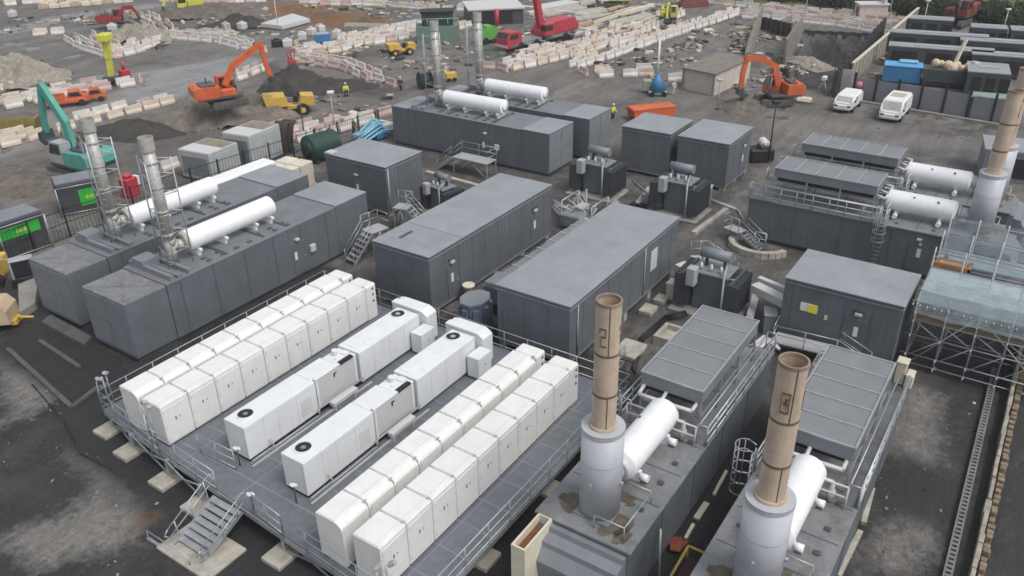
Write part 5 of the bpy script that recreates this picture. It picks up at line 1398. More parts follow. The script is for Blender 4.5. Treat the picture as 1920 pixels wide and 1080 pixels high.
pickup(at(128, 198), R(-30), 'orange red utility truck under the teal excavator boom', ORANGE, .95)
pickup(at(168, 190), R(-30), 'rusty orange utility truck parked nose to tail beside the haul road', mat('rusty_orange', (.45, .11, .03), .6, var=.3, dirt=.4), .8)
t = thing('tipper_body', 'long orange tipper body half hidden behind the square grey switchrooms', 'tipper', at(1220, 222), R(-38)); t.scale = (.74, .8, .68)
B().exty([(-3.4, 1.9), (-3.0, .5), (3.0, .5), (3.5, 1.9)], -1.2, 1.2).ob('body', ORANGE, t)
b = B().box(-3.2, -1.25, 1.8, 3.3, -1.1, 2.0); b.box(-3.2, 1.1, 1.8, 3.3, 1.25, 2.0); b.box(-3.3, -1.1, 1.8, -3.1, 1.1, 2.0); b.ob('rim', ORANGE, t)
B().box(-3.0, -1.05, 1.5, 3.0, 1.05, 1.87).ob('load', CONC, t)
for (x, y) in ((-2.2, -.9), (-2.2, .9), (2.0, -.9), (2.0, .9)):
    b = B(); wheel(b, x, y, .45, .3); b.ob('wheel', BLACK, t)

def crane():
    t = thing('mobile_crane', 'red mobile crane with raised boom beside the white roofed store', 'crane', at(1030, 78), R(168.5))
    B().box(-4.6, -1.25, .7, 9.0, 1.25, 1.25, .05).ob('carrier', GREY_MID, t)
    for x in (-3.6, -2.2, 2.6, 4.0, 7.2):
        for y in (-1.1, 1.1):
            b = B(); wheel(b, x, y, .6, .4); b.ob('wheel', BLACK, t)
    c = B().exty([(7.0, .7), (7.0, 2.5), (7.5, 2.75), (9.3, 2.75), (9.9, 1.9), (9.9, .6)], -1.25, 1.25).ob('cab', RED, t)
    b = B().exty([(7.7, 1.8), (7.8, 2.5), (9.2, 2.5), (9.5, 1.9), (9.5, 1.8)], -1.27, 1.27); b.bar((9.4, 0, 2.65), (9.85, 0, 1.95), 2.1, .06); b.ob('window', GLASS, c)
    b = B().box(9.86, -1.2, .75, 9.95, 1.2, 1.1); b.ob('bumper', WHITE_GREY, c)
    B().exty([(-4.8, 1.4), (-4.9, 2.3), (-3.9, 3.2), (1.4, 3.0), (2.6, 1.9), (2.6, 1.3)], -1.3, 1.3).ob('superstructure', RED, t)
    B().box(-5.1, -1.35, 1.3, -3.9, 1.35, 2.4, .1).ob('counterweight', RED, t)
    d = B().box(.9, 1.0, 1.4, 2.9, 1.9, 3.1, .1).ob('operator_cab', RED, t); B().box(1.3, .98, 2.1, 2.92, 1.92, 2.9).ob('window', GLASS, d)
    b = B().bar((1.8, 0, 1.8), (3.3, 0, 9.0), .8, .85); b.bar((3.3, 0, 9.0), (4.4, 0, 14.5), .65, .7); b.ob('boom', RED, t)
    B().cyl((.6, 0, 2.4), (2.6, 0, 5.4), .2, n=12).ob('ram', GREY_LIGHT, t)
    for x in (-3.0, 3.4, 6.2):
        b = B()
        for y in (-1, 1): b.box(x-.15, min(y*1.2, y*2.4), .7, x+.15, max(y*1.2, y*2.4), .95); b.box(x-.1, y*2.3-.1, 0, x+.1, y*2.3+.1, .8)
        b.ob('outrigger', GREY_LIGHT, t)
crane()
t = thing('roller', 'bright green compact machine next to the red crane cab', 'compact machine', at(915, 80), R(160))
B().exty([(-1.6, .6), (-1.6, 1.9), (-.6, 2.4), (1.2, 2.2), (1.7, 1.2), (1.6, .6)], -.9, .9).ob('body', GREEN, t)
for (x, y) in ((-1.0, -.8), (-1.0, .8), (1.0, -.8), (1.0, .8)):
    b = B(); wheel(b, x, y, .5, .35); b.ob('wheel', BLACK, t)
B().box(-.4, -.7, 2.2, .8, .7, 2.6, .1).ob('canopy', GREEN, t)
# yellow boom lift
t = thing('boom_lift', 'tall yellow boom lift raised beside the wet haul road', 'boom lift', at(212, 157), R(-59.4))
b = B().bar((0, 0, .9), (.25, 0, 3.2), .55, .6); b.bar((.25, 0, 3.2), (.35, 0, 5.6), .7, .75); b.ob('boom', LIME, t)
B().box(-.3, -.9, 5.3, 1.0, .9, 6.2, .1).ob('basket', LIME, t); B().box(-.9, -.7, .2, .9, .7, 1.0, .1).ob('chassis', GREY_DARK, t)
b = B()
for (x, y) in ((-.7, -.7), (-.7, .7), (.7, -.7), (.7, .7)): wheel(b, x, y, .35, .25)
islands(b, 'wheel', BLACK, t)
t = thing('pump', 'small red pump standing inside the barriers by the boom lift', 'pump', at(237, 152), 0)
B().box(-.6, -.5, .2, .6, .5, 1.5, .12).ob('body', RED, t); B().cyl((0, 0, 1.5), (0, 0, 2.5), .2, n=10).ob('exhaust', RED, t); b = B(); wheel(b, -.4, -.5, .25); wheel(b, .4, -.5, .25); islands(b, 'wheel', BLACK, t)
t = thing('lattice_stand', 'red lattice frame on top of the dark peaked heap', 'frame', at(553, 158)+Vector((0, 0, 2.1)))
b = B()
for (x, y) in ((-.45, -.45), (.45, -.45), (.45, .45), (-.45, .45)): b.tube([(x, y, -.3), (x*.5, y*.5, 1.1), (x*.9, y*.9, 2.3)], .06)
for z, k in ((1.1, .5), (.4, .8)): b.tube([(-.45*k, -.45*k, z), (.45*k, -.45*k, z), (.45*k, .45*k, z), (-.45*k, .45*k, z), (-.45*k, -.45*k, z)], .05)
b.ob('frame', RED, t); B().exty([(-.6, 0), (.6, 0), (.25, .9), (-.25, .9)], -.4, .4).ob('base', RED, t)
t = thing('concrete_ring', 'pale concrete pipe ring lying at the foot of the dark peaked heap', 'pipe ring', at(522, 165)+Vector((0, 0, .75)), R(60))
B().ringtube((-.25, 0, 0), (.25, 0, 0), .75, .55, 22).ob('ring', CONC, t)
# dark green drilling rig block and white store
t = thing('pump_station', 'dark green two level pump station behind the rear flues', 'pump station', at(822, 78), R(-50))
B().box(-3.2, -1.6, 0, 3.2, 1.6, 2.5, .05).ob('lower_block', mat('grey_green', (.13, .19, .165), .6, var=.2), t); B().box(-2.3, -1.3, 2.5, 2.3, 1.3, 4.4, .05).ob('upper_block', DKGREEN, t); B().box(-2.5, -1.5, 4.4, 2.5, 1.5, 4.6).ob('roof', BLACK, t)
b = B()
for x in (-3, -1.5, 0, 1.5, 3): b.tube([(x, -1.6, 2.5), (x, -1.6, 3.6)], .06)
b.tube([(-3, -1.6, 3.6), (3, -1.6, 3.6)], .06); b.ob('handrail', GREY_LIGHT, t)
t = thing('store', 'white roofed site store with a dark open front', 'store', at(930, 45), R(-46))
B().box(-4.4, -1, 0, 4.4, 7, 2.4).ob('wall', GREY_DARK, t); B().box(-4.7, -1.3, 2.4, 4.7, 7.3, 2.7, .04).ob('roof', WHITE_GREY, t); B().box(-3.4, -1.05, .2, 2.6, -.98, 2.1).ob('opening', BLACK, t)
t = thing('marker_post', 'thick red post before the white roofed store', 'post', at(932, 52))
B().cyl((0, 0, 0), (0, 0, 2.9), .35, n=12).ob('post', RED, t); B().box(-.6, -.6, 0, .6, .6, .2).ob('foot', CONC, t)
# blue coned mast
t = thing('lighting_mast', 'white mast rising from a bright blue conical cover', 'lighting mast', at(1232, 178), R(-59.2))
B().cyl((0, 0, .55), (-.1, 0, 2.4), 1.05, .22, n=14).ob('cover', BLUE, t); B().cyl((-.1, 0, 2.3), (-.1, 0, 6.2), .12, n=10).ob('mast', WHITE, t)
B().box(-1.0, -.8, .15, 1.0, .8, .6, .06).ob('trailer', WHITE_GREY, t); b = B(); wheel(b, -.7, -.85, .3); wheel(b, -.7, .85, .3); wheel(b, .7, -.85, .3); islands(b, 'wheel', BLACK, t)
B().box(-1.6, .7, .2, -.6, 1.6, 1.5, .1).ob('control_box', mat('pale_green_grey', (.35, .38, .3), .6), t)

# concrete shed
t = thing('concrete_shed', 'low beige concrete shed with flat muddy roof beside the orange excavator', 'shed', (0, 0, 0))
A0 = [at(1278, 167), at(1338, 180), at(1404, 148), at(1335, 142)]
ROOFH = 2.6
fl = (A0[1]-A0[0]); dp = (A0[2]-A0[1]); q = [A0[0], A0[1], A0[1]+dp, A0[0]+dp]
B().prism(q, 0, ROOFH-.15).ob('wall', mat('beige_concrete', (.50, .45, .40), .85, var=.12, dirt=.25, dirtcol=(.3, .27, .22)), t)
c = sum(q, Vector())/4
B().prism([c+(v-c)*1.06 for v in q], ROOFH-.15, ROOFH).ob('roof', mat('muddy_flat_roof', (.19, .17, .145), .9, var=.2, dirt=.4), t)
b = B()
for f in (.03, .97): p = A0[0].lerp(A0[1], f)-dp.normalized()*.03; b.bar(p, p+Vector((0, 0, ROOFH-.15)), .25, .25)
b.ob('corner_post', CONC_DARK, t)
# sheet piles and walls of the excavation
def sheetpile(pts, z0, z1, label, m, per=1.1, dpt=.28, name='sheet_pile_wall', slope=0.):
    b = B()
    for a0, b0 in zip(pts[:-1], pts[1:]):
        d = b0-a0; n = int(d.length/per*2); nrm = Vector((-d.y, d.x, 0)).normalized()
        for i in range(n):
            p = a0+d*(i/n); q_ = a0+d*((i+1)/n); o = nrm*(dpt if i % 2 else 0)
            zz1 = z1+slope*(i/n)
            vs = [b.bm.verts.new(v) for v in (p+o+Vector((0, 0, z0)), q_+o+Vector((0, 0, z0)), q_+o+Vector((0, 0, zz1)), p+o+Vector((0, 0, zz1)))]
            b.bm.faces.new(vs)
            v2 = [b.bm.verts.new(v) for v in (p+o-nrm*.06+Vector((0, 0, z0)), p+o-nrm*.06+Vector((0, 0, zz1)), q_+o-nrm*.06+Vector((0, 0, zz1)), q_+o-nrm*.06+Vector((0, 0, z0)))]
            b.bm.faces.new(v2); b.bm.faces.new((vs[3], vs[2], v2[2], v2[1]))
            o2 = nrm*(0 if i % 2 else dpt)
            vs = [b.bm.verts.new(v) for v in (q_+o+Vector((0, 0, z0)), q_+o2+Vector((0, 0, z0)), q_+o2+Vector((0, 0, zz1)), q_+o+Vector((0, 0, zz1)))]
            b.bm.faces.new(vs)
    return tag(b.ob(name, m), label, 'sheet piles')
PILE = mat('dark_sheet_pile', (.05, .052, .058), .6, var=.3, dirt=.4, dirtcol=(.14, .12, .1), streak=2.)
PILEC = mat('pale_sheet_pile', (.40, .38, .325), .75, var=.25, dirt=.4, dirtcol=(.16, .14, .11), streak=2.)
sheetpile([PIT[0]+Vector((-.6, -.9, 0)), PIT[1]+Vector((1, -.9, 0))], -4.3, .7, 'dark steel sheet piles along the deep side of the excavation', PILE, 1.6, .5)
sheetpile([PIT[1]+Vector((.9, -.5, 0)), PIT[2]+Vector((.9, .9, 0))], -4.3, .5, 'dark sheet piles across the far end of the excavation', PILE, 1.6, .5)
sheetpile([at(1395, 150), at(1405, 112), at(1427, 52)], -.3, 3.3, 'pale sheet piles between the concrete shed and the far barriers', PILEC, 1.0)
sheetpile([at(1470, 122), at(1500, 76)], -.5, 3.3, 'pale sheet pile wing standing inside the excavation', PILEC, 1.0)
sheetpile([at(1462, 66), at(1483, 56)], -.3, 2.2, 'short pale sheet pile wing at the far end of the excavation', PILEC, 1.0)
sheetpile([at(1425, 56), at(1480, 70)], -.3, 2., 'dark cross piles between the two pale sheet pile wings', PILE, 1.0)
# palisade of pale posts beside the container yard
def palisade(p, q, h, label, m, n, grp):
    t = thing('post_and_panel_fence', label, 'fence', (0, 0, 0)); d = q-p
    b = B(); nrm = Vector((-d.y, d.x, 0)).normalized()
    for i in range(n):
        a0 = p+d*((i+.06)/n); b0 = p+d*((i+.94)/n); b.bar(a0+Vector((0, 0, h*.5)), b0+Vector((0, 0, h*.5)), .1, h)
    b.ob('panel', m, t)
    for i in range(0, n+1, 2):
        c = p+d*(i/n)-nrm*.02; B().box(c.x-.1, c.y-.1, 0, c.x+.1, c.y+.1, h+.15).ob('post', CONC_DARK, t)
    b = B(); b.bar(p+Vector((0, 0, h+.08)), q+Vector((0, 0, h+.08)), .35, .14); b.ob('capping', CREAM, t)
t = thing('soldier_pile_fence', 'row of tall dark soldier piles beside the pale concrete panel fence', 'pile fence', (0, 0, 0))
p, q = at(1563, 182), at(1652, 76); n = 34
for i in range(n+1):
    c = p.lerp(q, i/n); B().box(c.x-.16, c.y-.2, -.2, c.x+.16, c.y+.2, 3.0+.25*math.sin(i*2.1)).ob('pile', PILE, t)
b = B(); b.bar(p+Vector((0, .1, .9)), q+Vector((0, .1, .9)), .08, 1.8); b.ob('lagging', mat('dark_lagging', (.03, .03, .032), .9), t)
palisade(at(1592, 158), at(1716, 45), 2.4, 'long pale concrete panel fence between the excavation and the container yard', mat('stained_panel', (.33, .30, .235), .85, var=.3, dirt=.55, dirtcol=(.2, .13, .07), streak=2.), 44, '')
# dark screened fence of the container yard
t = thing('screen_fence', 'grey sheeted screen fence with dark posts behind the white vans', 'fence', (0, 0, 0))
p, q = at(1597, 186), at(1905, 238); d = q-p
n = 7
for i in range(n): 
    a0, b0 = p+d*((i+.04)/n), p+d*((i+.96)/n); B().bar(a0+Vector((0, 0, 1.3)), b0+Vector((0, 0, 1.3)), .06, 2.35).ob('panel', MESHB, t)
for i in range(n+1):
    c = p+d*(i/n); B().box(c.x-.12, c.y-.12, 0, c.x+.1, c.y+.12, 3.0).ob('post', BLACK, t)
a0, b0 = p+Vector((-.6, .2, .1)), q+Vector((-.6, 0, .1)); B().bar(a0, b0, .5, .2).ob('kerb', CONC_DARK, t)
t = thing('leaning_sheet', 'pale grey sheet panel leaning at the corner of the screen fence', 'panel', at(1577, 172), R(-80))
B().box(-1.0, -.05, 0, 1.0, .05, 2.6).ob('sheet', GREY_LIGHT, t); B().box(-1.05, -.08, 0, -.95, .08, 2.7).ob('post', GREY_DARK, t)
t = thing('fire_point', 'maroon and pink fire point stand at the corner of the screen fence', 'stand', at(1606, 188), R(-80))
B().box(-.5, -.3, 0, .5, .3, 1.3, .04).ob('cabinet', MAGENTA, t); b = B(); bmesh.ops.create_icosphere(b.bm, subdivisions=2, radius=.4)
for v in b.bm.verts: v.co += Vector((0, 0, 1.75))
b.ob('cover', mat('pink_cover', (.55, .16, .28), .6), t)

# ------------------------------------------------------------------ container yard
def yardbox(px, rz, L_, W_, h, label, m=None, rm=None, cat='container'):
    t = thing('plant_container', label, cat, at(*px), rz, 'dark plant containers in the far yard')
    B().box(-L_/2, -W_/2, .15, L_/2, W_/2, h-.12, .03).ob('body', m or GREY_DARK, t)
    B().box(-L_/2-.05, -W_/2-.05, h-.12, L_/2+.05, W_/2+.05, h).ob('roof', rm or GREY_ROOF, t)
    b = B()
    for k in range(3): b.box(-L_/2+.5+k*L_/3, -W_/2-.03, .5, -L_/2+.5+k*L_/3+L_/4, -W_/2+.01, h-.6)
    for k in range(3): b.box(-L_/2-.03, -W_/2+.2, .5, -L_/2+.01, W_/2-.2, h-.6)
    b.ob('louvre', BLACK, t)
    b = B().box(-L_/4, -.3, h, L_/4, .3, h+.08); b.ob('roof_duct', GREY_LIGHT, t)
    return t
YL = [((1755, 128), 12.0, 2.6, 2.7, 'long dark plant container behind the blue skip'), ((1752, 100), 12.0, 2.6, 2.7, 'long dark plant container second behind the blue skip'),
      ((1740, 64), 6.0, 3.0, 2.4, 'small dark container with whitish roof below the red brown excavator'), ((1842, 172), 4.2, 5.2, 2.8, 'squarest dark container, behind the screen fence with wide grey roof'),
      ((1890, 144), 9., 2.6, 2.7, 'dark container at the picture edge behind the squarest one'), ((1880, 116), 11., 2.6, 2.7, 'long dark container farther back at the yard edge'), ((1846, 84), 4.5, 3.0, 2.6, 'dark container with pale roof near the hedge'), ((1925, 90), 5., 3.5, 2.6, 'dark container with pale roof at the hedge corner')]
for (px, L_, W_, h, l) in YL: yardbox(px, R(-81), L_, W_, h, l)
t = thing('skip', 'bright blue covered skip behind the screen fence', 'skip', at(1688, 152), R(-80))
B().box(-2.1, -1.2, .1, 2.1, 1.2, 1.9, .08).ob('body', BLUE, t); B().box(-2.15, -1.25, 1.9, 2.15, 1.25, 2.1, .08).ob('cover', mat('bright_blue_sheet', (.09, .32, .6), .5, var=.15), t); B().box(-.6, .2, 2.1, 1.6, 1.2, 2.4, .15).ob('sheet_fold', SKYBLUE, t)
t = thing('screener', 'dark crushing machine heaped with cream stone behind the screen fence', 'crusher', at(1772, 160), R(-80))
B().exty([(-2.6, .6), (-2.9, 2.0), (2.9, 2.0), (2.5, .6)], -1.2, 1.2).ob('hopper', mat('dark_green_grey', (.05, .065, .06), .6), t)
B().box(-2.4, -1.3, .1, 2.4, 1.3, .7, .05).ob('track', BLACK, t)
b = B(); rr = random.Random(8)
for k in range(9):
    g = bmesh.ops.create_icosphere(b.bm, subdivisions=2, radius=rr.uniform(.35, .7)); o = Vector((rr.uniform(-2.0, 2.0), rr.uniform(-.6, .8), 2.1+rr.uniform(0, .5)))
    for v in g['verts']: v.co += o
b.ob('stone_load', mat('cream_stone', (.55, .45, .33), .9, var=.3, scale=3), t)
b = B().bar((.4, .3, 2.0), (1.2, 1.3, 5.2), .3, .3); b.ob('conveyor', CREAM, t)
b = B().cyl((2.6, 0, 2.0), (2.6, 0, 3.0), .5, .4, n=10); b.ob('pulley', GREY_LIGHT, t)
# vans
def van(px0, px1, label, ln, h, wd, pale):
    a0, b0 = at(*px0), at(*px1); d = b0-a0
    t = thing('van', label, 'van', a0, math.atan2(d.y, d.x), 'white vans in the yard')
    hw = wd/2; hl = ln/2
    M = WHITE
    prof = [(-hl, .35), (-hl, 1.0), (-hl+.35, 1.15), (-hl+.95, h-.15), (-hl+1.3, h), (hl-.45, h), (hl-.1, h-.5), (hl, .9), (hl, .35)]
    b = B().exty(prof, -hw, hw); bmesh.ops.bevel(b.bm, geom=[e for e in b.bm.edges], offset=.16, segments=3, affect='EDGES')
    b.ob('body', M, t)
    b = B().bar((-hl+.33, 0, 1.2), (-hl+.92, 0, h-.2), wd*.82, .05); b.ob('windscreen', GREY_LIGHT, t)
    for s in (-1, 1):
        B().exty([(-hl+1.0, 1.15), (-hl+1.25, h-.25), (-hl+2.1, h-.25), (-hl+2.1, 1.15)], s*hw-.03, s*hw+.02).ob('side_window', GREY_LIGHT, t)
        B().box(-hl+.85, s*hw-.02, 1.1, -hl+1.0, s*hw+s*.16 if s > 0 else s*hw+.02, 1.3).ob('mirror', GREY_DARK, t) if s > 0 else B().box(-hl+.85, s*hw-.16, 1.1, -hl+1.0, s*hw+.02, 1.3).ob('mirror', GREY_DARK, t)
        B().box(-hl-.02, s*hw*.7-.18, .72, -hl+.04, s*hw*.7+.18, .88).ob('headlight', GLASS, t)
        for x in (-hl+1.0, hl-1.0):
            b = B(); wheel(b, x, s*(hw-.08), .34, .24); b.ob('wheel', BLACK, t)
    B().box(-hl-.03, -hw+.1, .38, -hl+.06, hw-.1, .58, .02).ob('bumper', WHITE_GREY, t)
    if pale: B().box(-.5, -hw+.35, h, 1.2, hw-.35, h+.03).ob('roof_panel', mat('roof_dust', (.42, .38, .33), .7, dirt=.3), t)
    return t
van((1588, 203), (1608, 186), 'smaller smooth white van parked nearest the excavation', 4.6, 1.8, 1.95, False)
van((1676, 218), (1692, 201), 'larger white van with dusty roof panel parked by the screen fence', 5.4, 2.2, 2.1, True)
t = thing('waste_bin', 'pair of dark green lidded waste bins beside the tall tan flue', 'bins', at(1850, 222), R(-80))
for y0 in (0,):
    for s in (-1, 1):
        q = B().box(s*1.02-.95, -.9, .15, s*1.02+.95, .9, 2.3, .05).ob('bin', DKGREEN, t); B().box(s*1.02-.3, -.95, 1.1, s*1.02+.35, -.89, 1.7).ob('notice', LIME, q)
B().box(-2.05, -1.0, 2.3, 2.05, 1.0, 2.45, .04).ob('lid', mat('grey_green_lid', (.2, .27, .22), .6), t)
# concrete blocks and grey boxes at the foot of the far flues
for i, (px, n, l) in enumerate((((1868, 405), 4, 'grey ribbed block stack right of the silver flue jacket'), ((1850, 468), 3, 'grey ribbed block stack behind the blue netting'))):
    t = thing('block_stack', l, 'block stack', at(*px), R(-78), 'ribbed block stacks')
    for k in range(n): B().cyl((-.9+k*.75, -.8, .8), (-.9+k*.75, .8, .8), .36, n=12).box(-1.2+k*.75, -.8, 0, -.6+k*.75, .8, .8).ob('block', GREY_LIGHT, t)
t = thing('plant_container', 'grey container with dark open side behind the tall tan flues', 'container', at(1905, 330), R(-80))
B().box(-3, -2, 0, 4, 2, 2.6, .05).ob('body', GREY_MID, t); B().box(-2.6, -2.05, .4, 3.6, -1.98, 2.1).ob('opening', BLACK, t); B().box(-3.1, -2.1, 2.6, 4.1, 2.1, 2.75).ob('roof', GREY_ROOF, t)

# ------------------------------------------------------------------ near the left edge
def greybox(px, rz, L_, W_, h, label):
    t = thing('generator_set', label, 'generator', at(*px), rz, 'pale grey generator boxes')
    GB = mat('pale_grey_box', (.40, .42, .42), .55, var=.08, dirt=.3)
    b = B().box(-L_/2, -W_/2, .2, L_/2, W_/2, h, .04).ob('body', GB, t)
    b = B()
    for k in range(3): b.box(-L_/2+.25+k*L_/3.1, -W_/2-.025, .4, -L_/2+.25+k*L_/3.1+L_/3.8, -W_/2+.01, h-.3, .01)
    b.ob('door', mat('pale_grey_door', (.37, .385, .385), .55, var=.1), t)
    b = B().box(-L_/2-.03, -W_/2+.3, .5, -L_/2+.01, W_/2-.3, h-.5); b.ob('louvre', GREY_MID, t)
    b = B().box(-L_/2+.05, -W_/2+.05, h, 0, W_/2-.05, h+.04); b.ob('roof', WHITE_GREY, t)
    b = B().box(.1, -W_/2+.25, h, L_/2-.2, W_/2-.25, h+.03, .01); b.ob('exhaust_grille', mat('brown_grille', (.22, .19, .14), .7, var=.3), t)
    B().box(-L_/2, -W_/2, 0, L_/2, W_/2, .2).ob('skid', GREY_DARK, t)
greybox((400, 327), R(8), 3.6, 3.6, 2.7, 'smaller pale grey generator box with a brown roof grille')
greybox((480, 300), R(8), 4.2, 3.2, 3.1, 'larger pale grey generator box with a brown roof grille, nearer the dark arches')
t = thing('pallet_load', 'cream wrapped blocks stacked behind the rust stained generator', 'pallet', at(545, 352), R(5))
B().box(-1.7, -1.6, 0, 1.7, 1.6, .15).ob('pallet', TIMBER, t)
for i in range(2):
    for j in range(2): B().box(-1.6+i*1.65, -1.5+j*1.55, .15, -.1+i*1.65, -.1+j*1.55, 2.2, .05).ob('block', CREAM, t)
for i, (px, l) in enumerate((((528, 288), 'dark brown arched shell panel beside the larger grey generator box'), ((540, 285), 'dark brown arched shell panel nearer the dark green tank'))):
    t = thing('arched_panel', l, 'arched panel', at(*px), R(15))
    b = B()
    for k in range(8):
        a0, a1 = R(90*k/8), R(90*(k+1)/8)
        b.bar((1.0-1.1*math.cos(a0), 0, 2.9*math.sin(a0)), (1.0-1.1*math.cos(a1), 0, 2.9*math.sin(a1)), 1.5, .12)
    b.ob('shell', mat('dark_brown_shell', (.055, .045, .038), .7), t); B().box(-.3, -.8, 0, 1.2, .8, .1).ob('foot', GREY_DARK, t)
t = thing('tank', 'dark green fuel tank behind the fence by the small square switchroom', 'tank', at(605, 300), R(-10))
B().capcyl((-1.4, 0, 1.4), (1.5, 0, 1.4), 1.25, .2, 24).ob('vessel', DKGREEN, t); b = B().box(-1.2, -.9, 0, -.9, .9, .7); b.box(.9, -.9, 0, 1.2, .9, .7); b.ob('saddle', DKGREEN, t)
b = B(); rr = random.Random(2)
for k in range(10): x, y = rr.uniform(-1.4, 1.6), rr.uniform(-.8, .8); b.tube([(x, y, 1.8), (x+.1, y, 2.6+rr.uniform(0, .6))], .05)
islands(b, 'vent_pipe', DKGREEN, t)
t = thing('pipe_bundle', 'bundle of pale blue plastic pipes behind the fence at the generator corner', 'pipes', at(708, 258), R(-5))
b = B(); rr = random.Random(6)
for k in range(9): b.tube([(-2.6, -.9+k*.2, .3+.25*(k % 3)), (0, -.8+k*.2, .9+.3*(k % 4)), (2.6, -.9+k*.22, .4+.3*(k % 2))], .12, 8)
b.ob('pipe', SKYBLUE, t); B().box(-.8, -1.0, .0, .6, 1.0, .9, .2).ob('blue_wrap', BLUE, t); B().box(.4, -.9, .4, 1.6, .9, 1.4, .15).ob('white_wrap', WHITE_GREY, t)
# security fence
t = thing('security_fence', 'dark mesh security fence running past the grey generator boxes', 'fence', (0, 0, 0))
b = B(); b2 = B()
pts = [Vector((20, 59.5, 0)), Vector((28.7, 60.3, 0)), Vector((50, 58.6, 0)), Vector((66, 57.0, 0))]
for a0, b0 in zip(pts[:-1], pts[1:]):
    d = b0-a0; n = int(d.length/2.4)
    for i in range(n):
        c = a0+d*(i/n); B().box(c.x-.05, c.y-.05, 0, c.x+.05, c.y+.05, 2.5).ob('post', BLACK, t)
    for z in (.2, 1.3, 2.3): b.tube([a0+Vector((0, 0, z)), b0+Vector((0, 0, z))], .03, 5)
    m_ = int(d.length/.3)
    for i in range(m_): c = a0+d*(i/m_); b2.tube([c+Vector((0, 0, .1)), c+Vector((0, 0, 2.4))], .014, 4)
b.ob('rail', BLACK, t); b2.ob('mesh', BLACK, t)
# hoardings with green banners
def hoard(px0, px1, h, label, ban, seed):
    a0, b0 = at(*px0), at(*px1); d = b0-a0; ln = d.length
    t = thing('site_cabin', label, 'cabin', a0, math.atan2(d.y, d.x), 'dark cabins with green banners')
    B().box(0, 0, 0, ln, 2.4, h, .12, 2).ob('wall', mat('charcoal_sheet', (.05, .055, .06), .6, var=.15), t)
    B().box(.1, .1, h, ln-.1, 2.3, h+.06).ob('roof', GREY_MID, t)
    g = B().box(ban[0]*ln, -.05, ban[2]*h, ban[1]*ln, .01, ban[3]*h).ob('banner', mat('banner_green', (.03, .42, .05), .5), t)
    b = B(); rr = random.Random(seed); x = (ban[0]+(ban[1]-ban[0])*.42)*ln
    zc = (ban[2]+ban[3])/2*h
    for k in range(5): w_ = .09+.05*rr.random(); b.box(x, -.07, zc-.13, x+w_, -.045, zc+.06+.1*rr.random()); x += w_+.07
    b.ob('pale_mark', LIME, g)
    b = B()
    for f in (0.99, .0): b.tube([(f*ln, -.3, 0), (f*ln, -.3, h-.2)], .05)
    b.tube([(0, -.3, .3), (ln, -.3, .3)], .04); b.tube([(0, -.3, h-.2), (ln, -.3, h-.2)], .04); b.ob('frame', GALV, t)
hoard((12, 492), (98, 462), 2.9, 'dark site cabin with a wide bright green banner at the fence', (.02, .88, .55, .82), 1)
hoard((118, 408), (196, 392), 2.7, 'dark site cabin with a small green banner behind the near flue', (.5, .86, .25, .75), 2)
t = thing('mixer', 'yellow machine at the frame edge by the green banner cabin', 'site machine', at(0, 528), R(-50))
B().box(-1.6, -.9, .5, .6, .9, 1.9, .15, 2).ob('body', YELLOW, t); B().box(-1.2, -.5, 1.9, .1, .5, 2.5, .12).ob('hood', YELLOW, t); b = B(); wheel(b, -1, -.9, .5); wheel(b, .3, -.9, .5); islands(b, 'wheel', BLACK, t)
t = thing('trailer_screen', 'black square screen trailer beside the outer generator', 'trailer', at(52, 530), R(-25))
B().box(-.75, -.35, .5, .75, .35, 1.9, .05).ob('cabinet', GREY_LIGHT, t); B().box(-.62, -.38, .6, .62, -.34, 1.8).ob('screen', BLACK, t); b = B(); wheel(b, -.6, -.4, .3); wheel(b, .6, -.4, .3); islands(b, 'wheel', BLACK, t); b = B().tube([(-.7, 0, 1.9), (-1.6, .2, 2.2), (-2.0, .2, .2)], .05); b.ob('arm', GREY_LIGHT, t)
slab([(38, 545), (75, 530), (70, 580), (40, 600)], 0, .5, 'concrete_plinth', 'pale concrete plinth beside the outer generator front', 'plinth', CONC_DARK)
t = thing('compressor', 'beige wheeled compressor at the frame edge before the outer generator', 'compressor', at(4, 612), R(-48))
B().exty([(-2.4, .5), (-2.4, 1.5), (-2.0, 1.9), (.5, 1.9), (.9, 1.4), (.9, .5)], -.8, .8).ob('hood', mat('beige_paint', (.50, .40, .26), .6, dirt=.3), t)
b = B(); wheel(b, -.2, -.8, .35); wheel(b, -.2, .8, .35); islands(b, 'wheel', BLACK, t); b = B().tube([(.9, 0, .6), (2.0, 0, .5)], .08); b.box(.7, -.4, .2, 1.1, .4, .6, .05); b.ob('tow_bar', YELLOW, t)
t = thing('red_cabinet', 'dark red cabinet standing behind the near flue', 'cabinet', at(247, 368), R(10))
B().box(-.6, -.5, 0, .6, .5, 1.7, .08).ob('body', RED, t); B().cyl((0, 0, 1.7), (0, 0, 2.0), .35, n=12).ob('drum', RED, t); B().box(.7, -.3, .8, 1.0, .3, 1.6, .04).ob('notice', WHITE, t)

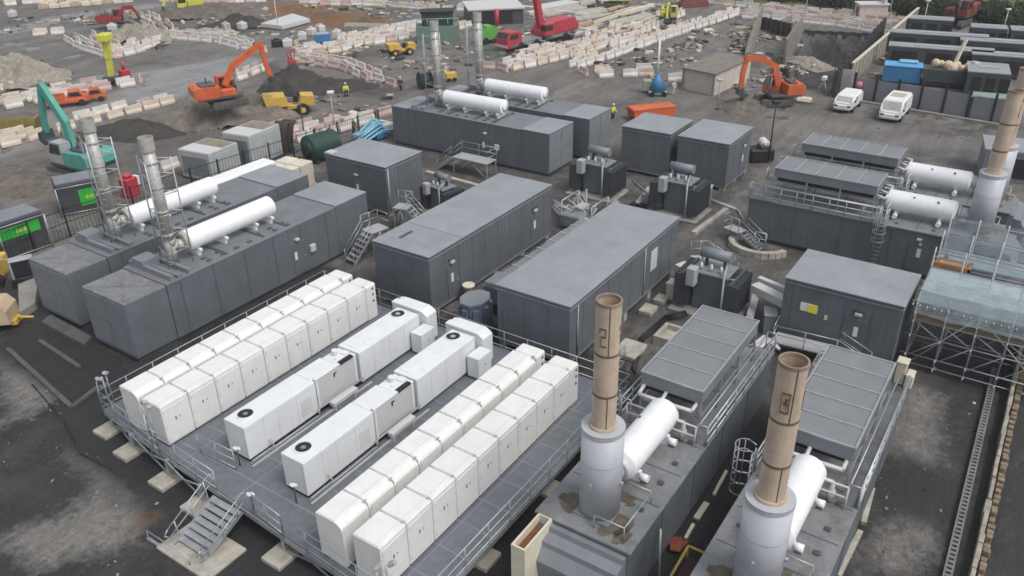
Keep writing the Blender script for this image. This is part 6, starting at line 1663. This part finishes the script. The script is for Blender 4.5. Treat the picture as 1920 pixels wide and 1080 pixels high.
# ------------------------------------------------------------------ posts, masts, people
def pole(px, h, label, m, head=None, r=.07):
    t = thing('lamp_post', label, 'lamp post', at(*px), R(-40), 'posts round the site')
    B().cyl((0, 0, 0), (0, 0, h), r, r*.8, n=8).ob('pole', m, t)
    B().box(-.2, -.2, 0, .2, .2, .12).ob('base', GREY_DARK, t)
    if head: B().box(-.35, -.2, h-.1, .35, .25, h+.15, .05).ob('head', head, t)
    return t
pole((1440, 305), 5.6, 'slim black lamp post behind the roof coolers', BLACK, BLACK)
pole((1345, 205), 3.2, 'slim pale post at the corner of the concrete shed', GREY_LIGHT, GREY_LIGHT)
pole((628, 245), 4.0, 'pale camera mast with white head behind the security fence', GREY_LIGHT, WHITE)
pole((572, 262), 4.2, 'thin dark mast beside the pink barriers', GREY_DARK)
pole((1730, 52), 4.0, 'pale post near the far end of the concrete panel fence', CREAM, CREAM)
pole((1880, 62), 3.4, 'pale post in front of the hedge', CREAM, CREAM)
pole((1510, 26), 3.0, 'small pale post on the grass bank barrier line', GREY_LIGHT)
pole((1665, 42), 6.0, 'tall thin pale post at the end of the barrier rows', GREY_LIGHT)
pole((522, 55), 5.0, 'yellowish thin mast at the clay pit', CREAM)
pole((835, 168), 3.0, 'pale stub mast between the two rear flues', GREY_LIGHT, GREY_LIGHT)
t = thing('plant_unit', 'small black plant unit with white cover beside the black lamp post', 'plant unit', at(1425, 300), R(-50))
B().box(-1.2, -.8, .1, 1.0, .8, 1.2, .08).ob('body', BLACK, t); B().capcyl((.1, -.5, 1.7), (.1, .3, 1.7), .4, .15, 14).ob('cover', WHITE, t); B().box(-.3, -.5, 1.2, .5, .5, 1.5, .05).ob('engine', GREY_DARK, t)
t = thing('site_hut', 'pinkish white site hut above the excavation barriers', 'hut', at(1630, 36), R(-60))
B().box(-2.2, -1.4, 0, 2.2, 1.4, 2.4, .05).ob('wall', mat('pink_white', (.58, .5, .47), .7, dirt=.3), t); B().box(-2.4, -1.6, 2.4, 2.4, 1.6, 2.6).ob('roof', WHITE_GREY, t); B().box(-2.25, -.8, .2, -2.18, .4, 2.0).ob('door', MAGENTA, t); B().box(1.6, -1.0, 2.6, 2.0, .6, 4.0).ob('tower', WHITE_GREY, t)
t = thing('parked_car', 'white car parked by the tall thin post near the grass bank', 'car', at(1652, 32), R(-50))
B().box(-2.1, -.85, .3, 2.1, .85, .9, .12, 2).ob('body', WHITE, t); B().exty([(-1.6, .85), (-1.1, 1.45), (.7, 1.45), (1.3, .85)], -.75, .75).ob('cabin', GLASS, t)
for (x, y) in ((-1.3, -.8), (-1.3, .8), (1.3, -.8), (1.3, .8)):
    b = B(); wheel(b, x, y, .32, .2); b.ob('wheel', BLACK, t)
t = thing('marker_board', 'dark red stacked boards at the start of the grass bank barriers', 'boards', at(1300, 12), R(-50))
B().box(-2.5, -1, 0, 2.5, 1, .9, .03).box(-2.2, -.8, .9, 2.3, .8, 1.3, .03).ob('stack', mat('dull_maroon', (.2, .06, .06), .8, var=.3), t)

def person(px, rz, label, jacket=HIVIS, z=0, arm=.1):
    t = thing('person', label, 'person', at(px[0], px[1], z), rz, 'workers on the site')
    def skin_mesh(name, vs, es, m, root=0):
        me_ = bpy.data.meshes.new(name); me_.from_pydata([v[:3] for v in vs], es, [])
        o = bpy.data.objects.new(name, me_); COL.objects.link(o); o.parent = t; me_.materials.append(m)
        md = o.modifiers.new('skin', 'SKIN'); md.use_smooth_shade = True
        for i, v in enumerate(vs): me_.skin_vertices[0].data[i].radius = (v[3], v[4] if len(v) > 4 else v[3]); me_.skin_vertices[0].data[i].use_root = (i == root)
        o.modifiers.new('sub', 'SUBSURF').levels = 1
        return o
    V = [(0, 0, .95, .13, .17), (0, 0, 1.2, .12, .16), (0, 0, 1.42, .11, .17), (0, 0, 1.52, .055), (.015, 0, 1.6, .08), (.01, 0, 1.7, .095), (.0, 0, 1.78, .06),
         (0, .1, .88, .1), (.06, .11, .5, .07), (0, .12, .09, .05), (.14, .12, .05, .045), (0, -.1, .88, .1), (-.06, -.11, .5, .07), (-.1, -.12, .09, .05), (.04, -.12, .05, .045),
         (0, .22, 1.4, .065), (arm, .27, 1.12, .05), (.18+arm, .24, .9, .04), (.25+arm, .23, .83, .035), (0, -.22, 1.4, .065), (arm*.5, -.28, 1.12, .05), (.12, -.26, .88, .04), (.17, -.25, .81, .035)]
    Ed = [(0, 1), (1, 2), (2, 3), (3, 4), (4, 5), (5, 6), (0, 7), (7, 8), (8, 9), (9, 10), (0, 11), (11, 12), (12, 13), (13, 14), (2, 15), (15, 16), (16, 17), (17, 18), (2, 19), (19, 20), (20, 21), (21, 22)]
    skin_mesh('body', V, Ed, SKIN)
    J = [(0, 0, .98, .16, .2), (0, 0, 1.2, .15, .19), (0, 0, 1.43, .13, .19), (0, .23, 1.41, .085), (arm, .28, 1.12, .07), (.15+arm, .25, .95, .06), (0, -.23, 1.41, .085), (arm*.5, -.29, 1.12, .07), (.1, -.27, .93, .06)]
    skin_mesh('jacket', J, [(0, 1), (1, 2), (2, 3), (3, 4), (4, 5), (2, 6), (6, 7), (7, 8)], jacket)
    T_ = [(0, 0, .95, .15, .19), (0, .1, .86, .115), (.06, .11, .5, .09), (0, .12, .12, .075), (0, -.1, .86, .115), (-.06, -.11, .5, .09), (-.1, -.12, .12, .075)]
    skin_mesh('trousers', T_, [(0, 1), (1, 2), (2, 3), (0, 4), (4, 5), (5, 6)], NAVY if jacket == HIVIS else jacket)
    b = B().cyl((.01, 0, 1.72), (.0, 0, 1.84), .125, .08, n=14); b.cyl((.03, 0, 1.715), (.03, 0, 1.73), .15, n=14); b.ob('helmet', WHITE, t)
    return t
person((650, 184), R(-120), 'person in yellow high visibility jacket standing alone on the mud behind the fence')
person((836, 152), R(40), 'person in yellow high visibility jacket between the two rear flues')
person((1149, 226), R(-90), 'person in yellow jacket beside the orange truck and square switchroom')
person((752, 172), R(200), 'person in dark clothes walking beside the mixed barriers', NAVY)
person((664, 252), R(-60), 'person in dark green clothes at the security fence by the blue pipes', mat('dark_green_cloth', (.03, .08, .06), .8))
person((1262, 178), R(-100), 'person in pale jacket next to the blue coned mast', mat('pale_cloth', (.5, .5, .42), .8))
t = thing('tool_trolley', 'yellow orange trolley next to the worker between the rear flues', 'trolley', at(845, 152), R(-30))
B().box(-.7, -.4, .3, .7, .4, 1.1, .06).ob('body', YELLOW, t); b = B(); wheel(b, -.4, -.4, .25, .15); wheel(b, .4, -.4, .25, .15); islands(b, 'wheel', BLACK, t)
t = thing('cable_reel', 'dark cable reel unit at the foot of the first rear flue', 'reel', at(798, 165), R(-30))
B().cyl((-.6, 0, .9), (.6, 0, .9), .9, n=18).ob('drum', BLACK, t); b = B().cyl((-.75, 0, .9), (-.62, 0, .9), 1.1, n=18); b.cyl((.62, 0, .9), (.75, 0, .9), 1.1, n=18); b.ob('flange', DKGREEN, t)
t = thing('survey_tripod', 'small white survey tripod by the pale sheet panel', 'tripod', at(1542, 172), 0)
b = B()
for k in range(3): b.tube([(0, 0, 1.4), (.6*math.cos(k*2.1), .6*math.sin(k*2.1), 0)], .05)
islands(b, 'leg', WHITE_GREY, t); B().box(-.4, -.25, 1.35, .4, .25, 1.8, .05).ob('instrument', WHITE, t)

# ------------------------------------------------------------------ loose debris nobody could count
def scatter(polys, dens, smin, smax, name, label, mats, seed, flat=.6):
    rr = random.Random(seed); bm = bmesh.new()
    for poly in polys:
        w_ = [at(*p) for p in poly]; xs = [p.x for p in w_]; ys = [p.y for p in w_]
        area = abs(sum(w_[i].x*w_[(i+1) % len(w_)].y-w_[(i+1) % len(w_)].x*w_[i].y for i in range(len(w_))))/2
        n = int(area*dens); k = 0; tries = 0
        while k < n and tries < n*12:
            tries += 1
            x, y = rr.uniform(min(xs), max(xs)), rr.uniform(min(ys), max(ys)); ins_ = False
            for i in range(len(w_)):
                a_, b_ = w_[i], w_[i-1]
                if (a_.y > y) != (b_.y > y) and x < (b_.x-a_.x)*(y-a_.y)/(b_.y-a_.y+1e-9)+a_.x: ins_ = not ins_
            if not ins_ or noise.noise((x*.18, y*.18, seed)) < -.05: continue
            k += 1; s = smin+(smax-smin)*rr.random()**2.5
            M = Matrix.Translation((x, y, s*flat*.4)) @ Matrix.Rotation(rr.uniform(0, 3.1), 4, 'Z') @ Matrix.Rotation(rr.uniform(-.3, .3), 4, 'X')
            g = bmesh.ops.create_cube(bm, size=1)['verts']; q = (rr.uniform(.5, 1.6), rr.uniform(.4, 1), rr.uniform(.3, 1)*flat)
            mi = rr.choice(range(len(mats)))
            for v in g: v.co = M @ Vector((v.co.x*q[0]*s*rr.uniform(.7, 1.2), v.co.y*q[1]*s*rr.uniform(.7, 1.2), v.co.z*q[2]*s))
            for f in g[0].link_faces: f.material_index = mi
            for v in g:
                for f in v.link_faces: f.material_index = mi
    me_ = bpy.data.meshes.new(name); bm.to_mesh(me_); bm.free()
    for m_ in mats: me_.materials.append(m_)
    o = bpy.data.objects.new(name, me_); COL.objects.link(o); o['kind'] = 'stuff'; o['label'] = label; o['category'] = 'debris'
DEB = [RUBBLE, SOIL_DARK, SOIL, CONC_DARK, CONC, TIMBER, BARC, GREY_MID]
scatter([[(0, 100), (90, 120), (100, 160), (0, 185)], [(130, 70), (300, 40), (330, 80), (200, 115)], [(300, 20), (500, 5), (520, 70), (330, 70)], [(540, 60), (720, 60), (760, 90), (560, 130)],
         [(640, 90), (820, 60), (940, 120), (700, 160)], [(950, 10), (1280, 5), (1290, 40), (1080, 110), (960, 120)], [(500, 140), (740, 170), (740, 215), (520, 270)], [(1090, 120), (1380, 35), (1470, 60), (1280, 160)],
         [(1380, 60), (1490, 60), (1560, 150), (1500, 210), (1380, 200)], [(0, 40), (260, 10), (240, 40), (0, 70)], [(500, 0), (1000, 0), (960, 20), (700, 40)], [(1700, 50), (1920, 75), (1900, 160), (1620, 150)]],
        .6, .12, 1.15, 'debris', 'loose stones, timber offcuts and rubbish scattered across the churned construction ground', DEB, 12, .42)
scatter([[(330, 190), (500, 170), (520, 240), (340, 250)], [(500, 130), (650, 150), (660, 185), (510, 180)], [(0, 110), (95, 130), (95, 165), (0, 170)], [(180, 50), (310, 60), (300, 90), (200, 100)]],
        1.6, .1, .5, 'clods', 'loose clods and stones spilled round the spoil heaps', [SOIL, SOIL_DARK, RUBBLE], 5, .8)
scatter([[(0, 680), (180, 780), (420, 1079), (0, 1079)], [(1640, 720), (1860, 740), (1790, 1079), (1580, 1079)], [(1040, 340), (1400, 380), (1460, 560), (1280, 600), (1270, 480)], [(1420, 210), (1860, 240), (1700, 300), (1480, 260)]],
        1.1, .03, .14, 'gravel', 'loose gravel scattered over the dark yard ground', [CONC_DARK, RUBBLE, GREY_MID, SOIL_DARK], 9, .6)

# ------------------------------------------------------------------ cabinets, racks and pipe runs between the containers
def kiosk(px, rz, sx_, sy_, h, m, label):
    t = thing('control_kiosk', label, 'cabinet', at(*px), rz, 'control kiosks between the containers')
    B().box(-sx_/2, -sy_/2, .15, sx_/2, sy_/2, h, .03).ob('body', m, t); B().box(-sx_/2-.04, -sy_/2-.04, h, sx_/2+.04, sy_/2+.04, h+.06, .02).ob('roof', GREY_LIGHT, t)
    d = B().box(-sx_/2+.08, -sy_/2-.02, .25, sx_/2-.08, -sy_/2+.01, h-.15, .008).ob('door', m, t); B().box(sx_/2-.2, -sy_/2-.05, h*.5, sx_/2-.15, -sy_/2-.01, h*.5+.2).ob('handle', GREY_DARK, d)
    B().box(-sx_/2+.05, -sy_/2+.05, 0, sx_/2-.05, sy_/2-.05, .15).ob('plinth', CONC, t)
kiosk((1205, 300), R(0), 1.0, .7, 1.6, WHITE_GREY, 'pale control kiosk between the first transformer and the square switchrooms')
kiosk((1325, 380), R(10), .9, .6, 1.4, GREY_MID, 'grey control kiosk beside the transformer below the white van switchroom')
kiosk((1090, 420), R(0), 1.2, .7, 1.5, GREY_LIGHT, 'light grey kiosk among the pale cable tangle')
kiosk((1260, 560), R(0), .8, .6, 1.2, WHITE_GREY, 'low pale kiosk at the far end of the long container with the vent')
kiosk((840, 385), R(0), .6, .5, 1.1, WHITE, 'small white kiosk below the steel access platform')
kiosk((858, 392), R(0), .5, .5, .9, WHITE, 'smallest white kiosk right beside another below the access platform')
kiosk((1440, 620), R(20), 1.1, .7, 1.3, GREY_MID, 'grey kiosk under the white duct by the yellow sign switchroom')
kiosk((1375, 740), R(0), .8, .6, 1.3, GREY_LIGHT, 'light grey kiosk in the dark gap between the roof coolers')
def pipes(pts, r, n, gap, m, name, label, cat='pipes', post=True):
    t = thing(name, label, cat, pts[0]); o0 = Vector(pts[0]); P_ = [Vector(p)-o0 for p in pts]
    b = B()
    for k in range(n):
        off = Vector((gap*k*.7, gap*k*.7, .02*k)); b.tube([p+off for p in P_], r, 8)
    b.ob('pipe_run', m, t)
    if post:
        b = B()
        for p in P_[1:-1]: b.box(p.x-.06, p.y-.06, -o0.z, p.x+gap*n*.7, p.y+gap*n*.7, p.z-.05)
        if len(P_) > 2: b.ob('support', GALV, t)
pipes([at(1040, 380, .9), at(1075, 400, 1.1), at(1110, 420, 1.0), at(1160, 380, .9)], .09, 3, .22, GREY_LIGHT, 'pipe_rack', 'pale pipe rack in front of the transformer by the cable tangle')
pipes([at(1190, 345, .7), at(1215, 365, .9), at(1240, 385, .7)], .07, 4, .2, GREY_MID, 'pipe_rack', 'grey pipe rack between the two transformers by the square switchrooms')
pipes([at(1415, 660, .8), at(1440, 640, 1.0), at(1462, 655, .8)], .1, 3, .25, WHITE_GREY, 'pipe_rack', 'white pipe rack at the corner below the yellow sign switchroom')
pipes([at(780, 425, .6), at(820, 405, .9), at(850, 415, .5)], .09, 3, .25, GREY_LIGHT, 'pipe_rack', 'pale pipe rack by the half hidden transformer')
pipes([at(1360, 470, .05), at(1300, 500, .05), at(1290, 540, .05), at(1330, 560, .05)], .05, 2, .12, BLACK, 'cable', 'black cables lying on the ground behind the long container with the vent', 'cable', False)
pipes([at(1040, 395, .06), at(1075, 430, .06), at(1030, 460, .06), at(1000, 500, .06)], .07, 4, .2, GREY_LIGHT, 'cable', 'pale cables running from the tangle into the gap between the long containers', 'cable', False)
pipes([at(1165, 400, .06), at(1195, 385, .06), at(1235, 395, .06), at(1250, 420, .06)], .07, 4, .2, BLACK, 'cable', 'black cables on the ground between the two transformers by the square switchrooms', 'cable', False)
pipes([at(1300, 335, .06), at(1330, 375, .06), at(1385, 395, .06), at(1400, 420, .06)], .06, 3, .2, GREY_LIGHT, 'cable', 'pale cables on the ground beside the caged ladder generator corner', 'cable', False)
pipes([at(1420, 560, .3), at(1410, 600, .6), at(1395, 650, .3), at(1400, 690, .2)], .08, 4, .2, WHITE_GREY, 'cable', 'white cables dropping beside the branched white duct', 'cable', False)
pipes([at(800, 440, .06), at(770, 450, .3), at(745, 440, .2), at(720, 470, .06)], .06, 4, .16, BLACK, 'cable', 'black cables beside the steep stair of the small switchroom', 'cable', False)
pipes([at(1190, 700, .06), at(1205, 640, .06), at(1250, 600, .06), at(1290, 590, .3)], .07, 3, .2, BLACK, 'cable', 'black cables along the long container towards the oil transformer', 'cable', False)
pipes([at(60, 720, .04), at(120, 790, .04), at(150, 850, .04), at(210, 880, .04)], .035, 1, .1, BLACK, 'cable', 'thin black cable trailing over the dark ground before the platform', 'cable', False)

# ------------------------------------------------------------------ hedge on the bank
def bush_mesh(seed, L_, W_, H_, n):
    rr = random.Random(seed); bm = bmesh.new()
    cl = [(rr.uniform(-L_, L_), rr.uniform(-W_, W_), rr.uniform(.2, 1)*H_, rr.uniform(.5, 1.1)) for k in range(26)]
    for k in range(n):
        c = rr.choice(cl)
        while True:
            v = Vector((rr.uniform(-1, 1), rr.uniform(-1, 1), rr.uniform(-1, 1)))
            if v.length < 1: break
        p = Vector(c[:3])+v*c[3]*1.3; s = rr.uniform(.10, .24)
        if p.z < .05: p.z = rr.uniform(.05, .5)
        a = Vector((rr.gauss(0, 1), rr.gauss(0, 1), rr.gauss(0, .6))).normalized(); b_ = a.cross(Vector((rr.gauss(0, 1), rr.gauss(0, 1), rr.gauss(0, 1)))).normalized()
        bm.faces.new([bm.verts.new(p+a*s), bm.verts.new(p+b_*s*.7), bm.verts.new(p-a*s), bm.verts.new(p-b_*s*.7)])
    return bm
protoB = []
for s in range(3):
    b = B.__new__(B); b.bm = bush_mesh(s+3, 4.2, 2.2, 2.6, 3800)
    o = b.ob('hedge_crown', LEAF); me_ = o.data; bpy.data.objects.remove(o); protoB.append(me_)
def trunk_me():
    b = B()
    for x in (-2.4, -.4, 1.9): b.cyl((x, 0, -.3), (x+.3, .2, 2.2), .12, .05, n=7)
    o = b.ob('stem', BARK); m_ = o.data; bpy.data.objects.remove(o); return m_
TRM = trunk_me()
HP = [(1400, -8), (1445, -3), (1490, 3), (1535, 9), (1580, 14), (1625, 18), (1672, 23), (1718, 28), (1764, 33), (1810, 37), (1858, 42), (1906, 46), (1952, 50), (1350, -14), (1600, 5), (1700, 16), (1850, 30), (1500, -8)]
NMH = ['above the start of the barrier rows', 'by the long barrier curve', 'by the small pale post', 'over the excavation corner', 'over the excavation middle', 'beside the pinkish hut', 'behind the pinkish hut', 'by the tall thin post', 'behind the red brown excavator', 'right of the red brown excavator', 'behind the pale roofed container', 'behind the hedge corner container', 'at the frame corner', 'nearest the foundations', 'in the rear row over the excavation', 'in the rear row by the tall post', 'in the rear row by the containers', 'in the rear row by the barrier curve']
for i, (px, py) in enumerate(HP):
    q = at(px, py)
    t = thing('hedge_bush', 'dark green hedge bush '+NMH[i], 'bush', (q.x, q.y, .0), R(-65)+i*.1, 'hedge bushes on the bank')
    o = bpy.data.objects.new('crown', protoB[i % 3]); COL.objects.link(o); o.parent = t; s = .85+.35*((i*37) % 10)/10; o.scale = (s, s, s*.9)
    o = bpy.data.objects.new('trunk', TRM); COL.objects.link(o); o.parent = t
# thin joints and painted marks belong to the surface they lie on
done = set()
for o in list(COL.objects):
    if o.name.split('.')[0] in ('seam', 'print') and o.parent and o.parent.type == 'MESH':
        par = o.parent; key = (par.data.name, o.data.name)
        if key not in done:
            done.add(key)
            bm = bmesh.new(); bm.from_mesh(par.data); n0 = len(bm.faces); bm.from_mesh(o.data); bm.faces.ensure_lookup_table()
            k = len(par.data.materials); par.data.materials.append(o.data.materials[0])
            for f in bm.faces[n0:]: f.material_index = k
            bm.to_mesh(par.data); bm.free()
        bpy.data.objects.remove(o)
for o in list(COL.objects):
    if o.parent is None and o.get('category') and 'kind' not in o: o['kind'] = 'thing'

# ------------------------------------------------------------------ thin damp air over the site
b = B().box(float(gx[0])-20, float(gy[0])-20, -5.6, float(gx[-1])+20, float(gy[-1])+20, 28.5)
hz = b.ob('haze', None); hz['kind'] = 'stuff'
m = bpy.data.materials.new('damp_air'); m.use_nodes = True; N = m.node_tree.nodes; N.clear()
v = N.new('ShaderNodeVolumePrincipled'); v.inputs['Density'].default_value = .00035; v.inputs['Color'].default_value = (.85, .87, .9, 1)
o = N.new('ShaderNodeOutputMaterial'); m.node_tree.links.new(v.outputs[0], o.inputs['Volume']); hz.data.materials.append(m)
